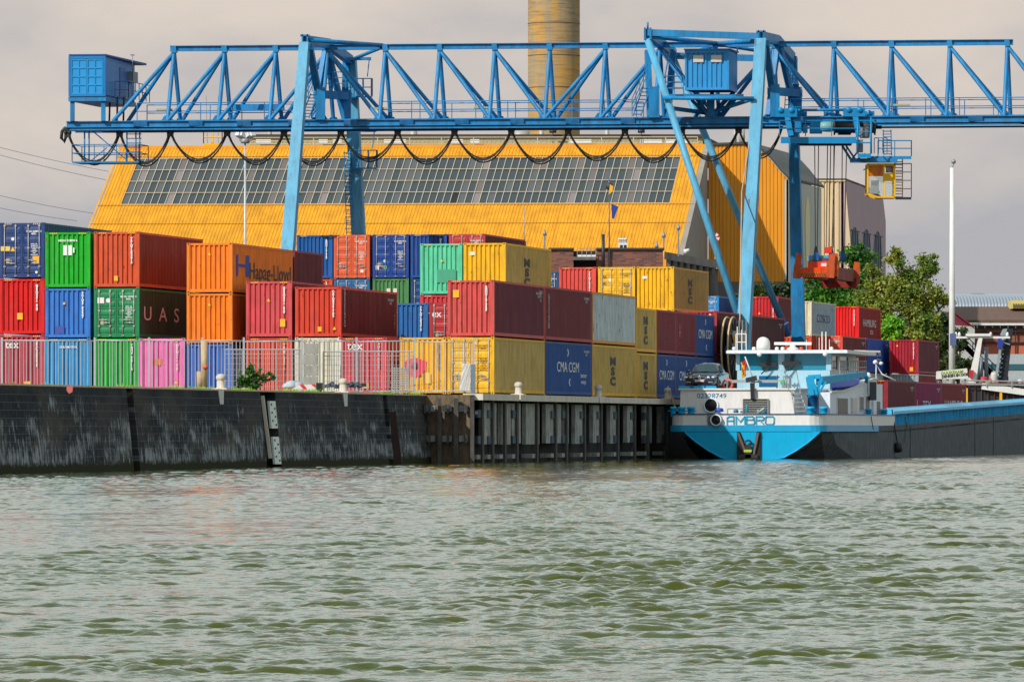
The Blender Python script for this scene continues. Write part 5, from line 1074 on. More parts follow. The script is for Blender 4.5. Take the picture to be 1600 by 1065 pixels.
for z in (36.2, 40.0, 43.6, 47.2):
    b = MB(); b.lathe((c[0], c[1], z), [(r*1.005+.0, 0), (r*1.012, .02), (r*1.012, .10), (r*1.005, .12)], 64); b.build('casting_joint', concrete('dark_joint', (150, 110, 65), .7, 1, .3), ch)
# cream wing and mauve gable building to the right
M_cr = ribbed('cream_cladding', (232, 206, 165), .4, k=.82, dirt=.12); M_mv = concrete('mauve_render', (186, 160, 168), .85, .3, .12)
gb = thing('gable_building', 'cream and mauve building with three arched windows behind the spreader', 'building', (P(1330, 0, 605).x, 605, YZ))
Yg = 600.0
b = MB(); corrface(b, P(1268, 640, Yg), P(1322, 640, Yg), P(1268, 282, Yg), P(1322, 282, Yg), .5, .12, (0, -1, 0)); b.build('cream_wall', M_cr, gb)
wp('eaves_strip', [P(1268, 283.5, Yg-.1), P(1322, 283.5, Yg-.1), P(1322, 281.5, Yg-.1), P(1268, 281.5, Yg-.1)], (0, .3, 0), plain('cream_trim', (238, 215, 160)), gb)
gx = P(1322, 0, Yg).x; Ld = 27.0
def GP(s, y):      # on the receding gable wall: s metres along U; y = photo row as seen there
    o_ = Vector((gx, Yg, 0))+UV*s; o_.z = HC+(HY-y)/F*o_.y; return o_
wp('mauve_wall', [GP(0, 282), GP(16, 296), GP(25.5, 312), GP(27.3, 346), Vector((GP(27.3, 480).x, GP(27.3, 480).y, YZ)), Vector((gx, Yg, YZ))], (-.6, 0, 0), M_mv, gb)
wp('cream_return', [P(1322, 300, Yg-.1), P(1334, 440, Yg-.1), P(1340, 640, Yg-.1), P(1322, 640, Yg-.1)], (0, .5, 0), M_cr, gb)
wp('rear_roof', [GP(0, 281), GP(16, 295), GP(25.5, 311), GP(25.5, 311)-Vector((20, 0, 0)), GP(16, 295)-Vector((20, 0, 0)), GP(0, 281)-Vector((14, 0, 0))], (0, 0, .15), M_roof, gb)
for s in (5.6, 13.6, 21.4):
    top = GP(s, 352+s*.42).z; pts = []; w = 2.9
    for k in range(9): a = k*math.pi/8; o_ = Vector((gx+.03, Yg, 0))+UV*(s+w*math.cos(a)); pts.append(Vector((o_.x, o_.y, top-3+3.0*math.sin(a))))
    o1 = Vector((gx+.03, Yg, 0))+UV*(s-w); o2 = Vector((gx+.03, Yg, 0))+UV*(s+w); pts += [Vector((o1.x, o1.y, 12)), Vector((o2.x, o2.y, 12))]
    b = MB(); b.prism(pts, (.04, 0, 0)); aw = b.build('arched_window', plain('arch_glass', (70, 88, 112), .6), gb)
    b = MB()
    for k in (-1.6, 0, 1.6): o_ = Vector((gx+.1, Yg, 0))+UV*(s+k); b.tube([Vector((o_.x, o_.y, 12)), Vector((o_.x, o_.y, top-3+3*math.sqrt(1-(k/2.9)**2)-.1))], .05, 4)
    for j in range(5): z = 14+j*2.2; o1 = Vector((gx+.1, Yg, z))+UV*(s-w); o2 = Vector((gx+.1, Yg, z))+UV*(s+w); b.tube([o1, o2], .06, 4)
    b.build('window_bars', plain('dark_bars', (70, 80, 95)), aw)
b = MB(); p = P(1332, 302, Yg+6); p.x = gx+.1; b.lathe(p, [(.15, 0), (.3, .2), (.1, .5)], 10, (1, 0, 0)); b.build('wall_lamp', DARK, gb)
# low brick building with flat roof in front of the warehouse
def brickm(name, c1, c2, mort, bw=.5, rh=.16, horiz='x'):
    m, N, L, B = pbsdf(name); tc = N.new('ShaderNodeTexCoord'); sx = N.new('ShaderNodeSeparateXYZ'); L.new(tc.outputs['Object'], sx.inputs[0]); cb = N.new('ShaderNodeCombineXYZ')
    L.new(sx.outputs[0], cb.inputs[0]); L.new(sx.outputs[2], cb.inputs[1]); bt = N.new('ShaderNodeTexBrick'); L.new(cb.outputs[0], bt.inputs['Vector']); bt.inputs['Scale'].default_value = 1
    bt.inputs['Brick Width'].default_value = bw; bt.inputs['Row Height'].default_value = rh; bt.inputs['Mortar Size'].default_value = .02
    for k_, c_ in (('Color1', c1), ('Color2', c2), ('Mortar', mort)): bt.inputs[k_].default_value = (*[v*.75 for v in lin(c_)], 1)
    L.new(bt.outputs[0], B.inputs['Base Color']); B.inputs['Roughness'].default_value = .85; return m
M_br = brickm('patched_brick', (150, 92, 72), (95, 62, 60), (120, 95, 85)); M_br2 = brickm('orange_brick', (175, 95, 68), (130, 66, 52), (150, 110, 90))
Yb = 470.0
bb_ = thing('brick_building', 'low patterned brick building with a concrete balcony beam above the yellow containers', 'building', (P(950, 0, Yb).x, Yb, YZ))
def BP(x, y, d=0): return P(x, y, Yb+d)
for xa, xb in ((858, 896), (932, 1036)): wp('brick_wall', [BP(xa, 388), BP(xb, 388), BP(xb, 620), BP(xa, 620)], (0, 12, 0), M_br, bb_)
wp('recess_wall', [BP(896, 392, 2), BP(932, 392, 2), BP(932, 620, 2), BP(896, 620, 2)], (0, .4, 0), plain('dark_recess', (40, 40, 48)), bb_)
wp('roof_edge', [BP(857, 390, -.2), BP(897, 390, -.2), BP(897, 387, -.2), BP(857, 387, -.2)], (0, 12, 0), plain('dark_edge', (70, 60, 58)), bb_); wp('roof_edge', [BP(931, 390, -.2), BP(1038, 390, -.2), BP(1038, 387, -.2), BP(931, 387, -.2)], (0, 12, 0), plain('dark_edge', (70, 60, 58)), bb_)
wp('balcony', [BP(896, 406, -1), BP(931, 406, -1), BP(931, 401, -1), BP(896, 401, -1)], (0, 3, 0), concrete('balcony_concrete', (120, 112, 110)), bb_)
wp('balcony_screen', [BP(902, 401, -.6), BP(931, 401, -.6), BP(931, 398, -.6), BP(902, 398, -.6)], (0, .2, 0), WHITE, bb_)
b = MB(); railing(b, [BP(902, 400, -.6), BP(931, 400, -.6)], .65, .03, .35, (1,)); b.build('balcony_railing', STEEL, bb_)
b = MB(); A = [BP(1038, 393, -.5), BP(1040, 404, -.5)]; p = BP(1038, 393, -.5)
b.hexa([BP(1038, 405, -.5), BP(1128, 420, 10), BP(1128, 420, 13), BP(1038, 405, 3)], [BP(1038, 393, -.5), BP(1128, 409, 10), BP(1128, 409, 13), BP(1038, 393, 3)]); b.build('concrete_beam', concrete('weathered_beam', (150, 146, 140), .75, .6, .5), bb_)
b = MB(); b.hexa([BP(1041, 630, .5), BP(1122, 630, 10.5), BP(1122, 630, 12), BP(1041, 630, 2)], [BP(1041, 405, .5), BP(1122, 420, 10.5), BP(1122, 420, 12), BP(1041, 405, 2)]); b.build('recessed_wall', concrete('mid_grey_wall', (110, 110, 112), .7, .6, .4), bb_)  # recessed wall in a darker grey
for k in range(8):
    x = 1045+k*10; b = MB(); b.beam(BP(x, 406+k*1.7, .3+k*1.2), BP(x, 620, .3+k*1.2), .3, .3, up=(0, 1, 0)); b.build('wall_pillar', concrete('grey_pillar', (135, 133, 130), .7), bb_)
for x, y0, nm, mt in ((942.5, 366, 'vent_pipe', DARK),):
    b = MB(); b.tube([BP(x, 430, -.6), BP(x, y0, -.6)], .14, 8); b.build(nm, mt, bb_)
b = MB(); b.box(BP(967, 0).x, BP(981, 0).x, Yb+1, Yb+3, BP(0, 388).z, BP(0, 379).z)
for k in range(3): b.lathe((BP(970+k*4, 0).x, Yb+2, BP(0, 379).z), [(.12, 0), (.12, .3), (.2, .32), (.2, .42)], 8)
ru = b.build('roof_unit', WHITE, bb_)
b = MB(); b.box(BP(969, 0).x, BP(973, 0).x, Yb+.95, Yb+1.0, BP(0, 387).z, BP(0, 382).z); b.box(BP(975, 0).x, BP(979, 0).x, Yb+.95, Yb+1.0, BP(0, 387).z, BP(0, 382).z); b.build('grille', DARK, ru)
for x, y0, y1 in ((1037, 367, 388), (1026, 383, 388), (851, 364, 388), (1060, 355, 397)):
    b = MB(); b.tube([BP(x, y1+3, 1), BP(x, y0, 1)], .07, 5); b.lathe(BP(x, y0+4, 1), [(.12, 0), (.18, .1), (.05, .5)], 8); b.build('aerial', MG, bb_)
b = MB(); b.tube([BP(1072, 396, 3), BP(1070, 392, 3), BP(1077, 391, 3)], .16, 7); b.build('curved_vent', WHITE, bb_)
b = MB(); b.box(BP(800, 0).x, BP(822, 0).x, Yb, Yb+3, BP(0, 384).z, BP(0, 377).z); b.build('roof_hatch', DARK, bb_); 
# masts
def mast(name, label, x, y0, y1, Y, r, mat, top=None):
    t = thing(name, label, 'mast', P(x, y1, Y)); b = MB(); b.tube([P(x, y1, Y), P(x, y0, Y)], r, 14, r2=r*.55); b.build('pole', mat, t)
    if top: top(t)
    return t
def lamptop(t):
    for dx in (-7, -2, 3, 8):
        b = MB(); p = P(383+dx, 213, 420); b.beam(p, p+Vector((.25 if dx > 0 else -.25, -.3, .18)), .35, .3); b.build('lamp_head', plain('lamp_white', (225, 225, 225), .4), t)
    b = MB(); b.beam(P(374, 217, 420), P(393, 217, 420), .3, .3); b.lathe(P(383, 224, 420), [(.3, 0), (.35, .1), (.35, .3), (.1, .4)], 12); b.build('lamp_bracket', MG, t)
mast('lamp_mast', 'slim grey floodlight mast in front of the left part of the warehouse', 383, 216, 600, 420, .13, plain('mast_grey', (190, 195, 200), .4, .1), lamptop)
def poletop(t):
    b = MB(); p = P(1490, 256, 430); b.tube([P(1488, 262, 430), p], .05, 6); b.lathe(p, [(.05, 0), (.16, .05), (.18, .25), (.05, .35)], 10); b.build('top_lamp', MG, t)
    b = MB(); p = P(1486.5, 525, 429.5); b.box(p.x-.1, p.x+.35, 429.3, 429.6, p.z-.7, p.z+.2); b.build('junction_box', plain('blue_grey_box', (90, 100, 150)), t)
mast('signal_pole', 'tall thick white pole standing beside the olive tree', 1487.5, 262, 640, 430, .27, paint((228, 228, 225), .85, .35, .15, 0), poletop)
def flagtop(t):
    b = MB(); p = P(955, 318, 455); q_ = P(966, 323, 455); b.prism([p, q_, P(963, 331, 455), P(959, 342, 455), P(956, 341, 455)], (.02, .05, 0)); b.build('flag', plain('blue_flag', (30, 60, 160), .7), t)
    b = MB(); b.lathe(P(952, 297, 455), [(.05, 0), (.28, .1), (.28, .5), (.05, .6)], 10); b.build('round_badge', plain('dark_badge', (60, 50, 60)), t)
    b = MB(); b.prism([P(953, 288, 454.7), P(958, 291, 454.7), P(957, 299, 454.7), P(951, 304, 454.7)], (0, .06, 0)); b.build('yellow_badge', YEL, t)
mast('flag_pole', 'thin flag pole with a blue flag in front of the warehouse windows', 952, 268, 450, 455, .06, plain('thin_pole', (90, 90, 100), .5), flagtop)
def socktop(t):
    b = MB(); c = P(1117, 371, 500)
    for k in range(10):
        b.mi = k % 2; a = k*.6283; b.add([c, c+Vector((math.cos(a)*.42, 0, math.sin(a)*.42)), c+Vector((math.cos(a+.63)*.42, 0, math.sin(a+.63)*.42)), c+Vector((0, .1, 0))], [(0, 1, 2), (3, 2, 1), (0, 2, 3), (0, 3, 1)])
    b.build('wind_vane', [plain('vane_red', (215, 40, 35)), WHITE], t)
    b = MB(); b.tube([P(1119, 398, 500), P(1119, 405, 500)], .15, 6); b.build('mast_foot', WHITE, t)
mast('wind_mast', 'thin mast with a red and white wind vane left of the crane leg', 1120, 375, 470, 500, .06, WHITE, socktop)
mast('thin_mast', 'thin pale aerial mast in front of the warehouse above the large yellow container', 819, 322, 400, 500, .05, MG)
# power lines on the left
for k, (ya, yb_, x1) in enumerate(((228, 268, 170), (239, 281, 165), (305, 334, 150), (325, 345, 120))):
    pts = [P(-60+(x1+60)*t/8, ya-14+(yb_-ya+14)*t/8+ (1-(2*t/8-1)**2)*3, 700) for t in range(9)]
    b = MB(); b.tube(pts, .032, 5); o_ = b.build('power_line', plain('grey_wire', (105, 108, 114), .6)); tag(o_, ['topmost of the four thin power lines left of the warehouse', 'second highest thin power line left of the warehouse', 'third thin power line left of the warehouse', 'lowest of the four thin power lines left of the warehouse'][k], 'power line')
# right background: brick hall, arched roof, grey shed, stairs
rb = thing('brick_hall', 'long brick hall with brown roof behind the white pole at the right edge', 'building', (P(1600, 0, 620).x, 620, YZ))
def RP(x, y, d=0): return P(x, y, 620+d)
def rbox(name, x0, x1, y0, y1, d0, d1, mat, par=rb): 
    b = MB(); p = RP(x0, y1, d0); q_ = RP(x1, y0, d0); b.box(p.x, q_.x, p.y, 620+d1, p.z, q_.z); return b.build(name, mat, par)
rbox('brick_wall', 1510, 1720, 508, 606, 0, 12, M_br2)
b = MB(); b.prism([RP(1484, 483, 10), RP(1720, 483, 10), RP(1720, 504, -1), RP(1506, 504, -1)], (0, 0, .3)); b.build('roof', concrete('brown_tiles', (125, 95, 82), .7, 1.5, .4), rb)
rbox('white_gutter', 1520, 1720, 505, 508, -1, 0, WHITE); rbox('dark_band', 1520, 1720, 508, 512, -.3, 0, DARK)
for x in range(1526, 1700, 12): rbox('eaves_bracket', x, x+2, 508, 512, -.5, -.3, WHITE)
rbox('pipe_band', 1523, 1720, 517, 518.5, -.4, -.2, DARK); rbox('pipe_band', 1523, 1720, 534, 536, -.4, -.2, plain('dark_red_band', (70, 30, 30)))
rbox('pale_brick_band', 1522, 1720, 536, 553, -.12, 0, plain('salmon_brick', (200, 112, 82), .8))
for x in (1538, 1586): rbox('downpipe', x, x+1.6, 508, 553, -.45, -.3, DARK)
ah = thing('arched_hall', 'hall with a ribbed arched grey roof behind the brick hall', 'building', (P(1560, 0, 680).x, 680, YZ))
b = MB(); Ya = 680; xs_ = [P(x, 0, Ya).x for x in range(1476, 1760, 5)]
for i in range(len(xs_)-1):
    prof = []
    for k in range(7):
        a = k/6*math.pi/2; prof.append((Ya-8*math.cos(a), P(0, 484, Ya).z+(P(0, 461, Ya).z-P(0, 484, Ya).z)*math.sin(a)))
    for k in range(6):
        (y0_, z0_), (y1_, z1_) = prof[k], prof[k+1]; xm = (xs_[i]+xs_[i+1])/2; h_ = .14
        b.add([(xs_[i], y0_, z0_), (xm, y0_, z0_+h_), (xm, y1_, z1_+h_), (xs_[i], y1_, z1_), (xs_[i+1], y0_, z0_), (xs_[i+1], y1_, z1_)], [(0, 1, 2, 3), (1, 4, 5, 2)])
b.build('arched_roof', plain('grey_metal_roof', (150, 162, 176), .45, .1), ah)
b = MB(); b.box(P(1476, 0, 680).x, P(1760, 0, 680).x, 673, 690, YZ, P(0, 483, 680).z); b.build('hall_wall', concrete('pale_wall', (190, 190, 185)), ah)
b = MB(); b.box(P(1520, 0, 680).x, P(1538, 0, 680).x, 680, 683, P(0, 461, 680).z, P(0, 458, 680).z); b.build('ridge_vent', MG, ah)
rbox('yellow_shed_wall', 1580, 1720, 469, 482, 6, 10, plain('pale_yellow_wall', (222, 205, 130), .7)); 
for k in range(9): rbox('shed_mullion', 1583+k*4, 1584.5+k*4, 474, 482, 5.8, 6, plain('brown_mullion', (120, 100, 50)))
gs = thing('grey_shed', 'grey shed with dark red gable and outside steel stairs right of the white pole', 'shed', (P(1500, 0, 560).x, 560, YZ))
wp('gable', [P(1489, 486, 560), P(1520, 510, 560), P(1489, 510, 560)], (0, 8, 0), plain('dark_red_gable', (120, 28, 50), .6), gs)
wp('wall', [P(1489, 508, 559.8), P(1523, 510, 559.8), P(1523, 610, 559.8), P(1489, 610, 559.8)], (0, 8, 0), concrete('pale_shed_wall', (190, 190, 188), .8, .5, .15), gs)
wp('roof_slope', [P(1489, 485, 559.5), P(1522, 510, 559.5), P(1522, 512, 559.5), P(1489, 487, 559.5)], (0, 9, 0), plain('dark_red_gable', (120, 28, 50), .6), gs)
gh = thing('grey_warehouse', 'low grey warehouse with a teal stripe at the right edge', 'building', (P(1600, 0, 590).x, 590, YZ))
def GB(name, x0, x1, y0, y1, d0, d1, mat):
    b = MB(); p = P(x0, y1, 590+d0); q_ = P(x1, y0, 590+d0); b.box(p.x, q_.x, p.y, 590+d1, p.z, q_.z); b.build(name, mat, gh)
GB('wall', 1536, 1720, 553, 612, 0, 14, plain('light_grey_sheet', (178, 186, 190), .6)); GB('teal_stripe', 1536, 1720, 568.5, 577.5, -.1, 0, plain('teal_paint', (45, 95, 105), .6)); GB('dark_door', 1538, 1544, 580, 610, -.15, -.1, DARK)
b = MB()
for dy in (0, 0): 
    b.beam(P(1500, 532, 556), P(1550, 584, 556), .25, .5)
    railing(b, [P(1500, 530, 555.6), P(1550, 582, 555.6)], 1.0, .05, .9, (1, .5)); railing(b, [P(1550, 582, 555.6), P(1575, 604, 555.6)], 1.0, .05, .9, (1, .5)); b.beam(P(1550, 584, 556), P(1575, 606, 556), .25, .5)
b.build('outside_stairs', plain('stair_steel', (60, 72, 85), .5, .2), gs)
# ---------------------------------------------------------------- barge
US = 317.5
eR = onU(1287, 0, US)[0]; eLf = onU(1045, 0, US)[0]; ec = (eR+eLf)/2; hb = (eR-eLf)/2
WP = paint((232, 230, 228), .85, .4, .12, .0, name='white_ship_paint'); SB = paint((58, 166, 214), .85, .38, .15, 0, name='light_blue_ship_paint'); DB_ = paint((20, 95, 150), .8, .4, .2, 0)
GP_ = paint((214, 222, 232), 1.0, .4, .12, 0, name='pale_grey_ship_paint'); HB_ = concrete('worn_black_hull', (100, 106, 116), .8, 1.6, .65); LBc = paint((120, 190, 222), .8, .4, .1, 0)
br = thing('river_barge', 'long river barge with light blue and white stern moored at the quay', 'barge', EU(ec, US+50, 0), eu=True)
def sheer(u): return max(0.0, (u-US-25.8))*.0144
def outline(off=0.0, L=108.0):
    pts = []; r = 1.1; h = hb+off
    left = [(ec-h, US+L-14), (ec-h, US+r)]
    for k in range(1, 6): a = math.pi+k*math.pi/12; left.append((ec-h+r+r*math.cos(a), US-off+r+r*math.sin(a)))
    right = [(2*ec-e, u) for e, u in reversed(left)]
    right_s = []
    (e1, ua), (e2, ub) = right[-2], right[-1]
    for k in range(1, 13): right_s.append((e1, ua+(ub-ua)*k/12))
    right = right[:-1]+right_s; left = [(2*ec-e, u) for e, u in reversed(right)]
    return left+right+[(ec+h*.75, US+L-6), (ec+h*.25, US+L), (ec-h*.25, US+L), (ec-h*.75, US+L-6)]
def band(name, off, z0, z1, mat, umax=None, umin=None, side=None, par=br, closed=True, thick=.06):
    pts = outline(off); b = MB(); n = len(pts)
    for i in range(n if closed else n-1):
        a, c = pts[i], pts[(i+1) % n]
        if umax is not None and (a[1] > umax+.01 and c[1] > umax+.01): continue
        if umax is not None:
            def clip(p, q):
                if p[1] <= umax: return p
                t = (umax-q[1])/(p[1]-q[1]); return (q[0]+(p[0]-q[0])*t, umax)
            a, c = clip(a, c), clip(c, a)
        if umin is not None:
            if a[1] < umin-.01 and c[1] < umin-.01: continue
            def clip2(p, q):
                if p[1] >= umin: return p
                t = (umin-q[1])/(p[1]-q[1]); return (q[0]+(p[0]-q[0])*t, umin)
            a, c = clip2(a, c), clip2(c, a)
        f = lambda p, z: (p[0], p[1], z(p[1]) if callable(z) else z)
        b.quad(f(a, z0), f(c, z0), f(c, z1), f(a, z1))
        if thick: 
            g = lambda p: (p[0]+(ec-p[0])*thick/hb, p[1]+(.0 if p[1] > US+2 else thick), 0)
            ai, ci = g(a), g(c); b.quad(f(a, z1), f(c, z1), (ci[0], ci[1], f(c, z1)[2]), (ai[0], ai[1], f(a, z1)[2])); b.quad(f(a, z0), f(c, z0), (ci[0], ci[1], f(c, z0)[2]), (ai[0], ai[1], f(a, z0)[2]))
    b.v = eut(b.v); return b.build(name, mat, par)
uW = US+26.5; dz0 = 2.50
band('white_bulwark', 0, 1.92, dz0, WP, umax=uW); band('blue_cap_rail', .03, dz0, dz0+.07, DB_, umax=uW, thick=.25)
band('rubbing_strip', .09, 1.56, 1.92, SB, umax=US+19.5, thick=.2)
band('hull_side', .0, lambda u: 1.5+sheer(u), lambda u: 1.9+sheer(u), HB_, umin=US+2.5, thick=.3)
b = MB(); secs = [(US+.35, (4.5, 2.8, 1.1, .2)), (US+3, (4.68, 4.1, 2.8, 1.3)), (US+5, (4.7, 4.6, 3.9, 3.0)), (US+11, (4.7, 4.7, 4.65, 4.4)), (US+25.8, (4.7, 4.7, 4.7, 4.6)), (US+60, (4.7, 4.7, 4.7, 4.6)), (US+94, (4.7, 4.7, 4.7, 4.5)), (US+102, (3.6, 3.2, 2.6, 1.6)), (US+108, (1.2, .8, .5, .1))]
zz = (1.62, .8, 0, -1.2); vs = []
for u_, w in secs:
    for i, k in enumerate(w): vs.append((ec+k*hb/4.7, u_, zz[i]+(sheer(u_) if i == 0 else 0)))
    for i, k in reversed(list(enumerate(w))): vs.append((ec-k*hb/4.7, u_, zz[i]+(sheer(u_) if i == 0 else 0)))
fs = []
for i in range(len(secs)-1):
    for k in range(7): fs.append((i*8+k, i*8+k+1, (i+1)*8+k+1, (i+1)*8+k))
fs.append(tuple(range(8))); b.add(eut(vs), fs); b.build('hull', HB_, br)
b = MB(); pts = outline(-.05); b.add(eut([(e, u, 1.86+(sheer(u) if u > US+25 else .5)) for e, u in pts if u < US+27]), [tuple(range(len([1 for p in pts if p[1] < US+27])))]); b.build('aft_deck', plain('blue_grey_deck', (90, 110, 125), .7), br)
# blue stern plate below the strip
def ST_(x, y): k = (y-673)/43*.12; p = onU(x, y, US-.02+max(0, k)); return EU(*p)
b = MB()
for poly in ([(1068, 674), (1084, 688), (1104, 702), (1124, 713), (1138, 717), (1152, 718), (1152, 674)], [(1152, 674), (1152, 690), (1161, 712), (1161, 674)], [(1161, 674), (1161, 704), (1183, 704), (1183, 674)], [(1183, 674), (1183, 712), (1189, 690), (1189, 674)], [(1189, 674), (1189, 718), (1210, 718), (1224, 714), (1242, 704), (1262, 690), (1282, 674)]):
    b.prism([ST_(x, y) for x, y in poly], UV*.25)
b.build('stern_plate', paint((44, 172, 220), .9, .38, .12, 0), br)
b = MB(); pr = [(1070, 675), (1086, 689), (1106, 703), (1126, 714), (1138, 717)]; b.tube([ST_(x, y)-UV*.03 for x, y in pr], .055, 6); pr = [(1212, 717), (1226, 714), (1244, 704), (1263, 691), (1281, 675)]; b.tube([ST_(x, y)-UV*.03 for x, y in pr], .055, 6); b.build('stern_edge', SB, br)
for poly in ([(1152, 674), (1156, 674), (1176, 718), (1152, 718)], [(1189, 718), (1175, 718), (1183, 674), (1189, 674)]):
    b = MB(); b.prism([ST_(x, y)-UV*.12 for x, y in poly], UV*.1); b.build('anchor_pocket', DARK, br)
for xa, xb in ((1154, 1169), (1186, 1178)):
    b = MB(); b.beam(ST_(xa, 676)-UV*.2, ST_(xb, 714)-UV*.2, .1, .12); b.build('stern_brace', plain('bronze_brace', (120, 95, 80), .5), br)
b = MB(); p = ST_(1170, 700)-UV*.25; b.beam(p-Vector((0, 0, .7)), p+Vector((0, 0, .22)), .34, .2, up=(0, 1, 0)); b.tube([p+Vector((math.cos(a*.4)*.2, 0, .25+math.sin(a*.4)*.2)) for a in range(9)], .06, 6); b.beam(p-Vector((.55, 0, .45)), p+Vector((.55, 0, -.45)), .2, .22); b.build('stern_anchor', plain('dark_anchor', (60, 62, 62), .6, .3), br)
b = MB(); p = ST_(1170, 704)-UV*.36; b.box(p.x-.22, p.x+.22, p.y-.02, p.y+.02, p.z-.07, p.z+.07); b.build('warning_strip', plain('lime_paint', (190, 220, 40), .6), br)
# fairlead on the white band
f0 = onU(1119, 655, US-.01)
b = MB(); p = EU(*onU(1106, 664.5, US-.03)); q_ = EU(*onU(1112, 649, US-.03)); p2 = EU(*onU(1126, 664.5, US-.03)); b.prism([p, p2, EU(*onU(1127, 649, US-.03)), EU(*onU(1105, 649, US-.03))], UV*-.03); b.build('fairlead_plate', plain('brown_grey_plate', (120, 112, 112), .6), br)
b = MB(); p = EU(*onU(1119, 656, US-.08)); b.lathe(p, [(.30, 0), (.34, -.04), (.34, -.12), (.27, -.14), (.27, 0)], 24, UV); b.build('fairlead_ring', GP_, br)
b = MB(); b.lathe(p-UV*.02, [(.26, 0), (.26, -.02)], 24, UV); b.build('fairlead_hole', plain('black_hole', (5, 5, 8)), br)
ax = EU(1, 0, 0)-EU(0, 0, 0); UPv = Vector((0, 0, 1))
nb_ = MB(); o0 = EU(*onU(1136, 662.5, US-.012)); Hn = .44; wn = .38
def stroke(ox, pts, w=.068):
    ox *= .92
    for (xa, ya_), (xb, yb_) in zip(pts[:-1], pts[1:]):
        p = o0+ax*(ox+xa)+UPv*ya_; q = o0+ax*(ox+xb)+UPv*yb_; dd = (q-p).normalized()*w*.45; nb_.beam(p-dd, q+dd, w, .006, up=UV)
stroke(0, [(0, 0), (0, .36), (.12, Hn), (wn, Hn), (wn, 0)]); stroke(0, [(0, .2), (wn, .2)])
stroke(.56, [(0, 0), (0, Hn), (.25, .14), (.50, Hn), (.50, 0)])
stroke(1.22, [(0, 0), (0, Hn), (.36, Hn), (.42, .38), (.42, .31), (.36, .26), (0, .26)]); stroke(1.22, [(.36, .26), (.45, .2), (.45, .06), (.38, 0), (0, 0)])
stroke(1.82, [(0, 0), (0, Hn), (.36, Hn), (.43, .38), (.43, .30), (.36, .23), (0, .23)]); stroke(1.82, [(.20, .23), (.45, 0)])
stroke(2.40, [(.07, 0), (0, .08), (0, .37), (.07, Hn), (.42, Hn), (.49, .37), (.49, .08), (.42, 0), (.07, 0)])
nb_.build('name_lettering', paint((60, 165, 200), .85, .5, .05, 0), br)
# aft casing
uC = US+2.0; zC = 3.92
cL, cR = onU(1062, 0, uC)[0], onU(1241, 0, uC)[0]
def bx(name, e0, e1, u0, u1, z0, z1, mat, par=br):
    b = MB(); b.box(e0, e1, u0, u1, z0, z1); b.v = eut(b.v); return b.build(name, mat, par)
b = MB(); b.hexa(eut([(cL, uC, 2.35), (cR, uC, 2.35), (cR+.9, uC+10, 2.35), (cL-.0, uC+14, 2.35)]), eut([(cL+.05, uC, zC), (cR, uC, zC), (cR+.9, uC+10, zC), (cL+.05, uC+14, zC)])); cas = b.build('aft_casing', WP, br)
b = MB(); b.hexa(eut([(cL-.05, uC-.1, zC+.003), (cR+.1, uC-.1, zC+.003), (cR+1, uC+10, zC+.003), (cL-.05, uC+14, zC+.003)]), eut([(cL-.05, uC-.1, zC+.1), (cR+.1, uC-.1, zC+.1), (cR+1, uC+10, zC+.1), (cL-.05, uC+14, zC+.1)])); b.build('casing_top', WP, cas)
text('02328749', 'number_lettering', paint((50, 130, 175), .8, .5, .05, 0), br, EU(*onU(1112, 618.5, uC-.008)), ax, UPv, .38, True, 1.12, bold=.004, thick=.002, spacing=1.02)
b = MB(); p = EU(*onU(1111, 633, uC)); b.lathe(p, [(.42, 0), (.45, -.03), (.45, -.07), (.36, -.09), (.36, 0)], 28, UV); b.build('porthole_rim', GP_, cas)
b = MB(); b.lathe(p-UV*.02, [(.37, 0), (.37, -.02)], 28, UV); b.build('porthole', plain('black_hole', (5, 5, 8)), cas)
g0 = onU(1162, 646, uC-.02); g1 = onU(1200, 623.5, uC-.02)
bx('louvre_back', g0[0], g1[0], uC-.03, uC-.01, g0[2], g1[2], DARK, cas)
b = MB()
for k in range(8):
    z = g0[2]+(g1[2]-g0[2])*(k+.5)/8; b.hexa([(g0[0], uC-.14, z-.055), (g1[0], uC-.14, z-.055), (g1[0], uC-.04, z-.02), (g0[0], uC-.04, z-.02)], [(g0[0], uC-.14, z-.038), (g1[0], uC-.14, z-.038), (g1[0], uC-.04, z-.0), (g0[0], uC-.04, z-.0)])
for e in (g0[0]-.04, g1[0]): b.box(e, e+.04, uC-.15, uC, g0[2]-.03, g1[2]+.03)
b.box(g0[0], g1[0], uC-.15, uC, g1[2], g1[2]+.04)
b.v = eut(b.v); b.build('louvres', plain('louvre_grey', (165, 165, 160), .5), cas)
# wheelhouse
uW0 = US+9.0; wl = onU(1152, 0, uW0)[0]; wr_ = onU(1297, 0, uW0)[0]
zs = onU(1200, 578.5, uW0)[2]; zr = onU(1200, 552.5, uW0)[2]; ztp = onU(1200, 547, uW0)[2]
bx('wheelhouse_body', wl+.1, wr_-.0, uW0+.02, uW0+9.5, zC, zs-.0, GP_)
lw = paint((168, 205, 222), .85, .4, .1, 0)
bx('aft_panel', wl, wr_, uW0-.05, uW0+.02, zC+.1, zs, lw)
whs = bx('wheelhouse_roof', wl-.45, wr_+1.1, uW0-.8, uW0+10.2, zr, ztp, WP)
bx('roof_lip', wl-.5, wr_+1.15, uW0-.86, uW0-.8, zr+.02, ztp-.03, GP_)
for x0, x1 in ((1150, 1156), (1216, 1226), (1291, 1299)):
    e0, e1 = onU(x0, 0, uW0)[0], onU(x1, 0, uW0)[0]; bx('window_post', e0, e1, uW0-.06, uW0+.2, zs, zr, lw)
wgl = glass('blue_tinted_glass', (40, 160, 195), .06)
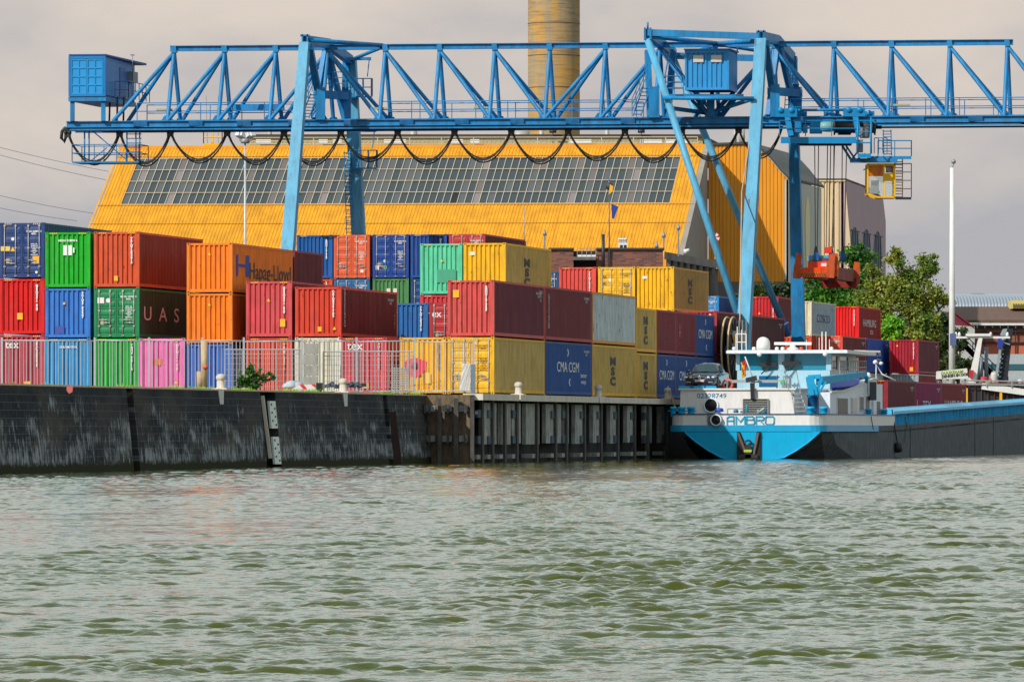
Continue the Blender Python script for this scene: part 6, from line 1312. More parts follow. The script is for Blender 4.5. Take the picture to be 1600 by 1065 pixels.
for x0, x1 in ((1156, 1216), (1226, 1291)):
    e0, e1 = onU(x0, 0, uW0)[0], onU(x1, 0, uW0)[0]; bx('aft_window', e0, e1, uW0+.02, uW0+.06, zs, zr, wgl)
b = MB()
for x, y in ((1200, 572), (1236, 570)):
    p = EU(*onU(x, y, uW0-.35)); b.box(p.x-.5, p.x+.5, p.y, p.y+.3, p.z-.02, p.z+.2); b.beam(p-Vector((.4, 0, .45)), p+Vector((.1, 0, 0)), .07, .07); b.beam(p+Vector((0, .1, .2)), p+Vector((0.1, .1, .75)), .12, .14)
b.build('helm_chair', plain('dark_chair', (45, 42, 42), .7), br)
# right wall with two windows and slanted front
uS = uW0+.2
bx('side_wall_upper', wr_-.1, wr_, uS, uW0+9.4, zr-.12, zr, WP); bx('side_wall_lower', wr_-.12, wr_+.03, uS, uW0+9.4, zC, zs+.05, WP)
def es(x): return onE(x, 0, wr_)[1]
for x0, x1 in ((1297, 1300), (1308.5, 1312), (1325, 1341)): bx('side_post', wr_-.1, wr_+.02, es(x0), es(x1), zs+.05, zr-.12, WP)
for x0, x1 in ((1300, 1308.5), (1312, 1325)): bx('side_window', wr_-.07, wr_-.04, es(x0), es(x1), zs+.05, zr-.12, glass('dark_window', (45, 52, 55), .05))
b = MB(); b.v = []; railing(b, [EU(wr_+.6, es(1296), zs-.25), EU(wr_+.6, es(1338), zs-.1)], .75, .025, .8, (1, .5)); b.build('side_railing', STEEL, br)
bi = onU(1186, 604, uW0-.06); bj = onU(1213, 587, uW0-.06); bx('lower_window', bi[0], bj[0], uW0-.08, uW0-.055, bi[2], bj[2], glass('deep_blue_glass', (20, 110, 165), .08))
bi = onU(1232, 606, uW0-.06); bj = onU(1240, 585, uW0-.06)
# roof gear
def rp(x, y, du=1.5): return EU(*onU(x, y, uW0+du))
b = MB(); p = rp(1192.5, 548); b.lathe(p, [(.40, 0), (.40, .40), (.38, .56), (.30, .70), (.16, .79), (.02, .82)], 24); b.build('radar_dome', WHITE, br)
b = MB(); p = rp(1239, 547); b.lathe(p, [(.36, 0), (.34, .12), (.16, .2), (.16, .34)], 16); b.build('radar_base', WHITE, br)
b = MB(); b.beam(rp(1210, 536.5), rp(1268, 536.5), .16, .17); b.build('radar_scanner', WHITE, br)
for x, y0, r in ((1284.5, 518, .035), (1290.5, 518, .035), (1280, 527, .02), (1152, 510, .03), (1159, 515, .03), (1296, 530, .02)):
    b = MB(); b.tube([rp(x, 548), rp(x, y0)], r, 5); b.build('whip_aerial', WHITE, br)
b = MB(); railing(b, [rp(1150, 547), rp(1166, 547)], .95, .03, .35, (1, .5)); b.build('roof_railing', WHITE, br)
for x in (1147, 1178, 1214, 1223, 1252, 1299): 
    b = MB(); p = rp(x, 547); b.lathe(p, [(.1, 0), (.12, .05), (.12, .16), (.05, .2)], 10); b.build('roof_lamp', WHITE if x != 1252 else plain('orange_lamp', (230, 80, 30), .4), br)
for x in (1187, 1290):
    b = MB(); p = rp(x, 553, -.9); b.lathe(p, [(.13, 0), (.15, -.12), (.08, -.2)], 12, UV); b.build('search_light', WHITE, br)
b = MB(); b.beam(rp(1335, 548, 6), rp(1375, 549, 7), .1, .1); b.build('roof_boom', WHITE, br)
# left side piece of casing beside the wheelhouse
b = MB(); railing(b, [EU(*onU(1136, 611, uC+.5)), EU(*onU(1222, 611, uC+.5))], .62, .03, 1.3, (1,)); b.build('casing_railing', STEEL, cas)
bx('rail_board', onU(1144, 0, uC+.3)[0], onU(1215, 0, uC+.3)[0], uC+.28, uC+.34, zC+.42, zC+.58, plain('grey_board', (165, 168, 165), .5), cas)
# stern crane davit post with flag
b = MB(); p = EU(*onU(1176, 623, uC-.2)); b.beam(p, EU(*onU(1175, 598, uC-.2)), .22, .2, up=(0, 1, 0)); b.beam(EU(*onU(1166, 594, uC-.2)), EU(*onU(1182, 590, uC-.2)), .3, .26); b.build('winch_post', DARK, br)
fl_ = thing('ensign', 'yellow and red ensign hanging from a slanted white staff', 'flag', EU(*onU(1177, 592, uC-.3)))
b = MB(); b.tube([EU(*onU(1177, 592, uC-.3)), EU(*onU(1164, 557, uC-.3))], .035, 6); b.build('flag_staff', WHITE, fl_)
b = MB(); nx, nz = 5, 9
g = []
for j in range(nz):
    for i in range(nx):
        x = 1165.2-(i*2.0)*(1-.03*j)+1.2*math.sin(j*.7); y = 562+j*3.1+i*1.1; g.append(EU(*onU(x+.35*j*.5, y, uC-.3+.10*math.sin(i*1.9+j*.8))))
fs = []
for j in range(nz-1):
    for i in range(nx-1): fs.append((j*nx+i, j*nx+i+1, (j+1)*nx+i+1, (j+1)*nx+i))
b.add(g, fs); b.m = [1 if (f[0] % nx)+(f[0]//nx)*.28 < 2.3 else 0 for f in fs]
b.build('flag_cloth', [plain('flag_yellow', (250, 200, 40), .8), plain('flag_red', (225, 40, 50), .8)], fl_)
# accommodation on the right side
eS = eR-.75; ua = onE(1297, 0, eS)[1]; ub = onE(1370, 0, eS)[1]; el_ = onU(1279, 0, ua)[0]
def zE(x, y): return onE(x, y, eS)[2]
tops = [(1297, 613), (1318, 611), (1335, 605), (1350, 598), (1362, 593), (1370, 592)]
b = MB()
for (xa, ya_), (xb, yb_) in zip(tops[:-1], tops[1:]):
    u_a, u_b = onE(xa, 0, eS)[1], onE(xb, 0, eS)[1]; za, zb_ = zE(xa, ya_), zE(xb, yb_)
    b.hexa(eut([(el_, u_a, 2.3), (eS, u_a, 2.3), (eS, u_b, 2.3), (el_, u_b, 2.3)]), eut([(el_, u_a, za), (eS, u_a, za), (eS, u_b, zb_), (el_, u_b, zb_)]))
acc = b.build('accommodation', GP_, br)
b = MB()
for (xa, ya_), (xb, yb_) in zip(tops[:-1], tops[1:]): b.beam(EU(eS+.03, onE(xa, 0, eS)[1], zE(xa, ya_)+.03), EU(eS+.03, onE(xb, 0, eS)[1], zE(xb, yb_)+.03), .12, .1)
b.build('roof_trim', WHITE, acc)
for x0, x1, y0, y1, mt in ((1308, 1323, 622, 646, 'grey'), (1330, 1338, 622, 645, 'green'), (1343, 1348, 620, 640, 'grey'), (1352, 1357, 619, 639, 'grey')):
    u_a, u_b = onE(x0, 0, eS)[1], onE(x1, 0, eS)[1]; z0_, z1_ = zE(x0, y1), zE(x0, y0)
    wf = bx('window_frame', eS, eS+.05, u_a-.15, u_b+.15, z0_-.06, z1_+.06, WHITE, acc)
    bx('window_pane', eS+.05, eS+.07, u_a, u_b, z0_, z1_, plain('grey_blind', (105, 100, 92), .5) if mt == 'grey' else glass('green_glass', (70, 110, 50), .08), wf)
bx('end_bulkhead', eS-2.2, eS+.12, onE(1362, 0, eS)[1], onE(1376, 0, eS)[1], 2.2, zE(1370, 600), GP_, br)
bx('door_recess', eS+.12, eS+.14, onE(1367, 0, eS)[1], onE(1372, 0, eS)[1], 2.3, zE(1370, 627), plain('dark_door', (95, 98, 102), .5), br)
b = MB(); p = EU(*onE(1369, 592, eS)); b.tube([p, p+Vector((0, 0, .9)), p+Vector((.35, 0, .3)), p+Vector((1.2, 0, -.1))], .05, 6); b.lathe(p+Vector((-.05, 0, .9)), [(.05, 0), (.14, .06), (.14, .18), (.05, .26)], 10); b.lathe(p+Vector((.3, 0, .85)), [(.05, 0), (.12, .06), (.12, .16), (.05, .2)], 10)
b.lathe(p+Vector((-.5, 0, .1)), [(.1, 0), (.22, .1), (.1, .3)], 10); b.build('signal_horns', WHITE, br)
b = MB(); p = EU(*onE(1364, 612, eS+.3)); b.box(p.x-.2, p.x+.2, p.y-.2, p.y+.2, p.z-.5, p.z+.6); b.build('vent_box', plain('dark_vent', (70, 80, 90), .5), br)
# deck crane
ud = US+3.4
def dp_(x, y, d=0): return EU(*onU(x, y, ud+d))
b = MB(); p = dp_(1270, 652); b.lathe(p, [(.36, 0), (.30, .05), (.30, 1.2), (.36, 1.22), (.36, 1.3)], 18); dc = b.build('crane_column', DB_, br)
b = MB(); b.beam(dp_(1270, 620), dp_(1269, 600), .55, .5, up=(0, 1, 0), w2=.42); b.beam(dp_(1268, 606), dp_(1265, 588), .45, .5, up=(0, 1, 0)); b.beam(dp_(1263, 589), dp_(1282, 588), .3, .25); b.beam(dp_(1276, 612), dp_(1284, 590), .2, .25, up=(0, 1, 0)); b.beam(dp_(1280, 614), dp_(1290, 596), .12, .14, up=(0, 1, 0)); b.build('crane_head', SB, br)
b = MB(); b.beam(dp_(1280, 595), dp_(1352, 584, 6.5), .38, .46, w2=.26, h2=.30); b.build('crane_boom', SB, br)
b = MB(); b.tube([dp_(1350, 585, 6.3), dp_(1355, 590, 6.5), dp_(1353, 598, 6.5)], .12, 6); b.build('boom_tip', SB, br)
# tender under blue cover
td = thing('covered_dinghy', 'small dinghy under a bright blue cover on the barge roof', 'dinghy', EU(eS-.7, onE(1318, 0, eS)[1], 3.95), eu=True)
b = MB(); u0_, u1_ = onE(1291, 0, eS-.6)[1]-0, onE(1346, 0, eS-.6)[1]; vs = []; m_ = 14
for i in range(m_):
    t = i/(m_-1); w = .78*math.sin(math.pi*min(1, .12+t*.95))**.5; u_ = u0_+(u1_-u0_)*t; zb_ = 3.95+t*.32
    for k in range(9):
        a = k/8*math.pi; vs.append((eS-.75+w*math.cos(a)*(1 if 0 < k < 8 else .9), u_, zb_+(.12 if k in (0, 8) else .2+.62*math.sin(a)**.7+.05*math.sin(i*2.1+k))*(1 if 0 < i < m_-1 else .6)))
    vs += []
fs = []
for i in range(m_-1):
    for k in range(8): fs.append((i*9+k, i*9+k+1, (i+1)*9+k+1, (i+1)*9+k))
b.add(eut(vs), fs); b.build('blue_cover', plain('blue_tarpaulin', (40, 100, 240), .45), td)
b = MB(); b.hexa(eut([(eS-1.2, u0_+1, 3.82), (eS-.3, u0_+1, 3.82), (eS-.3, u1_-1.5, 4.0), (eS-1.2, u1_-1.5, 4.0)]), eut([(eS-1.45, u0_+.3, 4.1), (eS-.02, u0_+.3, 4.1), (eS-.02, u1_-.3, 4.42), (eS-1.45, u1_-.3, 4.42)])); b.build('dinghy_hull', plain('navy_hull', (20, 50, 140), .5), td)
b = MB(); lp = EU(*onU(1252, 646, uC-.7)); lq = EU(*onU(1243, 610, uC-.1)); 
sd = ax*.24
for s in (-1, 1): b.tube([lp+sd*s*1.5, lq+sd*s], .035, 6)
for k in range(5): m = lp.lerp(lq, (k+.6)/5.3); b.beam(m-sd*1.3, m+sd*1.3, .22, .04)
b.tube([lq-sd*1.6, lq-sd*2.6+Vector((0, 0, 1.25))], .03, 5); b.tube([lq+sd*1.2, lq+sd*.2+Vector((0, 0, 1.1))], .03, 5); b.build('aft_ladder', STEEL, br)
b = MB(); railing(b, [EU(*onU(1224, 611, uC+1)), EU(*onU(1236, 611, uC+5))], .85, .03, 1, (1, .5)); b.build('casing_railing', STEEL, cas)
k_ = 0
for x, u_, z_, kk in ((1052, US+.8, 2.4, 1), (1065, US+.8, 2.4, 1.25), (1080, US+.8, 2.4, 1.25), (1266, US+.9, 2.4, 1.3), (1287, US+1.6, 2.4, 1.3), (1357, ub, 2.35, 1.1), (1380, ub+3, 2.35, 1.4)):
    b = MB(); e_ = onU(x, 0, u_)[0] if x < 1300 else onE(x, 0, eR-.5)[0]
    u2 = u_ if x < 1300 else onE(x, 0, eR-.5)[1]
    p = EU(e_, u2, z_); b.lathe(p, [(.17*kk, 0), (.15*kk, .04), (.15*kk, .40), (.19*kk, .43), (.19*kk, .53), (.15*kk, .57)], 16); b.tube([p+Vector((-.28, 0, .33)), p+Vector((.28, 0, .33))], .03, 5); b.build('deck_bollard', SB, br)
for x, y, w, h, c in ((1124, 640, .5, .22, (30, 80, 190)), (1150, 642, .3, .2, (30, 110, 170)), (1160, 643, .25, .15, (40, 120, 160)), (1167, 638, .18, .5, (40, 140, 170)), (1193, 641, .45, .38, (60, 130, 170)), (1185, 643, .2, .3, (120, 160, 170))):
    b = MB(); p = EU(*onU(x, y, US+1.1)); b.lathe(p-Vector((0, 0, h*.5)), [(w/2*.9, 0), (w/2, .03), (w/2*.9, h*.8), (w/2*.5, h)], 10); b.build('deck_fitting', plain('fitting_%d' % c[0], c, .5), br)
b = MB(); b.tube([EU(*onU(1187, 643, US+.9)), EU(*onU(1194, 638, US+.9))], .05, 5); b.build('yellow_lever', YEL, br)
b = MB(); railing(b, [EU(*onU(1137, 647, US+.5)), EU(*onU(1161, 647, US+.5))], .32, .03, .9, (1,)); b.build('deck_railing', STEEL, br)
b = MB(); p = EU(*onU(1137, 600, uC+3)); b.tube([p+(ax*math.cos(k*.3142)+UPv*math.sin(k*.3142))*.27 for k in range(21)], .07, 8); b.build('life_ring', plain('life_ring_orange', (225, 95, 60), .6), br)
b = MB(); p = EU(*onU(1222, 597, uW0-.4)); b.lathe(p, [(.05, -.1), (.14, -.05), (.14, .15), (.05, .2)], 10, ax); b.build('green_lamp', plain('green_lamp', (50, 190, 70), .3), br)
for x in (1229, 1234, 1214):
    b = MB(); b.tube([EU(*onU(x, 610, uW0-.6)), EU(*onU(x+1, 586, uW0-.6))], .04, 5); b.beam(EU(*onU(x-3, 590, uW0-.6)), EU(*onU(x+4, 589, uW0-.6)), .06, .08); b.build('deck_gear', plain('dark_gear', (60, 70, 75), .5), br)
# hatch coaming
uc0 = onE(1387, 0, eR-.8)[1]; UE = US+95
for s, nm in ((1, 'right'), (-1, 'left')):
    e_ = ec+s*(hb-.8); b = MB()
    zt_f = lambda u: 1.88+sheer(u)+1.08
    N_ = 46
    for i in range(N_):
        ua_, ub_ = uc0+(UE-uc0)*i/N_, uc0+(UE-uc0)*(i+1)/N_
        b.hexa([(e_-.06, ua_, zt_f(ua_)-1.15), (e_+.06, ua_, zt_f(ua_)-1.15), (e_+.06, ub_, zt_f(ub_)-1.15), (e_-.06, ub_, zt_f(ub_)-1.15)], [(e_-.06, ua_, zt_f(ua_)), (e_+.06, ua_, zt_f(ua_)), (e_+.06, ub_, zt_f(ub_)), (e_-.06, ub_, zt_f(ub_))])
        e2 = e_+s*.38; lo, hi = min(e_+s*.06, e2), max(e_+s*.06, e2)
        b.hexa([(lo, ua_, zt_f(ua_)-.34), (hi, ua_, zt_f(ua_)-.40), (hi, ub_, zt_f(ub_)-.40), (lo, ub_, zt_f(ub_)-.34)], [(lo, ua_, zt_f(ua_)-.02), (hi, ua_, zt_f(ua_)-.22), (hi, ub_, zt_f(ub_)-.22), (lo, ub_, zt_f(ub_)-.02)])
        lo2, hi2 = min(e_+s*.061, e_+s*.3), max(e_+s*.061, e_+s*.3)
        b.hexa([(lo2, ua_, zt_f(ua_)-1.1), (hi2, ua_, zt_f(ua_)-1.1), (hi2, ua_+.05, zt_f(ua_)-1.1), (lo2, ua_+.05, zt_f(ua_)-1.1)], [(lo2, ua_, zt_f(ua_)-.36), (hi2, ua_, zt_f(ua_)-.4), (hi2, ua_+.05, zt_f(ua_)-.4), (lo2, ua_+.05, zt_f(ua_)-.36)])
    b.v = eut(b.v); cm = b.build('hatch_coaming', paint((92, 190, 236), 1.0, .4, .3, .1), br)
    if s == 1:
        for x in (1423, 1439, 1493, 1515, 1528, 1558, 1598):
            u_ = onE(x, 0, e_)[1]; z = zt_f(u_); bx('coaming_slot', e_+.061, e_+.1, u_, u_+.9, z-.95, z-.55 if x % 2 else z-.5, DARK, cm)
b = MB(); 
for e0, e1 in ((ec+hb-.85, ec+hb-.02), (ec-hb+.02, ec-hb+.85)): b.hexa(eut([(e0, uW-1, 1.7), (e1, uW-1, 1.7), (e1, UE+5, 1.7+sheer(UE)), (e0, UE+5, 1.7+sheer(UE))]), eut([(e0, uW-1, 1.87), (e1, uW-1, 1.87), (e1, UE+5, 1.87+sheer(UE+5)), (e0, UE+5, 1.87+sheer(UE+5))]))
b.build('side_deck', plain('dark_deck', (60, 72, 85), .7), br)
bx('hold_floor', ec-hb+.9, ec+hb-.9, uc0, UE, 1.9, 2.02, DARK)
bx('hold_bulkhead', ec-hb+.9, ec+hb-.9, uc0-.1, uc0, 1.8, 2.95, SB)
b = MB(); p = EU(*onE(1394, 640, eR-.2)); q_ = EU(*onE(1404, 700, eR+.12)); b.tube([p, EU(*onE(1398, 668, eR+.06)), q_], .04, 6); b.build('fender_rope', plain('dark_rope', (40, 40, 42)), br)
b = MB(); b.lathe(EU(*onE(1403, 707, eR+.2)), [(.1, 0), (.26, .08), (.26, .55), (.1, .64)], 12); b.build('rubber_fender', BLACK, br)
for x in (1361, 1414):
    b = MB(); b.tube([EU(*onE(x, 650, eR+.08)), EU(*onE(x+3, 668, eR+.1)), EU(*onE(x-1 if x > 1400 else x+4, 690 if x > 1400 else 672, eR+.06))], .03, 5); b.build('green_rope', plain('green_rope', (30, 95, 75), .8), br)
for x in (1422, 1523, 1552): 
    u_ = onE(x, 0, eR)[1]; b = MB(); b.box(eR-.02, eR+.04, u_-.05, u_+.06, -.5, 1.8+sheer(u_)); b.v = eut(b.v); b.build('hull_seam', DARK, br)
# containers in the hold
u = onE(1387, 0, -57.0)[1]
for k, (cc, lab, mk) in enumerate([((150, 44, 56), 'maroon container in the barge hold nearest the wheelhouse', []), ((190, 40, 110), 'magenta container in the barge hold between maroon and brick red', [('TEX', 5.2, 1.25, .9, (240, 230, 232), 2.4, 's'), ('I', .7, 1.3, .9, (240, 230, 232), 2, 's')]), ((190, 40, 42), 'brick red container with white HAMBURG letters in the barge hold', [('HAMBURG', 5.8, 1.3, 1.0, (238, 230, 220), 1.9, 's')])]):
    container(-57.0, u, 2.03, 'h', 12.192, 'c', cc, lab, 'containers in the barge hold', side=(cc[0], cc[1]+8, cc[2]+4), marks=mk, rust=.15); u += 12.35
# mooring rope from the bollard to the stern
mr = MB(); a = EU(ER-.2, onE(1043, 0, ER-.35)[1], 3.9); c = EU(*onU(1062, 644, US+.6)); mr.tube([a.lerp(c, t/6)-Vector((0, 0, .25*math.sin(math.pi*t/6))) for t in range(7)], .045, 6); o_ = mr.build('mooring_rope', plain('tan_rope', (160, 140, 110), .8)); tag(o_, 'tan mooring rope running from the quay bollard to the barge stern', 'rope')
# ---------------------------------------------------------------- car on the barge
car = thing('parked_car', 'dark blue saloon car parked on the white aft casing of the barge', 'car', EU(onU(1094, 0, uC+1.2)[0], uC+1.0, zC+.1), eu=True)
cp, Nn, Lk, Bb = pbsdf('dark_car_paint'); Bb.inputs['Base Color'].default_value = (.014, .022, .045, 1); Bb.inputs['Metallic'].default_value = .5; Bb.inputs['Roughness'].default_value = .22; Bb.inputs['Coat Weight'].default_value = 1.0; Bb.inputs['Coat Roughness'].default_value = .03
cgl = glass('car_glass', (36, 70, 78), .03)
def loft(b, secs, closed_ends=True):
    n = len(secs[0]); vs = [v for s in secs for v in s]; fs = []
    for i in range(len(secs)-1):
        for k in range(n-1): fs.append((i*n+k, i*n+k+1, (i+1)*n+k+1, (i+1)*n+k))
    if closed_ends: fs.append(tuple(range(n))); fs.append(tuple(range((len(secs)-1)*n, len(secs)*n))[::-1])
    o = b.smooth; b.smooth = True; b.add(vs, fs); b.smooth = o
def csec(y, w, zb_, zs_, zt_, wt):   # half outline mirrored: bottom, sill, shoulder, top
    h = [(w*.90, zb_), (w*.985, zb_+.12), (w, (zb_+zs_)/2), (w*.985, zs_-.06), (w*.95, zs_), (wt, zt_-.02), (wt*.5, zt_+.02), (0, zt_+.03)]
    return [(x, y, z) for x, z in h]+[(-x, y, z) for x, z in reversed(h[:-1])]
b = MB(); st = [(0, .72, .28, .60, .70, .60), (.06, .80, .22, .64, .745, .68), (.25, .89, .20, .66, .76, .74), (.7, .92, .20, .74, .83, .78), (1.25, .93, .20, .80, .90, .80), (1.6, .93, .20, .84, .93, .80), (3.6, .93, .20, .88, .95, .80), (4.4, .91, .22, .90, .98, .78), (4.8, .86, .28, .88, .96, .72), (4.9, .78, .34, .82, .90, .66)]
loft(b, [csec(y, w, zb_, zs_, zt_, wt) for y, w, zb_, zs_, zt_, wt in st]); b.build('body', cp, car, world=False)
b = MB(); cab_ = [(1.45, .80, .92, .93, .78), (1.75, .80, .92, 1.12, .72), (2.2, .79, .93, 1.40, .62), (2.8, .78, .93, 1.47, .60), (3.5, .77, .94, 1.43, .58), (4.1, .74, .95, 1.20, .62), (4.5, .70, .96, .99, .64)]
loft(b, [[(w, y, z0), (w*.98, y, z0+(z1-z0)*.35), ((w*.97+wt)/2, y, z0+(z1-z0)*.75), (wt, y, z1-.02), (wt*.5, y, z1+.02), (0, y, z1+.025), (-wt*.5, y, z1+.02), (-wt, y, z1-.02), (-(w*.97+wt)/2, y, z0+(z1-z0)*.75), (-w*.98, y, z0+(z1-z0)*.35), (-w, y, z0)] for y, w, z0, z1, wt in cab_]); b.build('cabin', cp, car, world=False)
b = MB(); b.add([(-.70, 1.52, .95), (.70, 1.52, .95), (.55, 2.14, 1.385), (-.55, 2.14, 1.385), (0, 1.44, .965), (0, 2.09, 1.415)], [(0, 4, 5, 3), (4, 1, 2, 5)]); b.v = [(x, y-.035, z+.02) for x, y, z in b.v]; b.build('windscreen', cgl, car, world=False)
for s in (1, -1):
    b = MB(); b.prism([(s*.80, 1.85, .97), (s*.80, 2.75, .98), (s*.68, 2.75, 1.38), (s*.69, 2.25, 1.34)], (s*.012, 0, 0)); b.prism([(s*.80, 2.82, .98), (s*.79, 3.75, 1.0), (s*.67, 3.55, 1.32), (s*.68, 2.82, 1.38)], (s*.012, 0, 0)); b.build('side_window', cgl, car, world=False)
    b = MB(); b.lathe((s*.98, 1.72, 1.0), [(.02, -.11), (.09, -.07), (.1, .02), (.06, .08)], 10, (0, 1, 0)); b.beam((s*.85, 1.75, .97), (s*.95, 1.75, .98), .05, .05); b.build('mirror', cp, car, world=False)
    b = MB(); b.prism([(s*.42, .01, .60), (s*.82, .10, .62), (s*.86, .18, .69), (s*.46, .03, .70)], (0, -.05, 0)); b.build('headlight', plain('headlight_glass', (225, 230, 235), .15, .2, 1), car, world=False)
    b = MB(); b.box(*sorted((s*.5, s*.76)), -.03, .09, .33, .40); b.build('fog_light', plain('chrome', (200, 200, 200), .2, .6), car, world=False)
    for y in (.88, 3.85):
        b = MB(); b.lathe((s*.78, y, .33), [(.2, 0), (.33, .0), (.335, s*.03), (.335, s*.13), (.31, s*.16), (.2, s*.165)], 26, (1, 0, 0)); w_ = b.build('wheel', BLACK, car, world=False)
        b = MB(); b.lathe((s*.945, y, .33), [(.0, 0), (.2, 0), (.215, -s*.02)], 20, (1, 0, 0)); b.build('rim', plain('rim_silver', (165, 168, 172), .3, .6), w_, world=False)
for s in (1, -1):
    b = MB(); b.prism([(s*.04, .03, .50), (s*.34, .03, .52), (s*.38, .03, .64), (s*.04, .03, .67)], (0, -.05, 0)); g_ = b.build('grille', plain('grille_black', (14, 14, 16), .3), car, world=False)
    b = MB(); fr_pts = [(s*.04, -.025, .50), (s*.34, -.025, .52), (s*.38, -.025, .64), (s*.04, -.025, .67)]
    for i in range(4): b.tube([fr_pts[i], fr_pts[(i+1) % 4]], .022, 5)
    b.build('grille_frame', plain('chrome', (200, 200, 200), .2, .6), g_, world=False)
b = MB(); b.box(-.27, .27, -.035, .02, .385, .495); b.build('number_plate', plain('plate_pinkish', (235, 200, 200), .5), car, world=False)
b = MB(); b.lathe((0, .02, .70), [(.05, 0), (.05, .05)], 14, (0, -1, 0)); b.build('bonnet_badge', plain('badge_silver', (200, 205, 215), .3, .4), car, world=False)
b = MB(); b.box(-.55, .55, -.012, .07, .25, .32); b.build('lower_intake', plain('grille_black', (14, 14, 16), .3), car, world=False)
for e_ in (-.75, .1, .8):
    b = MB(); o3 = EU(onU(1094, 0, uC+1.2)[0]+e_, uC+.3, zC+.1); b.box(-.3, .3, -.1, .2, 0, .14); b.v = [(v[0]+o3.x, v[1]+o3.y, v[2]+o3.z) for v in b.v]; b.build('wheel_chock', SB, br)
# ---------------------------------------------------------------- vessel ahead of the barge, sign, raised ramp
v2 = thing('moored_vessel', 'dark hulled vessel with white mast moored ahead of the blue barge', 'vessel', P(1590, 700, 455))
def VP(x, y, d=0): return P(x, y, 455+d)
def vbox(name, x0, x1, y0, y1, d0, d1, mat, par=v2):
    b = MB(); p = VP(x0, y1, d0); q_ = VP(x1, y0, d0); b.box(p.x, q_.x, 455+d0, 455+d1, p.z, q_.z); return b.build(name, mat, par)
b = MB(); b.hexa([VP(1508, 706, 0), VP(1760, 706, 0), VP(1760, 706, 8), VP(1516, 706, 8)], [VP(1505, 603, 0), VP(1760, 606, 0), VP(1760, 606, 8), VP(1512, 603, 8)]); b.build('hull', plain('dark_hull', (38, 38, 46), .6), v2)
for k in range(17): vbox('hull_rib', 1513+k*10, 1514.2+k*10, 604, 700, -.15, 0, plain('rib_brown', (95, 60, 48), .6))
for x in (1508, 1562, 1624): vbox('yellow_post', x, x+4, 606, 700, -.4, -.15, YEL)
b = MB(); b.beam(VP(1534, 603, -.4), VP(1640, 618, -.4), .12, .5); b.build('white_bulwark', WHITE, v2)
vbox('brown_deck', 1505, 1620, 598, 603, -.1, 6, plain('brown_deck', (120, 85, 70), .7))
b = MB(); railing(b, [VP(1503, 604, -.5), VP(1620, 606, -.5)], .5, .06, 1.9, (1, .4)); b.build('pipe_railing', STEEL, v2)
b = MB(); b.beam(VP(1518, 600, 1), VP(1532, 527, 1), .62, .4, up=(0, 1, 0), w2=.3, h2=.3); b.build('white_mast', WHITE, v2)
b = MB(); b.beam(VP(1484, 527, 1), VP(1578, 527, 1), .16, .16); b.build('mast_yard', WHITE, v2)
b = MB(); b.beam(VP(1509, 523, .8), VP(1548, 523, .8), .2, .2); b.build('radar_scanner', WHITE, v2)
for x in (1489, 1494, 1499, 1548, 1574): 
    b = MB(); b.lathe(VP(x, 526, 1), [(.08, 0), (.12, .1), (.1, .3), (.03, .38)], 8); b.build('mast_lamp', WHITE, v2)
vbox('red_lamp', 1515, 1521, 578, 589, .4, .9, plain('red_box', (205, 30, 45), .5))
for x, y0, y1 in ((1527.5, 545, 600), (1541, 542, 600), (1533, 560, 600)):
    b = MB(); b.tube([VP(x, y1, 2), VP(x, y0, 2)], .16, 8); b.build('steel_post', plain('blue_grey_post', (115, 130, 140), .5), v2)
for x, y, w, h, c in ((1537, 592, .7, .5, (180, 50, 55)), (1553, 588, .6, .9, (205, 200, 195)), (1549, 594, .5, .4, (190, 55, 60)), (1556, 596, .5, .4, (220, 160, 130)), (1543, 597, .8, .3, (190, 170, 90)), (1584, 597, .8, .4, (90, 90, 95)), (1594, 596, .5, .5, (200, 200, 200)), (1532, 598, .8, .3, (120, 100, 90))):
    b = MB(); p = VP(x, y, 1.2); b.lathe(p-Vector((0, 0, h*.6)), [(w*.42, 0), (w*.5, h*.1), (w*.45, h*.8), (w*.3, h)], 9); b.build('deck_gear', plain('gear_%d_%d' % (c[0], c[1]), c, .6), v2)
rp_ = thing('raised_ramp', 'dark raised ramp with steel steps leaning upright at the right edge', 'ramp', P(1566, 600, 462))
def QP(x, y, d=0): return P(x, y, 462+d)
b = MB(); b.prism([QP(1560, 604), QP(1573, 604), QP(1583, 514), QP(1574, 513), QP(1571, 520)], (0, 1.2, 0)); b.build('ramp_plate', plain('dark_ramp', (26, 32, 44), .6), rp_)
b = MB(); b.prism([QP(1568, 540, -.1), QP(1574, 513, -.1), QP(1567, 514, -.1), QP(1563, 522, -.1)], (0, .1, 0)); b.build('ramp_head', plain('pale_blue_steel', (150, 165, 170), .5), rp_)
for k in range(9):
    y = 598-k*7.0; x = 1556+k*.9; b = MB(); b.prism([QP(x, y, -.3), QP(x+7, y-2.5, -.3), QP(x+7, y-4, -.3), QP(x, y-3, -.3)], (0, .9, 0)); b.build('step', plain('step_blue', (95, 125, 140), .5), rp_)
b = MB(); b.beam(QP(1555, 600, -.3), QP(1566, 522, -.3), .18, .3, up=(0, 1, 0)); b.build('step_rail', plain('pale_blue_steel', (150, 165, 170), .5), rp_)
b = MB(); p = QP(1564, 530, -.5); b.beam(p-Vector((.1, 0, .7)), p+Vector((0, 0, .3)), .4, .2, up=(0, 1, 0)); b.build('blue_cloth', plain('blue_cloth', (30, 60, 160), .8), rp_)
b = MB(); b.lathe(QP(1568, 533, -.5), [(.05, 0), (.2, .1), (.2, .3), (.05, .4)], 10); b.beam(QP(1560, 532, -.4), QP(1578, 538, -.4), .08, .1); b.build('hinge_bracket', STEEL, rp_)
sg = thing('banner_sign', 'tilted white banner reading DENKEN EN DOEN behind the hold containers', 'sign', P(1488, 600, 425))
def NP(x, y, d=0): return P(x, y, 425+d)
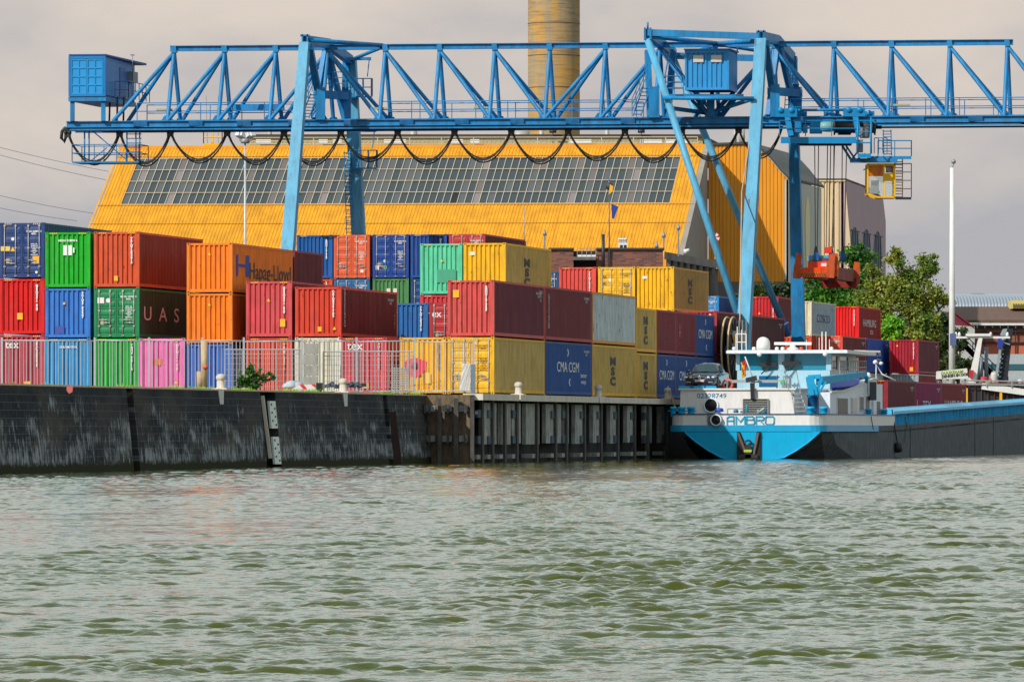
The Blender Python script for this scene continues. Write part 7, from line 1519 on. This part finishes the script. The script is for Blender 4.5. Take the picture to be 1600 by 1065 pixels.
b = MB(); A = [NP(1462.5, 592), NP(1513, 591.5), NP(1511, 575), NP(1463, 580)]; b.prism(A, (0, .08, 0)); pn = b.build('panel', plain('banner_white', (232, 230, 222), .6), sg)
rv = (NP(1511, 575)-NP(1463, 580)); 
text('DUURZAAM', 'lettering', plain('lime_text', (150, 190, 60)), sg, NP(1487.5, 581.5, -.03), rv, UPv, .30, True, 1.0, bold=.01)
text('DENKEN EN DOEN', 'lettering', plain('brown_text', (70, 60, 60)), sg, NP(1494, 586.2, -.03), rv, UPv, .28, True, .9, bold=.012)
for x in (1466, 1508):
    b = MB(); b.beam(NP(x, 589, .2), NP(x, 635, .2), .12, .12, up=(0, 1, 0)); b.build('post', MG, sg)
# ---------------------------------------------------------------- fences and clutter on the quay
FW = plain('fence_galvanised', (190, 192, 195), .45, .2)
fn = thing('palisade_fence', 'tall galvanised bar fence along the yard behind the old quay wall', 'fence', P(370, 606, 281.5))
def FP(x, y): return P(x, y, 281.8-(740-x)*(-.0035) if x < 740 else 281.6)
fposts = [-60, 3, 108+40, 233, 316, 381, 472, 557, 648, 740]
for a, c in zip(fposts[:-1], fposts[1:]):
    b = MB(); za = 529 if a < 330 else 531
    p0, p1 = FP(a, 606), FP(c, 606); zt0 = FP(a, za).z; zg = GZ
    t0 = Vector((p0.x, p0.y, zt0-.08)); t1 = Vector((p1.x, p1.y, FP(c, 530 if c < 740 else 532).z-.08))
    b.tube([t0, t1], .035, 6); b.tube([Vector((p0.x, p0.y, zg+.16)), Vector((p1.x, p1.y, zg+.16))], .03, 6)
    n = max(2, int((p1-p0).length/.175))
    for i in range(1, n):
        m0 = t0.lerp(t1, i/n); tl = random.uniform(-.02, .02); b.tube([Vector((m0.x+tl, m0.y, zg+.12)), Vector((m0.x, m0.y, m0.z))], .021, 5)
    b.build('fence_panel', FW, fn)
for x in fposts[1:]:
    b = MB(); b.beam(Vector(FP(x, 0).to_tuple()[:2]+(GZ-.02,)), FP(x, 527 if x < 740 else 529), .10, .10, up=(0, 1, 0)); b.build('fence_post', FW, fn)
lf2 = thing('low_fence', 'lower mesh fence panels behind the green bush', 'fence', P(420, 606, 280.2), group=None)
b = MB(); z0 = GZ+.1
for a, c in ((352, 405), (405, 470), (505, 560), (560, 645)):
    b = MB(); p0, p1 = P(a, 606, 280.4), P(c, 606, 280.4); zt_ = P(0, 546 if a < 500 else 549, 280.4).z; A_ = Vector((p0.x, p0.y, zt_)); B_ = Vector((p1.x, p1.y, zt_))
    b.tube([A_, B_], .03, 5); b.tube([A_-Vector((0, 0, .22)), B_-Vector((0, 0, .22))], .018, 4)
    n = int((p1-p0).length/.2)
    for i in range(n+1): m = A_.lerp(B_, i/n); b.tube([m, Vector((m.x, m.y, z0))], .013 if i % 4 else .025, 4)
    for j in range(1, 7): zz_ = z0+(zt_-z0)*j/7.5; b.tube([Vector((p0.x, p0.y, zz_)), Vector((p1.x, p1.y, zz_))], .009, 4)
    b.build('fence_panel', FW, lf2)
def single(name, build, mat, label, cat, group=None):
    b = MB(); build(b); o = b.build(name, mat); return tag(o, label, cat, group)
Yq = 276.5
for k in range(4):     # stacked concrete blocks
    y1 = 604-k*17.2; y0 = y1-16.3
    def f(b): p = P(474+.4*(k % 2), y1, 279.2); q_ = P(496+.4*(k % 2), y0, 279.2); b.box(p.x, q_.x, 279.2, 280.0, max(p.z, GZ) if k == 0 else p.z, q_.z-.01)
    single('concrete_block', f, M_blk, ['bottom concrete block of the grey pillar by the fence', 'second concrete block from the bottom of the grey pillar', 'third concrete block from the bottom of the grey pillar', 'topmost concrete block of the grey pillar by the fence'][k], 'concrete block', 'concrete blocks stacked into a pillar')
bar = thing('barrier_board', 'red and white striped barrier board lying on the quay edge', 'barrier', P(476, 609, 268))
b = MB(); b.prism([P(456, 607.5, 268), P(493.5, 608, 268), P(493.5, 599.5, 268), P(466, 601.5, 268)], (0, .06, 0)); b.build('board', plain('board_white', (235, 225, 220), .6), bar)
for x in (468, 486):
    b = MB(); b.prism([P(x, 600.9 if x < 480 else 600, 267.95), P(x+6, 600.4 if x < 480 else 599.6, 267.95), P(x+12 if x < 480 else x+7.5, 607.8, 267.95), P(x+6 if x < 480 else x+7, 607.8 if x < 480 else 605.5, 267.95)], (0, .03, 0)); b.build('red_stripe', plain('stripe_red', (225, 40, 35), .6), bar)
single('black_crate', lambda b: [b.box(P(493.5, 0, 268.5).x, P(504, 0, 268.5).x, 268.5, 269, P(0, 608-k*3.6, 268.5).z-.0, P(0, 605-k*3.6, 268.5).z) for k in range(3)]+[b.box(P(495, 0, 268.5).x, P(502.5, 0, 268.5).x, 268.6, 268.9, GZ, P(0, 598, 268.5).z)], plain('black_plastic', (30, 30, 32), .6), 'black plastic crate beside the red and white board', 'crate')
def lattice(b):
    x0, x1 = P(611, 0, 277).x, P(638, 0, 277).x; 
    for j in range(11):
        z = GZ+.05+j*.115; b.box(x0+random.uniform(-.03, .03), x1+random.uniform(-.03, .03), 277, 277.9, z, z+.045)
        for i in range(7): x = x0+(x1-x0)*(i+.2)/7; b.box(x, x+.05, 277.02, 277.07, z+.045, z+.115)
single('pallet_stack', lattice, plain('grey_plastic', (165, 162, 160), .6), 'stack of grey plastic pallets behind the fence left of the red mark', 'pallet stack')
wb_ = thing('wrapped_board', 'white board with a diamond mesh leaning at the end of the fence', 'board', P(730, 611, 277.5))
b = MB(); b.prism([P(718, 609, 277.5), P(735, 610, 277.5), P(736, 568, 277.5), P(722, 568, 277.5)], (0, .15, 0)); b.build('board', WHITE, wb_)
b = MB(); b.box(P(736, 0, 277.5).x, P(743, 0, 277.5).x, 277.45, 277.7, GZ, P(0, 569, 277.5).z); b.build('grey_edge', plain('blue_grey', (120, 135, 150), .6), wb_)
b = MB()
for k in range(-3, 8, 2): b.tube([P(718+max(0, k)*2.1, 609 if k >= 0 else 609+k*9, 277.46), P(min(736, 727+k*2.1+6), 568 if k < 4 else 568+(k-4)*9, 277.46)], .007, 4)
b.build('mesh_wire', plain('mesh_brown', (150, 110, 90), .6), wb_)
def tposts(x, y0, h): 
    return lambda b: b.lathe(P(x, 606, 262), [(.16, 0), (.16, P(0, y0, 262).z-P(0, 606, 262).z)], 12)
single('timber_post', tposts(319, 532, 0), concrete('pale_timber', (205, 180, 140), .8, 3, .3), 'tall pale timber post left of the first white bollard', 'post')
single('timber_stub', tposts(312.5, 580, 0), concrete('pale_timber', (205, 180, 140), .8, 3, .3), 'short pale timber stub beside the tall timber post', 'post')
single('orange_rag', lambda b: b.lathe(P(321, 578, 261.7), [(.02, 0), (.12, .08), (.15, .14), (.08, .22), (.02, .26)], 7), plain('orange_rag', (215, 100, 70), .8), 'small orange rag tied to the tall timber post', 'rag')
single('folded_tarpaulin', lambda b: [b.lathe(P(456+dx, 606, 270), [(r, 0), (r*1.05, .08), (r*.8, h), (.05, h+.06)], 9) for dx, r, h in ((0, .35, .3), (9, .3, .26), (-7, .25, .2))], plain('grey_tarp', (175, 185, 195), .6), 'crumpled pale tarpaulin at the foot of the concrete pillar', 'tarpaulin')
single('debris_heap', lambda b: [b.beam(P(508+k*5, 606-random.uniform(0, 5), 271+random.uniform(-.3, .3)), P(516+k*5, 604-random.uniform(0, 7), 271+random.uniform(-.3, .3)), .12, .16) for k in range(12)], plain('dark_debris', (70, 82, 95), .7), 'heap of dark debris on both sides of the second bollard', 'debris')
single('pink_rag', lambda b: b.prism([P(104, 603, 218), P(114, 602, 218), P(113, 612, 218), P(108, 615, 218), P(104, 610, 218)], (0, .15, 0)), plain('pink_rag', (205, 110, 105), .8), 'small pink rag hanging over the edge of the quay wall', 'rag')
# ---------------------------------------------------------------- plants
def leafmat(name, c1, c2, c3):
    m, N, L, B = pbsdf(name); g = N.new('ShaderNodeNewGeometry'); tc = N.new('ShaderNodeTexCoord')
    n = N.new('ShaderNodeTexNoise'); n.inputs['Scale'].default_value = .55; n.inputs['Detail'].default_value = 3; L.new(tc.outputs['Object'], n.inputs['Vector'])
    mx = N.new('ShaderNodeMix'); mx.data_type = 'RGBA'; L.new(g.outputs['Random Per Island'], mx.inputs[0]); mx.inputs[6].default_value = (*[v*.8 for v in lin(c1)], 1); mx.inputs[7].default_value = (*[v*.8 for v in lin(c2)], 1)
    r = N.new('ShaderNodeMapRange'); r.inputs[1].default_value = .42; r.inputs[2].default_value = .62; L.new(n.outputs[0], r.inputs[0])
    m2 = N.new('ShaderNodeMix'); m2.data_type = 'RGBA'; L.new(r.outputs[0], m2.inputs[0]); L.new(mx.outputs[2], m2.inputs[6]); m2.inputs[7].default_value = (*[v*.8 for v in lin(c3)], 1)
    L.new(m2.outputs[2], B.inputs['Base Color']); B.inputs['Roughness'].default_value = .55
    tr = N.new('ShaderNodeBsdfTranslucent'); L.new(m2.outputs[2], tr.inputs[0]); ms = N.new('ShaderNodeMixShader'); ms.inputs[0].default_value = .3
    out = [x for x in N if x.type == 'OUTPUT_MATERIAL'][0]; L.new(B.outputs[0], ms.inputs[1]); L.new(tr.outputs[0], ms.inputs[2]); L.new(ms.outputs[0], out.inputs[0]); return m
LM = {'green': leafmat('fresh_green_leaves', (62, 120, 28), (34, 88, 20), (88, 150, 34)), 'olive': leafmat('olive_leaves', (124, 152, 46), (72, 104, 34), (158, 162, 58)), 'bright': leafmat('bright_green_leaves', (120, 190, 30), (80, 160, 25), (150, 205, 40)), 'dark': leafmat('dark_green_leaves', (46, 74, 24), (26, 48, 18), (80, 96, 30))}
BARK = concrete('bark', (78, 66, 54), .7, 3, .5)
def leaves(cent, rad, n, size, seed, squash=1.0):
    """n small leaf faces scattered round the cluster centres"""
    rng = np.random.RandomState(seed); cent = np.asarray(cent); rad = np.asarray(rad); w = rad**2/np.sum(rad**2)
    idx = rng.choice(len(cent), n, p=w); d = rng.randn(n, 3); d /= np.linalg.norm(d, axis=1)[:, None]
    rr = rad[idx]*np.abs(rng.randn(n))*.62; p = cent[idx]+d*rr[:, None]*np.array([1, 1, squash])
    a = rng.randn(n, 3)+np.array([0, -.3, .5]); a /= np.linalg.norm(a, axis=1)[:, None]
    t = np.cross(a, rng.randn(n, 3)); t /= np.linalg.norm(t, axis=1)[:, None]; s = np.cross(a, t)
    sz = size*(.6+.8*rng.rand(n))[:, None]; q = np.stack([p-t*sz*.5, p+s*sz*.32, p+t*sz*.5, p-s*sz*.32], 1).reshape(-1, 3); return q
def crown(name, q, mat, par):
    im = np.array(rootm(par).inverted()); q = q@im[:3, :3].T+im[:3, 3]
    n = len(q)//4; me = bpy.data.meshes.new(name); me.vertices.add(len(q)); me.vertices.foreach_set('co', q.astype(np.float32).ravel()); me.loops.add(4*n); me.loops.foreach_set('vertex_index', np.arange(4*n, dtype=np.int32))
    me.polygons.add(n); me.polygons.foreach_set('loop_start', np.arange(0, 4*n, 4, dtype=np.int32)); me.update(); me.validate(); me.materials.append(mat)
    o = bpy.data.objects.new(name, me); C.objects.link(o); o.parent = par; return o
def tree(name, label, x, ybase, Y, blobs, kind, n, size, seed, trunk=.35, sub=7, limbs=True, group=None, bare=0):
    """blobs: (x, y, radius in photo pixels, depth offset)"""
    rng = random.Random(seed); base = P(x, ybase, Y); base.z = GZ-.05; t = thing(name, label, 'tree' if 'tree' in name else name.split('_')[-1], base, group=group)
    cs, rs = [], []; b = MB(); k = Y/F
    fork = Vector((base.x, base.y, base.z+(P(x, min(bb[1] for bb in blobs), Y).z-base.z)*.35))
    if limbs: b.tube([base, (base+fork)/2+Vector((rng.uniform(-.2, .2), 0, 0)), fork], trunk, 9, r2=trunk*.7)
    for bx_, by_, br_, dd in blobs:
        c = P(bx_, by_, Y)+Vector((0, dd, 0)); R_ = br_*k
        if limbs:
            m = fork.lerp(c, .5)+Vector((rng.uniform(-.4, .4), rng.uniform(-.4, .4), rng.uniform(-.2, .4))); b.tube([fork, m, c], trunk*.5, 6, r2=.05)
        for j in range(sub):
            d = Vector((rng.gauss(0, 1), rng.gauss(0, 1), rng.gauss(0, .9))).normalized()*R_*rng.uniform(.2, 1.25); cc = c+d
            if limbs and j % 2 == 0: b.tube([m.lerp(c, .6), cc], .06, 4, r2=.015)
            cs.append(cc); rs.append(R_*rng.uniform(.35, .75))
    for j in range(bare):
        c = P(*rng.choice(blobs)[:2], Y); b.tube([c, c+Vector((rng.uniform(.3, 1.3), rng.uniform(-1, 1), rng.uniform(.6, 1.9)))], .035, 4, r2=.01)
    if limbs: b.build('trunk', BARK, t)
    crown('crown', leaves(cs, rs, n, size, seed), LM[kind], t); return t
tree('olive_tree', 'large ragged olive coloured tree left of the white pole', 1412, 600, 520, [(1402, 410, 15, 0), (1425, 430, 22, 1), (1452, 420, 16, 0), (1445, 445, 20, -1), (1400, 450, 26, 0), (1370, 440, 12, 0), (1352, 460, 20, 1), (1425, 475, 28, 0), (1460, 470, 22, 1), (1380, 480, 28, -1), (1345, 490, 18, 0), (1450, 500, 22, 0), (1478, 470, 10, 0), (1360, 425, 9, 0), (1402, 395, 7, 0), (1458, 404, 8, 0)], 'olive', 34000, .27, 11, trunk=.55, sub=8, bare=8)
tree('green_tree', 'fresh green tree behind the orange spreader', 1300, 600, 545, [(1332, 400, 20, 0), (1350, 420, 16, 0), (1340, 445, 20, 0), (1300, 455, 22, 0), (1270, 452, 22, 1), (1318, 470, 22, 0), (1283, 475, 20, 0), (1346, 475, 20, 1), (1255, 470, 14, 0)], 'green', 24000, .33, 12, sub=7)
tree('green_shrub_tree', 'low bright green tree right of the scarlet container', 1388, 600, 505, [(1386, 508, 16, 0), (1398, 520, 16, 0), (1378, 522, 12, 0), (1404, 505, 9, 0), (1390, 540, 18, 0)], 'bright', 7000, .30, 13, sub=6)
tree('dark_tree', 'dark green tree between the maroon container and the white pole', 1452, 600, 512, [(1440, 520, 24, 0), (1465, 515, 22, 0), (1430, 550, 24, 1), (1460, 552, 26, 0), (1478, 540, 18, 0), (1415, 515, 18, 2), (1470, 580, 22, 0), (1440, 580, 20, 0), (1475, 500, 14, 0)], 'dark', 20000, .29, 14, sub=7)
tree('yellowish_tree', 'small yellow green tree low behind the maroon container beside the dark tree', 1425, 600, 503, [(1440, 515, 14, 0), (1456, 528, 12, 0), (1462, 505, 11, 0), (1425, 520, 10, 0)], 'olive', 3500, .32, 15, sub=6)
tree('young_tree', 'dark young tree right of the white pole below the red gable', 1497, 600, 540, [(1494, 520, 13, 0), (1500, 535, 12, 0), (1496, 560, 16, 0), (1505, 580, 14, 0), (1492, 582, 12, 0)], 'dark', 3500, .34, 16, sub=5)
tree('hedge_tree', 'grey green shrubbery between the two right crane legs', 1212, 600, 530, [(1186, 452, 9, 0), (1200, 450, 10, 0), (1214, 452, 10, 0), (1228, 450, 9, 0), (1245, 455, 9, 0), (1170, 462, 9, 0), (1156, 463, 6, 0), (1200, 468, 14, 0), (1225, 470, 14, 0)], 'dark', 7000, .32, 17, sub=6)
tree('leafy_bush', 'green leafy bush growing on the quay edge in front of the low fence', 396, 607, 266, [(389, 578, 7, 0), (402, 582, 8, 0), (384, 596, 11, 0), (400, 597, 11, 0), (412, 592, 8, 0), (376, 602, 8, 0), (420, 584, 4, 0), (427, 590, 4, 0)], 'green', 2600, .15, 18, trunk=.05, sub=5)['category'] = 'bush'
# tufts of grass along the coping
rng = np.random.RandomState(9); ns = 700; uu = np.where(rng.rand(ns) < .12, rng.uniform(205, 276, ns), rng.choice([222., 229., 233., 240., 248., 252., 266., 272.], ns)+rng.randn(ns)*.9); hgt = .03+.12*rng.rand(ns)**2; ee = EL+.0-rng.rand(ns)*.5
b0 = np.array([tuple(EU(e, u, GZ-.01)) for e, u in zip(ee, uu)]); tip = b0+np.stack([rng.randn(ns)*.06, rng.randn(ns)*.06, hgt], 1); sd_ = np.stack([.02*np.ones(ns), .0*np.ones(ns), np.zeros(ns)], 1)
qq = np.stack([b0-sd_, b0+sd_, tip+sd_*.3, tip-sd_*.3], 1).reshape(-1, 3)
me = bpy.data.meshes.new('grass_tufts'); me.vertices.add(len(qq)); me.vertices.foreach_set('co', qq.astype(np.float32).ravel()); n = len(qq)//4; me.loops.add(4*n); me.loops.foreach_set('vertex_index', np.arange(4*n, dtype=np.int32)); me.polygons.add(n); me.polygons.foreach_set('loop_start', np.arange(0, 4*n, 4, dtype=np.int32)); me.update(); me.materials.append(LM['bright'])
gt = bpy.data.objects.new('grass_tufts', me); C.objects.link(gt); tag(gt, 'thin tufts of grass along the edge of the old quay wall', 'grass', kind='stuff')

# red mark sprayed on the golden yellow container: belongs to that container
yc = [o for o in C.objects if o.get('label', '').startswith('golden yellow container')][0]
b = MB(); cx_ = -.42; pts_ = [(-.72, 1.42), (-.5, 1.60), (-.2, 1.70), (.0, 1.73), (.2, 1.70), (.5, 1.60), (.74, 1.52), (.62, 1.12), (.4, .86), (.1, .74), (-.15, .74), (-.42, .88), (-.62, 1.12)]
b.prism([(cx_+x*.86, .02, z+.12) for x, z in pts_], (0, -.008, 0)); rm_ = b.build('red_mark', plain('red_mark', (228, 40, 72)), yc, world=False)
b = MB(); b.lathe((cx_, .012, 1.42), [(.01, 0), (.2, 0), (.2, .006), (.01, .006)], 16, (0, -1, 0)); b.build('mark_centre', plain('dark_red', (110, 15, 30)), rm_, world=False)
